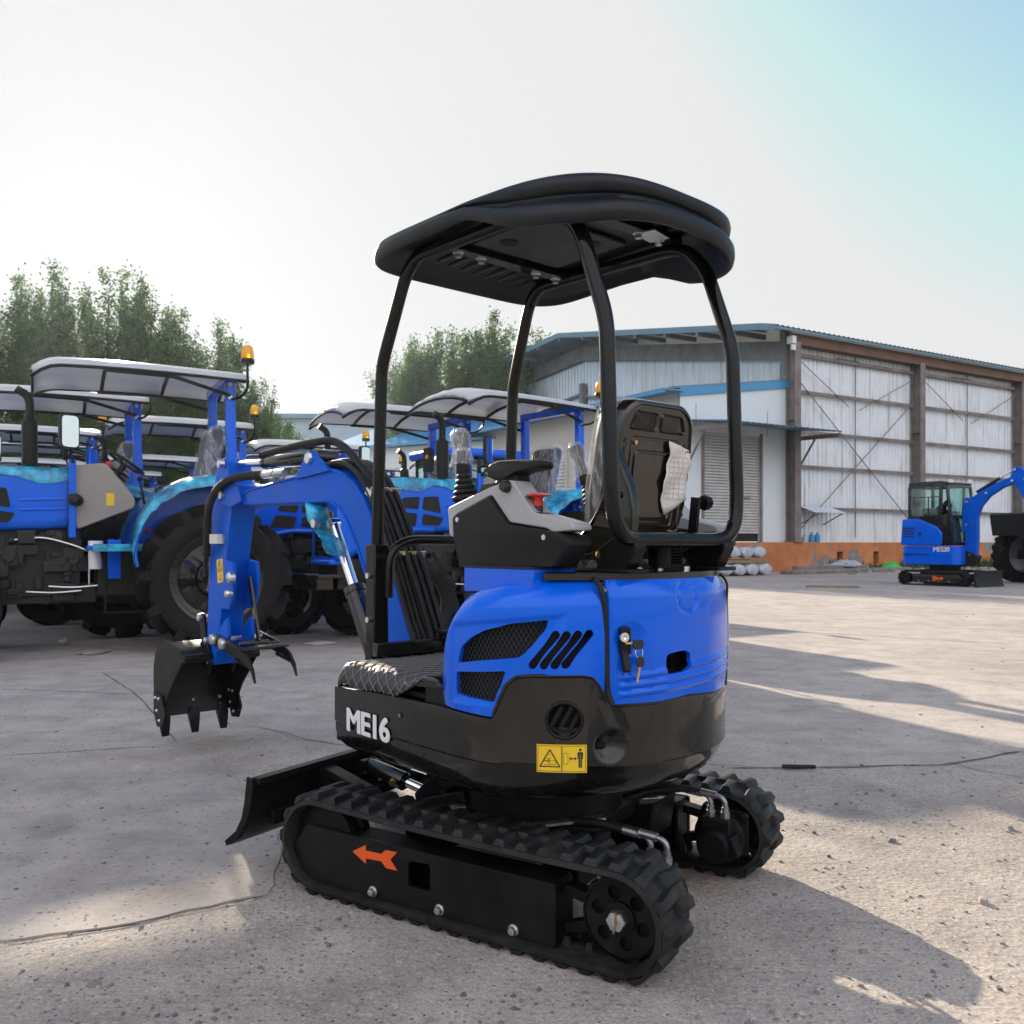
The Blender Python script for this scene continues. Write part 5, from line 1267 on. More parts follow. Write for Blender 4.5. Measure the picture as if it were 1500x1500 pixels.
slab('concrete_slab', [(.06, 5.0), gp(980, 1118), gp(1065, 1123), gp(1180, 1124), gp(1330, 1120), gp(1395, 1117), gp(1450, 1108), gp(1540, 1092), (30, 9.5), (40, 33.5), (20, 33), (.06, 26)])
# cracks and joints as thin dirty gaps
g = G(); M['crackm'] = mat('dirt_in_crack', (.055, .05, .046), .95)
def crack(pts, w):
    p = spline([(*gp(*q), .0055) for q in pts], 10); L_ = []; R__ = []
    for i, q in enumerate(p):
        d = (p[min(i+1, len(p)-1)]-p[max(i-1, 0)]).normalized(); x = V((-d.y, d.x, 0)); k = w*(.5+.9*abs(noise.noise(q*9)))*(1 if 0 < i < len(p)-1 else .1); off = x*.02*noise.noise(q*4.3+V((5, 0, 0)))
        L_.append(q+x*k+off); R__.append(q-x*k+off)
    n = len(p); g.add([tuple(v) for v in L_+R__], [(i, i+1, n+i+1, n+i) for i in range(n-1)])
crack([(0, 1384), (210, 1352), (395, 1310)], .007); crack([(1065, 1125), (1180, 1126), (1330, 1122), (1395, 1119), (1500, 1101)], .009)
crack([(360, 1064), (400, 1070), (450, 1084), (520, 1094)], .004); crack([(0, 1108), (140, 1100), (262, 1092)], .004); crack([(150, 985), (200, 1020), (262, 1090)], .006); crack([(1390, 1117), (1440, 1130), (1500, 1139)], .004); crack([(800, 905), (1150, 925), (1500, 945)], .012); crack([(0, 1010), (60, 1012), (200, 1018)], .006)
o = g.build('slab_crack', M['crackm'], None, 0); o['kind'] = 'structure'
# loose grit
g = G(); rr = random.Random(21)
def pebble(x, y, r, g):
    vs = []; n = 7
    h = r*rr.uniform(.5, .9); a0 = rr.uniform(0, 6); rs = [r*rr.uniform(.65, 1.1) for _ in range(n)]
    lo = [(x+rs[k]*math.cos(a0+2*PI*k/n), y+rs[k]*math.sin(a0+2*PI*k/n), .0) for k in range(n)]
    mi = [(x+(p[0]-x)*.85, y+(p[1]-y)*.85, h*rr.uniform(.55, .9)) for p in lo]; top = [(x+(p[0]-x)*.4, y+(p[1]-y)*.4, h*rr.uniform(.9, 1.1)) for p in lo]
    g.rings([lo, mi, top])
M['stone'] = mat('stone_chip', (.09, .085, .085), .9, 0, 0, 0, 2.5, .4, 60., rgb2=(.30, .27, .25)); M['stone2'] = mat('pale_stone_chip', (.34, .31, .28), .9, 0, 0, .2, 20., .4, 60.)
for k in range(1500):
    x_, y_ = rr.uniform(-60, 1560), 860+640*rr.random()**.75
    X, Y = gp(x_, y_)
    if abs(X-.15) < .62 and abs(Y-3.03) < .75: continue
    g.cur = 0 if rr.random() < .75 else 1; pebble(X, Y, rr.choice((.003, .004, .005, .006, .009))*(1+.25*max(0, Y-3)**.5), g)
o = g.build('gravel', [M['stone'], M['stone2']], None, 40); o['kind'] = 'stuff'; o['label'] = 'loose grit and stone chips scattered over the concrete yard'; o['category'] = 'gravel'
def stone(px_, py_, r, lab, m='stone'):
    X, Y = gp(px_, py_); g = G(); pebble(X, Y, r, g); o = g.build('stone', M[m], None, 30); tag(o, lab, 'stone')
stone(1440, 1322, .022, 'pale round stone on the sunlit aggregate at lower right', 'stone2'); stone(1478, 1215, .020, 'dark stone by the right photo edge, near the shadow streak')
stone(1307, 1233, .020, 'flat dark stone in the sunlit patch right of the far track'); stone(138, 1443, .020, 'dark stone in the sunlit patch at lower left'); stone(1265, 1395, .016, 'small dark stone inside the shadow of the excavator')
# small finds on the ground
X, Y = gp(1170, 1128); g = G(); g.tube([(X-.082, Y+.006, .018), (X+.082, Y-.008, .018)], .010, 10); tag(g.build('rubber_rod', M['rubber'], None), 'short black rod lying by the curved crack in the concrete', 'rod')
X, Y = gp(1220, 861); M['wood'] = mat('weathered_wood', (.26, .19, .10), .8, 0, 0, .25, 12.); g = G(); g.bar((X-.62, Y+.2, .035), (X+.62, Y-.12, .035), .1, .05); tag(g.build('wooden_plank', M['wood'], None, bevel=.004), 'pale wooden plank lying on the yard before the warehouse', 'plank')
def scrap(px_, py_, r, lab, seed, m='paper', flat=.02):
    X, Y = gp(px_, py_); rr2 = random.Random(seed); g = G(); n = 12
    g.rings([[(X+r*k*(1+.35*rr2.uniform(-1, 1))*math.cos(2*PI*j/n), Y+r*k*1.3*(1+.3*rr2.uniform(-1, 1))*math.sin(2*PI*j/n), .008+flat*rr2.random()*(1-k*.6)) for j in range(n)] for k in (1, .8, .5, .2)], False, True); o = g.build('litter_scrap', M[m], None, 50); tag(o, lab, 'litter')
scrap(93, 944, .05, 'small white crumpled scrap standing on the ground near the tractor step', 3, 'paper', .09); scrap(132, 957, .16, 'flat grey rag on the concrete left of the bucket', 5, 'stone2', .03); scrap(470, 943, .17, 'flattened pale paper on the ground behind the excavator arm', 9, 'paper', .012)

# ------------------------------------------------------------------ warehouse
WD = V((.857, .516, 0)).normalized(); WF = V((-WD.y, WD.x, 0))       # along the yard wall; along the gable
W0 = V((.3110*36, 36, 0)); WN = -WF                                # corner; outward normal of the yard wall
WM = Mx((( WD.x, WF.x, 0, W0.x), (WD.y, WF.y, 0, W0.y), (0, 0, 1, 0), (0, 0, 0, 1)))   # local: x along the yard wall, y into the building along the gable
def sheetmat(name, c1, c2):
    m = mat(name, c1, .45, .15, 0, 0, 1.2, 0, rgb2=c2); nt = m.node_tree; N = nt.nodes; L = nt.links; b = N['Principled BSDF']
    tc = N.new('ShaderNodeTexCoord'); mp = N.new('ShaderNodeMapping'); mp.inputs['Scale'].default_value = (2.5, 2.5, .12); L.new(tc.outputs['Object'], mp.inputs[0])
    n = N.new('ShaderNodeTexNoise'); n.inputs['Scale'].default_value = 3; n.inputs['Detail'].default_value = 6; L.new(mp.outputs[0], n.inputs[0])
    r = N.new('ShaderNodeValToRGB'); r.color_ramp.elements[0].position = .30; r.color_ramp.elements[0].color = (.58, .50, .41, 1); r.color_ramp.elements[1].position = .47; r.color_ramp.elements[1].color = (1, 1, 1, 1); L.new(n.outputs['Fac'], r.inputs[0])
    x = N.new('ShaderNodeMix'); x.data_type = 'RGBA'; x.blend_type = 'MULTIPLY'; x.inputs[0].default_value = .8
    src = b.inputs['Base Color'].links[0].from_socket; L.new(src, x.inputs[6]); L.new(r.outputs[0], x.inputs[7]); L.new(x.outputs[2], b.inputs['Base Color']); return m
M['sheet'] = sheetmat('corrugated_white_sheet', (.66, .71, .76), (.76, .79, .82)); M['sheetb'] = sheetmat('corrugated_bluish_sheet', (.60, .69, .76), (.70, .77, .83))
M['steel'] = mat('weathered_red_oxide_steel', (.23, .21, .205), .75, .1, 0, 0, 1.6, .2, 20., rgb2=(.17, .13, .11)); M['truss'] = mat('grey_truss_steel', (.22, .23, .24), .7, .1, 0, 0, 1.2, .2, 20., rgb2=(.17, .15, .14)); M['eave'] = mat('rusty_eave_beam', (.13, .065, .04), .8, 0, 0, 0, 1.2, .2, 20., rgb2=(.19, .12, .09))
M['rooft'] = mat('blue_grey_roof_sheet', (.12, .22, .30), .4, .3, 0, .1, 1.5); M['bluefascia'] = mat('blue_fascia', (.05, .26, .50), .4)
M['panel'] = mat('white_sandwich_panel', (.66, .72, .75), .5, 0, 0, .04, .6); M['shutter'] = mat('roller_shutter', (.52, .52, .51), .5, .2, 0, .12, 2.)
M['cream'] = mat('cream_wall', (.52, .50, .46), .7, 0, 0, .06, .8)
def plinth_mat():
    m = bpy.data.materials.new('peeling_orange_render'); m.use_nodes = True; nt = m.node_tree; N = nt.nodes; L = nt.links; b = N['Principled BSDF']; b.inputs['Roughness'].default_value = .85
    tc = N.new('ShaderNodeTexCoord')
    def rp(scale, det, els, dist=0):
        n = N.new('ShaderNodeTexNoise'); n.inputs['Scale'].default_value = scale; n.inputs['Detail'].default_value = det; n.inputs['Distortion'].default_value = dist; L.new(tc.outputs['Object'], n.inputs[0]); r = N.new('ShaderNodeValToRGB'); e = r.color_ramp.elements; e[0].position, e[0].color = els[0]; e[1].position, e[1].color = els[1]; L.new(n.outputs['Fac'], r.inputs[0]); return r.outputs[0]
    col = rp(.7, 6, [(.3, (.46, .15, .05, 1)), (.7, (.58, .24, .10, 1))]); pk = rp(.9, 9, [(.60, (0, 0, 0, 1)), (.615, (1, 1, 1, 1))], .3); gr = rp(4, 5, [(.3, (.18, .17, .17, 1)), (.7, (.33, .31, .30, 1))])
    x = N.new('ShaderNodeMix'); x.data_type = 'RGBA'; L.new(pk, x.inputs[0]); L.new(col, x.inputs[6]); L.new(gr, x.inputs[7])
    dr = rp(2.2, 6, [(.3, (.62, .58, .55, 1)), (.6, (1, 1, 1, 1))]); y = N.new('ShaderNodeMix'); y.data_type = 'RGBA'; y.blend_type = 'MULTIPLY'; y.inputs[0].default_value = .6; L.new(x.outputs[2], y.inputs[6]); L.new(dr, y.inputs[7]); L.new(y.outputs[2], b.inputs['Base Color']); return m
M['plinth'] = plinth_mat()
WH = thing('warehouse', 'large corrugated steel warehouse with rusty columns on an orange plinth', 'warehouse', W0, math.atan2(WD.y, WD.x))
LEN, EZ, PZ, BAY = 58., 9.45, 1.17, 8.1
def corr(name, p0, p1, z0f, z1f, m, parent, pitch=.26, amp=.03, flip=1):
    p0, p1 = V(p0), V(p1); d = p1-p0; L_ = d.length; d.normalize(); nrm = V((-d.y, d.x, 0))*flip; n = int(L_/pitch*4); lo = []; hi = []
    for i in range(n+1):
        t = L_*i/n; o = amp*(0, 0, 0, 1)[i % 4]; p = p0+d*t+nrm*o; lo.append((p.x, p.y, z0f(t))); hi.append((p.x, p.y, z1f(t)))
    g = G(); g.rings([lo, hi], False, False, False); return g.build(name, m, parent, 0)
corr('wall_cladding', (0, 0, 0), (LEN, 0, 0), lambda t: PZ+.01, lambda t: EZ-.3, M['sheet'], WH, .26, .055)
RP = [(0, 9.7), (14.3, 12.2), (26.5, 11.4), (30, 10.9)]
corr('gable_cladding', (.30, .05, 0), (.30, 30, 0), lambda t: 1.2, lambda t: interp(RP, t)-1.15, M['sheetb'], WH, .3, .05)
for k in range(8):
    x = BAY*k; g = G()
    for dx in (-.0,): g.box((x, -.50, (PZ+EZ)/2-.1), (.34, .05, EZ-PZ-.3)); g.box((x, -.06, (PZ+EZ)/2-.1), (.34, .05, EZ-PZ-.3)); g.box((x, -.28, (PZ+EZ)/2-.1), (.05, .39, EZ-PZ-.3)); g.box((x, -.28, PZ+.03), (.5, .6, .06)); g.box((x, -.28, 6.1), (.3, .39, .03))
    g.build('column', M['steel'], WH)
    if k < 7:
        g = G()
        for z in (8.75, 7.25, 5.62, 4.2, 2.5): g.box((x+BAY/2, -.10, z), (BAY-.36, .13, .025)); g.box((x+BAY/2, -.165, z+.05), (BAY-.36, .02, .14))
        g.build('girt_rail', M['steel'], WH)
        g = G(); g.box((x+BAY*.5, -.085, (PZ+EZ)/2), (.03, .03, EZ-PZ-.4)); g.build('sheet_joint', M['steel'], WH)
        g = G(); g.box((x+2.7+.8, -.10, EZ-.62), (1.5, .1, .16)); g.build('vent_opening', M['void'], WH)
    if k in (0, 1, 3, 5):
        g = G(); a, b_ = x+.2, x+BAY-.2
        if k == 0: g.tube([(a, -.20, 7.9), (b_, -.20, 1.9)], .022, 6); g.tube([(a, -.24, 1.5), (b_, -.24, 7.5)], .022, 6)
        g.tube([(a, -.20, 8.7), (a+3.3, -.2, 6.9)], .02, 6); g.tube([(b_, -.24, 8.5), (b_-3.8, -.24, 6.8)], .02, 6); g.build('brace_rod', M['steel'], WH)
g = G(); g.box((LEN/2, -.42, EZ-.12), (LEN+.8, .10, .42)); g.box((LEN/2, -.2, EZ-.30), (LEN, .45, .05)); g.build('eave_beam', M['eave'], WH)
# plinth with vent openings
g = G(); xs_ = [-6.2]+[q for k in range(24) for q in (2.55+2.33*k-.19, 2.55+2.33*k+.19)]+[LEN]
for i in range(0, len(xs_)-1):
    a, b_ = xs_[i], xs_[i+1]
    if i % 2 == 0: g.box(((a+b_)/2, .30, PZ/2), (b_-a, 1.6, PZ))
    else: g.box(((a+b_)/2, .30, .12), (b_-a, 1.6, .24)); g.box(((a+b_)/2, .30, (PZ+.78)/2), (b_-a, 1.6, PZ-.78)); g.box(((a+b_)/2, .6, .51), (b_-a, .9, .54))
g.build('plinth', M['plinth'], WH, 0)
# roof over the gable with overhang
g = G(); xr0, xr1 = -1.6, LEN
lo = []; 
for y, z in [(-.75, 9.52)]+RP: lo.append((y, z))
rg = [[(x, y, z+.10) for y, z in lo]+[(x, y, z) for y, z in lo[::-1]] for x in (xr0, xr1)]
g.rings(rg); g.build('roof', M['rooft'], WH, 0)
g = G(); x = -1.62; 
for (y0_, z0_), (y1_, z1_) in zip(lo, lo[1:]): g.bar((xr0, y0_, z0_+.02), (xr0, y1_, z1_+.02), .06, .26)
g.build('barge_board', M['bluefascia'] if False else M['rooft'], WH)
g = G()
n = int((LEN+1.6)/.3*2)
g.rings([[(xr0+(LEN+1.6)*i/n, -.78, 9.63+(.05 if i % 2 else -.02)) for i in range(n+1)], [(xr0+(LEN+1.6)*i/n, .4, 9.80+(.05 if i % 2 else -.02)) for i in range(n+1)]], False, False, False); o = g.build('roof_edge', M['steel'], WH, 0)
g = G()
for y in frange(1.5, 29, 14): z = interp(RP, y)-.16; g.box((-.65, y, z), (1.9, .12, .2))
g.build('purlin_end', M['truss'], WH)
g = G()
for (y0_, z0_), (y1_, z1_) in zip(RP, RP[1:]): g.bar((.12, y0_, z0_-.75), (.12, y1_, z1_-.75), .22, .75); g.bar((.16, y0_, z0_-2.9), (.16, y1_, z1_-3.1), .1, .14)
for y in (0.2, 14.3, 26): g.box((.05, y, 5.5), (.3, .3, 8.6))
g.build('gable_frame', M['truss'], WH)
g = G(); g.box((-.30, -.45, 9.25), (.22, .3, .3)); g.box((-.28, -.52, 8.95), (.2, .1, .22)); g.tube([(-.05, -.4, 9.1), (-.3, -.45, 9.2)], .03, 6); g.build('flood_light', M['white'], WH)
# little metal lean-to sheet at the wall foot
g = G(); g.rings([[(.4+i*.12, -.25, 2.62+.02*(i % 2)) for i in range(16)], [(.5+i*.12, -1.0, 2.35+.02*(i % 2)) for i in range(16)]], False, False, False); o = g.build('small_awning', M['sheet'], WH, 0)
g = G(); g.bar((.6, -.1, 1.9), (.7, -.95, 2.33), .04, .04); g.bar((2.0, -.1, 1.9), (2.1, -.95, 2.33), .04, .04); g.build('awning_bracket', M['steel'], WH)
# annexe on the gable side
AN = thing('annexe', 'white panel lean-to annexe with roller shutter and blue edge, joined to the warehouse gable', 'annexe', W0, math.atan2(WD.y, WD.x))
AW = 5.78
def at(z): return z
g = G(); dx0, dx1, dz = -4.62, -1.62, 5.35     # door opening
def wallbox(x0, x1, z0, z1, y=-.02, d=.16): g.box(((x0+x1)/2, y+d/2, (z0+z1)/2), (x1-x0, d, z1-z0))
wallbox(-AW, dx0, PZ, 6.2); wallbox(dx1, -.02, PZ, 6.2); wallbox(dx0, dx1, dz, 6.2); g.prism([(-AW, 6.2), (-.02, 6.2), (-.02, 7.45), (-AW, 6.62)], 1, -.02, .14); g.build('front_wall', M['panel'], AN, 0)
g = G()
for x in (-5.0, -1.2, -3.2):
    g.box((x, -.024, 5.9), (.02, .01, 1.0))
g.build('panel_joint', M['steel'], AN)
g = G(); nsl = 34
for k in range(nsl):
    z0 = 1.22+.28+(dz-1.5)*k/nsl; z1 = 1.22+.28+(dz-1.5)*(k+1)/nsl; g.rings([[(x, y, z) for y, z in ((.06, z0), (.02, z0+.02), (.02, z1-.03), (.06, z1-.005))] for x in (dx0, dx1)], False, False, False)
g.build('roller_shutter', M['shutter'], AN, 0)
g = G(); g.box(((dx0+dx1)/2, .10, 1.36), (dx1-dx0, .02, .30)); g.build('door_gap', M['void'], AN)
g = G(); g.box((dx0-.05, -.04, 3.3), (.12, .06, 4.3)); g.box((dx1+.05, -.04, 3.3), (.12, .06, 4.3)); g.box((-2.3, .0, 2.9), (.3, .05, .06)); g.build('door_frame', M['steel'], AN)
g = G(); g.prism([(-AW-.1, 6.60), (.0, 7.43), (.0, 7.72), (-AW-.1, 6.90)], 1, -.10, -.025); g.build('fascia', M['bluefascia'], AN)
g = G(); g.prism([(-AW-.35, 6.86), (0, 7.70), (0, 7.78), (-AW-.35, 6.94)], 1, -.10, 22); g.build('roof', M['rooft'], AN)
g = G(); g.box((-AW+.08, 11, (PZ+6.95)/2), (.16, 22, 6.95-PZ)); g.build('side_wall', M['cream'], AN)
for yd in (3.2, 9.0, 15.0):
    g = G()
    for k in range(26): z0 = PZ+.02+4.0*k/26; z1 = z0+4.0/26; g.rings([[(-AW-.02-o, y, z) for o, z in ((.0, z0), (.05, z0+.02), (.05, z1-.04), (0, z1-.005))] for y in (yd-1.6, yd+1.6)], False, False, False)
    g.build('roller_shutter', M['shutter'], AN, 0)
    g = G()
    for yy in (yd-1.68, yd+1.68): g.box((-AW-.05, yy, 3.2), (.1, .14, 4.1))
    g.box((-AW-.05, yd, 5.3), (.1, 3.5, .2)); g.build('door_frame', M['cream'], AN)
g = G(); g.box((-AW-.45, 11, 6.78), (.9, 22.4, .05)); g.box((-AW-.9, 11, 6.74), (.04, 22.4, .16)); g.build('side_eave', M['bluefascia'], AN)
g = G(); g.box((-AW-.1, 10.9, PZ/2), (.5, 22, PZ)); g.build('plinth', M['plinth'], AN)
# awning over the door
g = G(); n = 40
g.rings([[(-AW+ (AW+.4)*i/n, -.02, 5.72+.05*(i % 2)) for i in range(n+1)], [(-AW+(AW+.4)*i/n, -2.35, 5.42+.05*(i % 2)) for i in range(n+1)]], False, False, False); g.build('awning', M['rooft'], AN, 0)
g = G()
for x in (.30, -AW+.2): g.bar((x, -.1, 5.36), (x, -2.3, 5.30), .08, .16); g.bar((x, -.1, 3.9), (x, -1.1, 5.25), .06, .06)
g.build('awning_bracket', M['steel'], AN)

# ------------------------------------------------------------------ things along the warehouse
def wpt(x, y, z=0): return WM @ V((x, y, z))
M['wrap'] = mat('white_wrapping', (.42, .46, .52), .35, 0, .3, .25, 5., .8, 14., bdist=.05)
def bundle(x, y, z, L_, lab, seed):
    rr2 = random.Random(seed); p = wpt(x, y, z); t = thing('wrapped_bundle', lab, 'bundle', p, math.atan2(WD.y, WD.x), 'wrapped bundles stacked by the orange plinth')
    g = G(); rg = []
    for k, (xx, s) in enumerate(((0, .75), (.03, .95), (.15, 1), (.4, .92), (L_-.15, 1.02), (L_-.03, .94), (L_, .72))):
        rg.append([(( .30*s*math.cos(a))*(1+.12*rr2.uniform(-1, 1)), xx-.3, .20+.19*s*math.sin(a)*(1+.16*rr2.uniform(-1, 1))) for a in frange(0, 2*PI, 15)[:-1]])
    g.rings(rg); g.build('wrapping', M['wrap'], t, 50)
    g = G(); g.tube([(.305*math.cos(a), .0, .20+.20*math.sin(a)) for a in frange(0, 2*PI, 17)[:-1]], .012, 5, closed=True); g.build('green_strap', M['strapg'], t)
M['strapg'] = mat('green_strap', (.05, .22, .12), .5)
LB_ = ['first from the annexe', 'second from the annexe', 'second from the right end', 'at the right end']
for k in range(4):
    bundle(-6.2+.62*k, -2.6, .02, 1.2, 'bottom row wrapped bundle by the plinth, '+LB_[k], k); bundle(-6.35+.62*k, -2.5, .62, 1.2, 'top row wrapped bundle on the timber, '+LB_[k], k+10)
g = G()
for y in (-2.6, -1.9): g.bar(wpt(-6.6, y, .50), wpt(-4.0, y, .50), .12, .12)
tag(g.build('timber_bearer', M['wood'], None, bevel=.01), 'timber bearers between the two rows of wrapped bundles', 'timber')
# low kerb and rubble at the plinth foot
M['oldcon'] = mat('old_concrete', (.20, .185, .165), .9, 0, 0, .3, 4., .5, 18.)
g = G(); g.bar(wpt(-3.0, -2.6, .07), wpt(4.6, -2.1, .07), .6, .16); g.bar(wpt(-1.0, -1.3, .12), wpt(3.5, -1.0, .12), .4, .26); tag(g.build('concrete_beam', M['oldcon'], None, bevel=.04), 'long broken concrete beams lying along the orange plinth', 'beam')
g = G(); rr = random.Random(31)
for k in range(240):
    p = wpt(rr.gauss(5.6, 2.2), rr.gauss(-2.3, .7)); s = rr.uniform(.03, .13); g.cur = rr.choice((0, 0, 1)); gg = G()
    n = 6; rs = [s*rr.uniform(.6, 1.3) for _ in range(n)]; lo = [(p.x+rs[j]*math.cos(2*PI*j/n), p.y+rs[j]*math.sin(2*PI*j/n), 0) for j in range(n)]; g.rings([lo, [(p.x+(q[0]-p.x)*.6, p.y+(q[1]-p.y)*.6, s*rr.uniform(.4, 1)) for q in lo]])
o = g.build('rubble', [M['stone'], M['stone2']], None, 0); tag(o, 'broken rubble heap in front of the orange plinth', 'rubble', None, 'stuff')
g = G(); M['greenbag'] = mat('bright_green_plastic', (.02, .50, .07), .3, 0, .2, .2, 10., .5, 12., bdist=.04); rr = random.Random(6)
p = wpt(4.9, -1.2); rg = []
for k, (s, z) in enumerate(((.42, .0), (.45, .08), (.36, .18), (.24, .27), (.1, .32))): rg.append([(p.x+s*(1+.3*rr.uniform(-1, 1))*math.cos(a), p.y+.6*s*(1+.3*rr.uniform(-1, 1))*math.sin(a), z+.06*rr.uniform(-1, 1)*(k > 0)) for a in frange(0, 2*PI, 15)[:-1]])
g.rings(rg); tag(g.build('plastic_bag', M['greenbag'], None, 60), 'bright green crumpled plastic bag lying by the orange plinth', 'bag')
g = G(); p = wpt(1.9, -1.2); rr = random.Random(16); rg = []
for k, (s, z) in enumerate(((.7, .22), (.6, .30), (.4, .40), (.2, .44))): rg.append([(p.x+s*(1+.4*rr.uniform(-1, 1))*math.cos(a), p.y+.4*s*(1+.3*rr.uniform(-1, 1))*math.sin(a), z+.06*rr.uniform(-1, 1)) for a in frange(0, 2*PI, 13)[:-1]])
g.rings(rg); tag(g.build('plastic_sheet', M['wrap'], None, 60), 'white crumpled plastic sheet on the broken concrete beam', 'sheet')
for i, (x, h_, c, lab) in enumerate(((.55, .30, 'wrap', 'white jug standing on the plinth ledge next to the corner column'), (.95, .42, 'bluefascia', 'left blue bottle on the plinth ledge near the corner column'), (1.3, .42, 'bluefascia', 'right blue bottle on the plinth ledge near the corner column'))):
    g = G(); g.lathe([(0, 0), (.11, 0), (.11, h_*.65), (.04, h_*.82), (.04, h_), (0, h_)], wpt(x, -.38, PZ), (0, 0, 1), 12); tag(g.build('bottle', M[c], None), lab, 'bottle')
# weeds
M['weed'] = mat('weed_green', (.045, .085, .02), .7, 0, 0, .4, 3.)
g = G(); rr = random.Random(12)
for k in range(1500):
    x = rr.choice((rr.uniform(1.5, 14), rr.gauss(2.2, .3), rr.gauss(8.4, .9), rr.gauss(13.0, 1.0))); y = -.55-abs(rr.gauss(0, .28)); h_ = rr.uniform(.08, .34)*(1.8 if rr.random() < .08 else 1); a = rr.uniform(0, 6.28); p = wpt(x, y)
    b_ = V((math.cos(a), math.sin(a), 0)); l = rr.uniform(.02, .05); tip = p+b_*h_*.4*rr.random()+V((0, 0, h_)); sd = V((-b_.y, b_.x, 0))*l
    mid = p.lerp(tip, .5)+V((0, 0, .02)); g.add([p-sd*.3, p+sd*.3, mid+sd, tip, mid-sd], [(0, 1, 2, 3, 4)])
tag(g.build('weeds', M['weed'], None, 0), 'green weeds growing along the foot of the plinth', 'weeds', None, 'stuff')

# ------------------------------------------------------------------ far shed and trees
M['farshed'] = mat('pale_blue_shed_wall', (.30, .40, .47), .6, 0, 0, .05, .3)
fs = thing('distant_shed', 'long pale grey blue shed beyond the tractors', 'shed', (-22, 70, 0), R(3)); g = G(); g.box((8, 4, 5.4), (46, 10, 10.8)); g.build('wall', M['farshed'], fs); g = G(); g.box((8, 4, 11.0), (46.6, 10.8, .35)); g.build('roof', M['rooft'], fs)
fs2 = thing('distant_shed', 'low blue roofed shed behind the tractors left of the annexe', 'shed', (-3.5, 47, 0), R(-32)); g = G(); g.box((0, 4, 3.2), (16, 8, 6.4)); g.build('wall', M['panel'], fs2); g = G(); g.prism([(-.5, 6.4), (4, 8.0), (8.5, 6.4), (8.5, 6.55), (4, 8.2), (-.5, 6.55)], 0, -8.4, 8.4); g.build('roof', M['bluefascia'], fs2)

def leaf_mat(name, c1, c2):
    m = bpy.data.materials.new(name); m.use_nodes = True; nt = m.node_tree; N = nt.nodes; L = nt.links; b = N['Principled BSDF']; b.inputs['Specular IOR Level'].default_value = .5
    oi = N.new('ShaderNodeTexCoord'); n = N.new('ShaderNodeTexNoise'); n.inputs['Scale'].default_value = 1.1; n.inputs['Detail'].default_value = 8; L.new(oi.outputs['Object'], n.inputs[0])
    r = N.new('ShaderNodeValToRGB'); r.color_ramp.elements[0].position = .35; r.color_ramp.elements[0].color = (*c1, 1); r.color_ramp.elements[1].position = .65; r.color_ramp.elements[1].color = (*c2, 1); L.new(n.outputs['Fac'], r.inputs[0]); L.new(r.outputs[0], b.inputs['Base Color']); b.inputs['Roughness'].default_value = .55
    tr = N.new('ShaderNodeBsdfTranslucent'); L.new(r.outputs[0], tr.inputs['Color']); ms = N.new('ShaderNodeMixShader'); ms.inputs[0].default_value = .55; L.new(b.outputs[0], ms.inputs[1]); L.new(tr.outputs[0], ms.inputs[2]); L.new(ms.outputs[0], N['Material Output'].inputs['Surface']); return m
M['leaf'] = leaf_mat('poplar_leaf', (.038, .082, .018), (.085, .155, .034)); M['bark'] = mat('bark', (.09, .075, .06), .9, 0, 0, .3, 6., .5, 14.)
def make_tree(seed, H, W_, nb, nleaf):
    rr = random.Random(seed); tk = G(); cr = G()
    tk.tube([(0, 0, 0), (.1, .05, H*.3), (-.05, .1, H*.6), (.05, 0, H*.92)], [.30, .22, .12, .03], 9)
    br = []
    for k in range(nb):
        t = rr.uniform(.04, .72); a = rr.uniform(0, 6.28); z0 = H*t; r = W_*(1-.55*max(0, t-.25))*rr.uniform(.2, 1.0); top = min(H*rr.uniform(.86, .99), z0+rr.uniform(.26, .50)*H*(1-.30*t))
        p = [V((0, 0, z0)), V((r*.62*math.cos(a), r*.62*math.sin(a), z0+(top-z0)*.22)), V((r*.92*math.cos(a), r*.92*math.sin(a), z0+(top-z0)*.6)), V((r*math.cos(a+.1), r*math.sin(a+.1), top))]
        tk.tube(p, [.09, .06, .035, .01], 5); br.append(p)
    br.append([V((0, 0, H*.4)), V((0, 0, H*.6)), V((0, .1, H*.8)), V((.0, 0, H))]); br.append(br[-1])
    def bz(p, t): q = t*(len(p)-1); i = min(len(p)-2, int(q)); return p[i].lerp(p[i+1], q-i)
    cl = []
    for p in br:
        for k in range(12): t = rr.uniform(.22, 1.0); c = bz(p, t); cl.append((c+V((rr.gauss(0, .10), rr.gauss(0, .10), 0)), rr.uniform(.24, .50)*(1.15-.8*max(0, t-.5))))
        for k in range(5): t = rr.uniform(.15, .75); c = bz(p, t); b_ = rr.uniform(0, 6.28); q = rr.uniform(.25, .6); cl.append((c+V((q*math.cos(b_), q*math.sin(b_), rr.uniform(.1, .6))), rr.uniform(.2, .36)))
    for k in range(nleaf):
        c, s = rr.choice(cl); p = c+V((rr.gauss(0, s*.55), rr.gauss(0, s*.55), rr.gauss(0, s*1.0))); l = rr.uniform(.05, .10)
        d = V((rr.gauss(0, 1), rr.gauss(0, 1), rr.gauss(-.2, .8))).normalized(); x = d.orthogonal().normalized(); x = (x*math.cos(u := rr.uniform(0, 6.28))+d.cross(x)*math.sin(u))
        cr.add([p-d*l, p+x*l*.62, p+d*l, p-x*l*.62], [(0, 1, 2, 3)])
    return tk.mesh('trunk', [M['bark']]), cr.mesh('crown', [M['leaf']], 0)
TM = [make_tree(41, 14.5, 2.4, 34, 24000), make_tree(42, 14.5, 3.2, 44, 30000), make_tree(43, 13.8, 4.2, 56, 36000)]
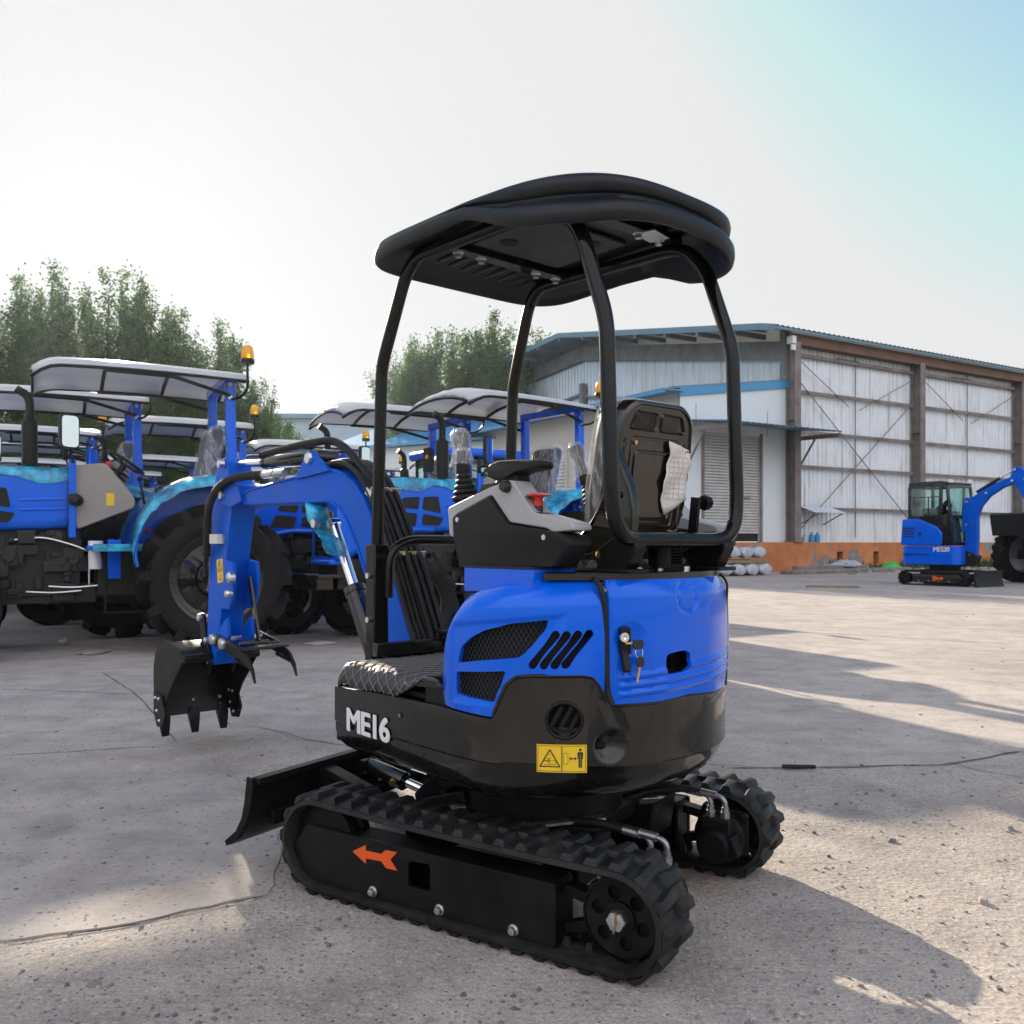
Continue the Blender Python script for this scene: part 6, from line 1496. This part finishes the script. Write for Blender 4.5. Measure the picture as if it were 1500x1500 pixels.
def tree(i, X, Y, rz, s, sz, lab, grp):
    t = thing('poplar_tree', lab, 'tree', (X, Y, 0), rz, grp)
    for me, nm in zip(TM[i], ('trunk', 'crown')): o = bpy.data.objects.new(nm, me); COL.objects.link(o); o.parent = t; o.scale = (s, s, sz)
LG, CG = 'poplars behind the tractors at left', 'trees left of the warehouse'
def tpx(x, ytop, Y): return px(x, Y), Y, (1.15+(795-ytop)*Y/1300)/14.5
for i, x, yt, Y, rz, s, lab in ((0, -30, 405, 30, .3, .8, 'poplar at the left photo edge, cut by the frame'), (1, 28, 408, 31, 1.9, .62, 'slim poplar with a thin pointed top, second from the left edge'), (0, 78, 385, 30, 4.0, .68, 'tallest poplar of the left group, with a narrow spire'), (1, 160, 398, 31, 2.7, .76, 'broad dense poplar with several equal tops, right of the tallest spire'), (0, 206, 405, 30.5, 5.1, .6, 'narrow poplar just left of the gap in the left group'),
        (1, 268, 455, 30, .7, .7, 'lower poplar above the nearest tractor canopy, left of its beacon'), (0, 322, 470, 29, 3.3, .6, 'small poplar behind the nearest orange beacon')):
    X, Y, sz = tpx(x, yt, Y); tree(i, X, Y, rz, s, sz, lab, LG)
for i, x, yt, Y, rz, s, lab in ((2, 604, 470, 52, 1.0, .85, 'leftmost leafy tree of the group, just right of the left front canopy post'), (2, 664, 455, 54, 2.2, .95, 'tall leafy tree in the middle of the group left of the warehouse'), (1, 722, 458, 52, 4.4, 1.1, 'leafy tree just left of the second canopy post'), (2, 790, 464, 58, 5.2, 1.15, 'tree top rising behind the warehouse roof')):
    X, Y, sz = tpx(x, yt, Y); tree(i, X, Y, rz, s, sz, lab, CG)
for i, x, yt, Y, rz, s, lab in ((2, 372, 545, 28, .5, .42, 'light green young tree right of the nearest tractor roll bar'), (1, 405, 610, 32, 1.5, .5, 'low bushy tree against the distant pale shed'), (2, 235, 560, 28, 2.5, .6, 'low dark tree under the nearest tractor canopy'), (2, 100, 560, 28, 3.9, .65, 'low dense tree behind the second tractor canopy')):
    X, Y, sz = tpx(x, yt, Y); tree(i, X, Y, rz, s, sz, lab, LG)
# ------------------------------------------------------------------ second excavator at right, with its operator
E2 = thing('cab_excavator', 'small blue cab excavator parked before the warehouse at right, operator inside', 'excavator', (px(1384, 24.0), 24.0, 0), R(-56)); E2.scale = (.93,)*3
def b2(name, m, fn, bevel=.012, parent=None, smooth=35):
    g = G(); fn(g); return g.build(name, M[m], parent or E2, smooth, bevel)
def loop2(hl, r, n=12):
    return [(-hl+r*math.cos(a), r+.0+r*math.sin(a)) for a in frange(PI/2, 1.5*PI, n)]+[(hl+r*math.cos(a), r+r*math.sin(a)) for a in frange(-PI/2, PI/2, n)]
for s in (1, -1):
    g = G(); P = loop2(.82, .21); Q = loop2(.82, .17); Q = [(x, z+.04) for x, z in Q]; y0, y1 = sorted((s*.42, s*.70))
    rg = [[(x, y0, z) for x, z in P], [(x, y1, z) for x, z in P], [(x, y1, z) for x, z in Q], [(x, y0, z) for x, z in Q], [(x, y0, z) for x, z in P]]
    g.rings(rg, False, False)
    for k in range(44):
        d = k/44*len(P); a = V(P[int(d) % len(P)]); 
    L_ = []; per = 2*(1.64)+2*PI*.21
    for k in range(40):
        d = per*k/40
        if d < 1.64: q, nn_ = (-.82+d, .42), (0, 1)
        elif d < 1.64+PI*.21: a = PI/2-(d-1.64)/.21; q, nn_ = (.82+.21*math.cos(a), .21+.21*math.sin(a)), (math.cos(a), math.sin(a))
        elif d < 3.28+PI*.21: q, nn_ = (.82-(d-1.64-PI*.21), 0), (0, -1)
        else: a = -PI/2-(d-3.28-PI*.21)/.21; q, nn_ = (-.82+.21*math.cos(a), .21+.21*math.sin(a)), (math.cos(a), math.sin(a))
        if nn_[1] > -.9: g.box((q[0]+nn_[0]*.012, (y0+y1)/2, q[1]+nn_[1]*.012), (.045, .26, .03), Mx.Rotation(math.atan2(nn_[0], nn_[1]), 3, 'Y'))
    tr = g.build('rubber_track', M['rubber'], E2, 30)
    yo = s*.665
    b2('track_frame', 'black', lambda g: (g.prism(roundpoly([(-.60, .09), (.78, .09), (.90, .22), (.78, .34), (-.60, .34)], .03), 1, min(yo, yo-.2*s), max(yo, yo-.2*s))), .004)
    if s < 0:
        b2('direction_arrow', 'orange', lambda g: g.prism([(.36, .22), (.26, .285), (.26, .245), (.16, .245), (.11, .285), (.0, .285), (.04, .22), (.0, .155), (.11, .155), (.16, .195), (.26, .195), (.26, .155)][::-1], 1, yo-.004, yo-.001), 0)
        b2('frame_hole', 'void', lambda g: g.prism(roundpoly([(-.12, .18), (-.02, .18), (-.02, .28), (-.12, .28)], .02), 1, yo-.003, yo), 0)
    b2('frame_bolt', 'zinc', lambda g: [g.cyl((x, yo, .14), (x, yo+.015*s, .14), .018, 6) for x in (-.4, -.1, .2, .5)], 0)
    b2('drive_sprocket', 'steel_dark', lambda g: (g.lathe([(0, .0), (.05, .03), (.13, .02), (.15, -.02), (.15, -.2), (0, -.2)], (-.82, s*.67, .21), (0, s, 0), 20), g.lathe([(0, 0), (.12, 0), (.14, -.02), (.14, -.2), (0, -.2)], (.82, s*.66, .21), (0, s, 0), 20)), 0)
b2('carbody', 'steel_dark', lambda g: (g.box((0, 0, .36), (1.0, .84, .2)), g.lathe([(0, .42), (.42, .42), (.42, .58), (0, .58)], (0, 0, 0), (0, 0, 1), 28)))
b2('dozer_blade', 'plastic', lambda g: (g.prism([(1.24, .02), (1.34, .0), (1.30, .14), (1.28, .30), (1.30, .46), (1.25, .46), (1.22, .25)], 1, -.72, .72), g.box((1.05, .3, .22), (.5, .08, .1)), g.box((1.05, -.3, .22), (.5, .08, .1))))
b2('lower_panel', 'blue', lambda g: g.prism(roundpoly([(-.95, -.62), (.60, -.66), (.72, -.50), (.72, .5), (.60, .66), (-.7, .66), (-1.0, .4), (-1.05, -.3)], .12, 5), 2, .60, 1.14), .03)
b2('counterweight', 'black', lambda g: g.prism(roundpoly([(-.80, -.60), (-.80, .60), (-1.02, .4), (-1.09, 0), (-1.04, -.4)], .1, 5), 2, .62, 1.05), .03)
bh = b2('engine_hood', 'blue', lambda g: g.prism(roundpoly([(-.97, 1.16), (.28, 1.16), (.30, 1.5), (.16, 1.68), (-.40, 1.93), (-.92, 1.93)], .08, 4), 1, -.68, .64), .03)
b2('hood_louvre', 'void', lambda g: [g.box((-.72, -.682, z), (.36, .012, .035)) for z in (1.42, 1.50, 1.58, 1.66)]+[g.lathe([(0, .01), (.05, .01), (.05, 0)], (-.35, -.68, 1.5), (0, -1, 0), 14)], 0, bh)
b2('panel_groove', 'blackm', lambda g: (g.box((-.3, -.668, .90), (.5, .01, .015)), g.box((-.75, -.64, .90), (.3, .06, .015))), 0)
# cab
CABP = [(-.72, 1.62), (-.72, 2.92), (.36, 2.92), (.52, 2.84), (.60, 2.1), (.62, 1.16), (.30, 1.16), (.16, 1.68)]
def cabframe(g):
    for y in (-.60, .60):
        for a, b_ in (((-.72, 1.15), (-.72, 2.86)), ((-.72, 2.86), (.40, 2.86)), ((.42, 2.86), (.58, 1.2)), ((.20, 1.2), (.24, 2.86)), ((-.72, 1.98), (.56, 1.98))): g.bar((a[0], y, a[1]), (b_[0], y, b_[1]), .07, .09, (0, 1, 0))
        g.prism([(-.72, 1.15), (.55, 1.15), (.56, 1.96), (-.72, 1.96)], 1, y-.015, y+.015)
    for x, z in ((-.72, 2.86), (.42, 2.86), (.58, 1.2), (-.72, 1.2), (.55, 1.98)): g.bar((x, -.6, z), (x, .6, z), .08, .08)
b2('cab_frame', 'black', cabframe, .01)
b2('cab_roof', 'black', lambda g: g.prism(roundpoly([(-.76, 2.90), (.44, 2.90), (.46, 2.95), (.30, 3.0), (-.70, 3.0)], .04), 1, -.64, .64), .03)
for y in (-.60, .60): b2('side_window', 'glass', lambda g: g.prism([(-.68, 2.02), (.22, 2.02), (.22, 2.82), (-.68, 2.82)], 1, y-.004, y+.004), 0)
b2('window_bar', 'blackm', lambda g: (g.bar((-.70, -.606, 2.55), (.22, -.606, 2.55), .02, .03, (0, 1, 0)), g.bar((-.14, -.606, 2.02), (-.14, -.606, 2.55), .02, .03, (0, 1, 0))), 0)
g = G(); g.add([(.42, -.55, 2.82), (.42, .55, 2.82), (.565, .55, 1.25), (.565, -.55, 1.25)], [(0, 1, 2, 3)]); o = g.build('windscreen', M['glass'], E2, 0); md = o.modifiers.new('t', 'SOLIDIFY'); md.thickness = .006
b2('wiper', 'blackm', lambda g: (g.tube([(.46, .2, 2.8), (.55, -.1, 1.9)], .012, 6), g.bar((.55, -.5, 1.98), (.55, .5, 1.98), .03, .04)), 0)
b2('work_lamp', 'white', lambda g: (g.box((.46, -.5, 2.98), (.09, .12, .09)), g.box((.46, .5, 3.0), (.09, .12, .12))), .015)
b2('operator_seat', 'plastic', lambda g: (g.box((-.28, 0, 1.62), (.5, .5, .12)), g.box((-.52, 0, 1.95), (.10, .46, .6)), g.box((-.28, 0, 1.4), (.4, .4, .4)), g.box((.10, .3, 1.85), (.05, .05, .3)), g.box((.3, 0, 1.22), (.5, .9, .06))), .03)
# boom
def bm2(g):
    P = [(.70, .78), (.98, .82), (1.02, 1.35), (1.02, 1.95), (1.12, 2.25), (1.35, 2.52), (1.70, 2.74), (1.98, 2.84), (2.06, 2.98), (1.92, 3.02), (1.55, 2.88), (1.10, 2.66), (.86, 2.50), (.74, 2.46), (.66, 2.3), (.68, 1.5)]
    g.prism(P, 1, -.16, .02); g.prism([(.60, 1.55), (.78, 1.55), (.84, 2.30), (.82, 2.50), (.70, 2.52), (.62, 2.2)], 1, -.19, .05)
b2('boom', 'blue2', bm2, .015)
def ar2(g):
    g.prism([(1.90, 2.90), (1.98, 3.22), (2.08, 3.30), (2.22, 3.25), (2.40, 3.05), (2.42, 2.85), (2.62, 1.95), (2.56, 1.88), (2.46, 1.92), (2.22, 2.55), (2.06, 2.80)], 1, -.15, .01)
b2('arm', 'blue2', ar2, .015)
b2('warning_sticker', 'yellow', lambda g: g.box((2.44, -.153, 2.38), (.12, .004, .16), Mx.Rotation(.3, 3, 'Y')), 0)
b2('arm_cylinder', 'black', lambda g: (g.cyl((.98, -.07, 2.66), (1.62, -.07, 3.02), .045, 12), g.cyl((1.02, .0, 2.62), (1.5, .0, 2.95), .03, 10)), 0)
b2('piston_rod', 'chrome', lambda g: (g.cyl((1.62, -.07, 3.02), (2.04, -.07, 3.25), .025, 10)), 0)
b2('boom_cylinder', 'black', lambda g: (g.cyl((.66, -.07, .95), (.62, -.07, 1.9), .05, 12)), 0)
b2('swing_post', 'plastic', lambda g: g.prism([(.5, .55), (.95, .60), (1.05, .85), (.9, .95), (.5, 1.1)], 1, -.2, .08))
b2('pivot_pin', 'zinc', lambda g: [g.cyl((x, -.20, z), (x, -.17, z), .035, 10) for x, z in ((.75, 2.40), (.84, .9), (2.0, 2.92), (2.07, 3.22), (.74, 1.75), (2.34, 2.95), (1.30, 2.62))], 0)
b2('bucket', 'blackm', lambda g: g.prism([(2.50, 1.95), (2.62, 1.9), (2.72, 1.6), (2.62, 1.35), (2.40, 1.30), (2.22, 1.45), (2.40, 1.62)], 1, -.32, .2))
vs, fs = text_mesh('MES20', .19); zm = max(v[2] for v in vs); g = G()
for k, dx in enumerate((-.008, 0, .008)): g.add([(.28+x+dx, -.668-.0015*k-(.001 if z > zm-1e-6 else 0), 1.04+y) for x, y, z in vs], fs); g.build('lettering', M['white'], E2, 0)
# operator, bent forward
def skinbody(name, joints, edges, m, loc, rz):
    me = bpy.data.meshes.new(name); me.from_pydata([j[:3] for j in joints], edges, []); o = bpy.data.objects.new(name, me); COL.objects.link(o)
    o.modifiers.new('skin', 'SKIN'); sv = me.skin_vertices[0].data if me.skin_vertices else None
    if sv is None:
        bm = bmesh.new(); bm.from_mesh(me); bm.verts.layers.skin.verify(); bm.to_mesh(me); bm.free(); sv = me.skin_vertices[0].data
    for v, j in zip(sv, joints): v.radius = (j[3], j[4] if len(j) > 4 else j[3])
    sv[0].use_root = True
    s = o.modifiers.new('sub', 'SUBSURF'); s.levels = 2; s.render_levels = 2
    me.materials.append(m); o.location = loc; o.rotation_euler = (0, 0, rz)
    for p in me.polygons: p.use_smooth = True
    return o
J = [(-.28, 0, 1.74, .15, .17), (-.26, 0, 1.95, .14, .17), (-.18, 0, 2.16, .14, .18), (-.05, 0, 2.30, .10, .13), (.03, 0, 2.35, .055), (.10, 0, 2.36, .085, .08), (.155, 0, 2.30, .085, .075), (.175, 0, 2.235, .06),
     (-.12, -.19, 2.22, .065), (.0, -.25, 2.02, .052), (.16, -.20, 1.86, .042), (.22, -.19, 1.83, .038), (-.12, .19, 2.22, .065), (.0, .25, 2.02, .052), (.16, .20, 1.86, .042), (.22, .19, 1.83, .038),
     (-.20, -.10, 1.72, .10), (.12, -.12, 1.74, .075), (.24, -.12, 1.42, .055), (.25, -.12, 1.30, .05), (-.20, .10, 1.72, .10), (.12, .12, 1.74, .075), (.24, .12, 1.42, .055), (.25, .12, 1.30, .05)]
ED = [(0, 1), (1, 2), (2, 3), (3, 4), (4, 5), (5, 6), (6, 7), (2, 8), (8, 9), (9, 10), (10, 11), (2, 12), (12, 13), (13, 14), (14, 15), (0, 16), (16, 17), (17, 18), (18, 19), (0, 20), (20, 21), (21, 22), (22, 23)]
def body_mat():
    m = bpy.data.materials.new('operator_skin_and_clothes'); m.use_nodes = True; nt = m.node_tree; N = nt.nodes; L = nt.links; b = N['Principled BSDF']; b.inputs['Roughness'].default_value = .8
    tc = N.new('ShaderNodeTexCoord'); sp = N.new('ShaderNodeSeparateXYZ'); L.new(tc.outputs['Object'], sp.inputs[0])
    def st(src, thr, gt=True):
        n = N.new('ShaderNodeMath'); n.operation = 'GREATER_THAN' if gt else 'LESS_THAN'; L.new(src, n.inputs[0]); n.inputs[1].default_value = thr; return n.outputs[0]
    def mx(a, b_, f):
        x = N.new('ShaderNodeMix'); x.data_type = 'RGBA'; L.new(f, x.inputs[0])
        for s_, v in ((x.inputs[6], a), (x.inputs[7], b_)):
            if isinstance(v, tuple): s_.default_value = (*v, 1)
            else: L.new(v, s_)
        return x.outputs[2]
    ad = N.new('ShaderNodeMath'); ad.operation = 'MULTIPLY_ADD'; L.new(sp.outputs[0], ad.inputs[0]); ad.inputs[1].default_value = 1.; L.new(sp.outputs[2], ad.inputs[2])
    c = mx((.03, .03, .035), (.015, .025, .075), st(sp.outputs[2], 1.80)); c = mx(c, (.30, .16, .11), st(ad.outputs[0], 2.36)); 
    ay = N.new('ShaderNodeMath'); ay.operation = 'ABSOLUTE'; L.new(sp.outputs[1], ay.inputs[0]); an = N.new('ShaderNodeMath'); an.operation = 'MULTIPLY'; L.new(st(ay.outputs[0], .15), an.inputs[0]); L.new(st(sp.outputs[0], .03), an.inputs[1]); c = mx(c, (.30, .16, .11), an.outputs[0])
    L.new(c, b.inputs['Base Color']); return m
P_ = skinbody('person', J, ED, body_mat(), E2.location, E2.rotation_euler.z); P_.scale = E2.scale; tag(P_, 'man in a navy shirt bending forward on the seat inside the excavator cab', 'person')
g = G(); g.ball((.075, 0, 2.395), .098, 14, (1.0, .9, .8)); g.build('hair', M['hair'], P_)

# ------------------------------------------------------------------ loader tractor at the right edge
LT = thing('loader_tractor', 'blue loader tractor at the right edge with silver rims and a raised black bucket', 'tractor', (px(1572, 25.4), 25.4, 0), R(195))
for s in (1, -1):
    wheel('front_wheel', LT, (1.15, .75*s, .82), .82, .44, .52, s, 18, M['rimgrey'], .05)
    wheel('rear_wheel', LT, (-1.2, .80*s, .86), .86, .48, .54, s, 18, M['rimgrey'], .05)
def l2(name, m, fn, bevel=.02): g = G(); fn(g); return g.build(name, M[m], LT, 35, bevel)
l2('chassis', 'engine', lambda g: (g.box((0, 0, .95), (3.0, .6, .5)), g.box((1.15, 0, .8), (.3, 1.3, .25)), g.box((-1.2, 0, .86), (.3, 1.4, .25))))
l2('hood', 'blue', lambda g: g.box((.55, 0, 1.55), (1.6, .8, .7)), .08)
l2('loader_arm', 'blue', lambda g: [g.prism([(-.1, 1.6), (.1, 1.75), (1.2, 1.85), (2.0, 1.55), (2.0, 1.42), (1.15, 1.65), (.1, 1.5)], 1, y-.05, y+.05) for y in (.52, -.52)])
l2('bucket', 'plastic', lambda g: (g.prism([(1.55, 1.35), (2.05, 1.35), (2.15, 1.95), (2.08, 2.0), (2.0, 1.5), (1.6, 1.45)], 1, -.8, .8), g.prism([(1.45, 1.4), (2.12, 1.98), (2.0, 1.4)], 1, .78, .82)), .01)
l2('roll_bar', 'blue', lambda g: [g.box((-.8, y, 1.9), (.1, .1, 1.6)) for y in (.5, -.5)]+[g.box((-.8, 0, 2.7), (.1, 1.1, .1))])
l2('film_wrap', 'film', lambda g: (g.ball((1.55, .52, 1.82), .22, 12, (1.2, .6, .7)), g.ball((2.08, .75, 1.55), .16, 10, (.5, .5, 1.2))), 0)
# ------------------------------------------------------------------ camera, sky, sun
cam = bpy.data.cameras.new('camera'); co = bpy.data.objects.new('camera', cam); COL.objects.link(co)
cam.sensor_width = 36; cam.sensor_height = 36; cam.sensor_fit = 'HORIZONTAL'; cam.lens = 36*1300/1500; cam.shift_x = 0; cam.shift_y = 45/1500
cam.clip_start = .05; cam.clip_end = 2000
co.location = (0, 0, 1.15); co.rotation_euler = (R(90), 0, 0); sc.camera = co
cam.dof.use_dof = True; cam.dof.focus_distance = 2.7; cam.dof.aperture_fstop = 11
SUN_EL, SUN_AZ = 18.55, 24.0           # azimuth measured to the left of the view axis
sd = V((-math.sin(R(SUN_AZ))*math.cos(R(SUN_EL)), math.cos(R(SUN_AZ))*math.cos(R(SUN_EL)), math.sin(R(SUN_EL))))
sl = bpy.data.lights.new('sun', 'SUN'); sl.energy = 3.9; sl.angle = R(.53); sl.color = (1, .86, .68); so = bpy.data.objects.new('sun', sl); COL.objects.link(so)
so.rotation_euler = (-sd).to_track_quat('-Z', 'Y').to_euler(); so.location = sd*60
w = bpy.data.worlds.new('World'); sc.world = w; w.use_nodes = True; nt = w.node_tree; N = nt.nodes; L = nt.links; bg = N['Background']
sk = N.new('ShaderNodeTexSky'); sk.sky_type = 'NISHITA'; sk.sun_disc = False; sk.sun_elevation = R(SUN_EL); sk.sun_rotation = R(-SUN_AZ); sk.air_density = 1.0; sk.dust_density = 1.6; sk.ozone_density = 1.5; sk.altitude = 20
bg.inputs['Strength'].default_value = .15
EXPO, STR = 1.45, .12
def mth(op, a, b_=0., c_=None):
    n = N.new('ShaderNodeMath'); n.operation = op
    for k, v in enumerate((a, b_) if c_ is None else (a, b_, c_)):
        if isinstance(v, (int, float)): n.inputs[k].default_value = v
        else: L.new(v, n.inputs[k])
    return n.outputs[0]
def cmix(a, b_, f, mode='MIX'):
    x = N.new('ShaderNodeMix'); x.data_type = 'RGBA'; x.blend_type = mode
    for s_, v in ((x.inputs[6], a), (x.inputs[7], b_), (x.inputs[0], f)):
        if isinstance(v, (int, float)): s_.default_value = v
        elif isinstance(v, tuple): s_.default_value = (*v, 1)
        else: L.new(v, s_)
    return x.outputs[2]
tc = N.new('ShaderNodeTexCoord'); sp_ = N.new('ShaderNodeSeparateXYZ'); L.new(tc.outputs['Generated'], sp_.inputs[0])
D = STR*2**EXPO
sky = cmix(sk.outputs[0], (.75, .80, .83), 1., 'MULTIPLY')
mp = N.new('ShaderNodeMapping'); mp.inputs['Scale'].default_value = (1, 1.2, 3.4); mp.inputs['Rotation'].default_value = (.2, .5, .2); L.new(tc.outputs['Generated'], mp.inputs[0])
n1 = N.new('ShaderNodeTexNoise'); n1.inputs['Scale'].default_value = 2.4; n1.inputs['Detail'].default_value = 10; n1.inputs['Roughness'].default_value = .6; n1.inputs['Distortion'].default_value = 1.0; L.new(mp.outputs[0], n1.inputs[0])
n3 = N.new('ShaderNodeTexNoise'); n3.inputs['Scale'].default_value = 1.5; n3.inputs['Detail'].default_value = 5; n3.inputs['Roughness'].default_value = .5; L.new(tc.outputs['Generated'], n3.inputs[0])
wisp = mth('MULTIPLY', mth('SMOOTH_MAX' if False else 'MAXIMUM', mth('MULTIPLY_ADD', n1.outputs['Fac'], 3.6, -1.95), 0.), 1.)
fill_bank = mth('MULTIPLY_ADD', sp_.outputs[1], -1.6, .50)          # unseen bright clouds added behind the camera to fill the shaded sides
fill_bank = mth('ADD', fill_bank, mth('MULTIPLY_ADD', n3.outputs['Fac'], 7., -3.4))
fill_bank = mth('MULTIPLY', mth('MINIMUM', mth('MAXIMUM', mth('MULTIPLY', sp_.outputs[1], -3.), 0.), 1.), fill_bank)
fill_bank = mth('MULTIPLY', mth('MINIMUM', mth('MAXIMUM', fill_bank, 0.), 1.), mth('MINIMUM', mth('MAXIMUM', mth('MULTIPLY_ADD', sp_.outputs[2], 4.5, -.35), 0.), 1.))
sky = cmix(sky, (.84/D, .87/D, .88/D), mth('MINIMUM', wisp, .75))
cp_ = N.new('ShaderNodeVectorMath'); cp_.operation = 'MINIMUM'; L.new(sky, cp_.inputs[0]); CAP = .82/D; cp_.inputs[1].default_value = (CAP, CAP, CAP)
sky = cmix(cp_.outputs[0], (1.65/D, 1.61/D, 1.76/D), fill_bank)
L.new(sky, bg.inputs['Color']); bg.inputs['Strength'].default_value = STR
sc.view_settings.view_transform = 'Standard'; sc.view_settings.look = 'None'; sc.view_settings.exposure = EXPO; sc.view_settings.gamma = 1
sc.render.engine = 'CYCLES'
sc.cycles.max_bounces = 8; sc.cycles.transparent_max_bounces = 16; sc.cycles.caustics_reflective = False; sc.cycles.caustics_refractive = False
sc.cycles.use_denoising = True
sc.cycles.sample_clamp_indirect = 6
# thin scattering volume added to imitate the lens glare round the low sun
hz = bpy.data.materials.new('thin_glare_veil'); hz.use_nodes = True; nt = hz.node_tree; N = nt.nodes; L = nt.links; N.remove(N['Principled BSDF'])
pv = N.new('ShaderNodeVolumePrincipled'); pv.inputs['Color'].default_value = (.70, .86, 1.0, 1); pv.inputs['Density'].default_value = .00027; pv.inputs['Anisotropy'].default_value = .72
L.new(pv.outputs[0], N['Material Output'].inputs['Volume'])
g = G(); g.box((0, 110, 9.5), (340, 320, 21)); o = g.build('glare_haze', hz, None, 0); o['kind'] = 'stuff'
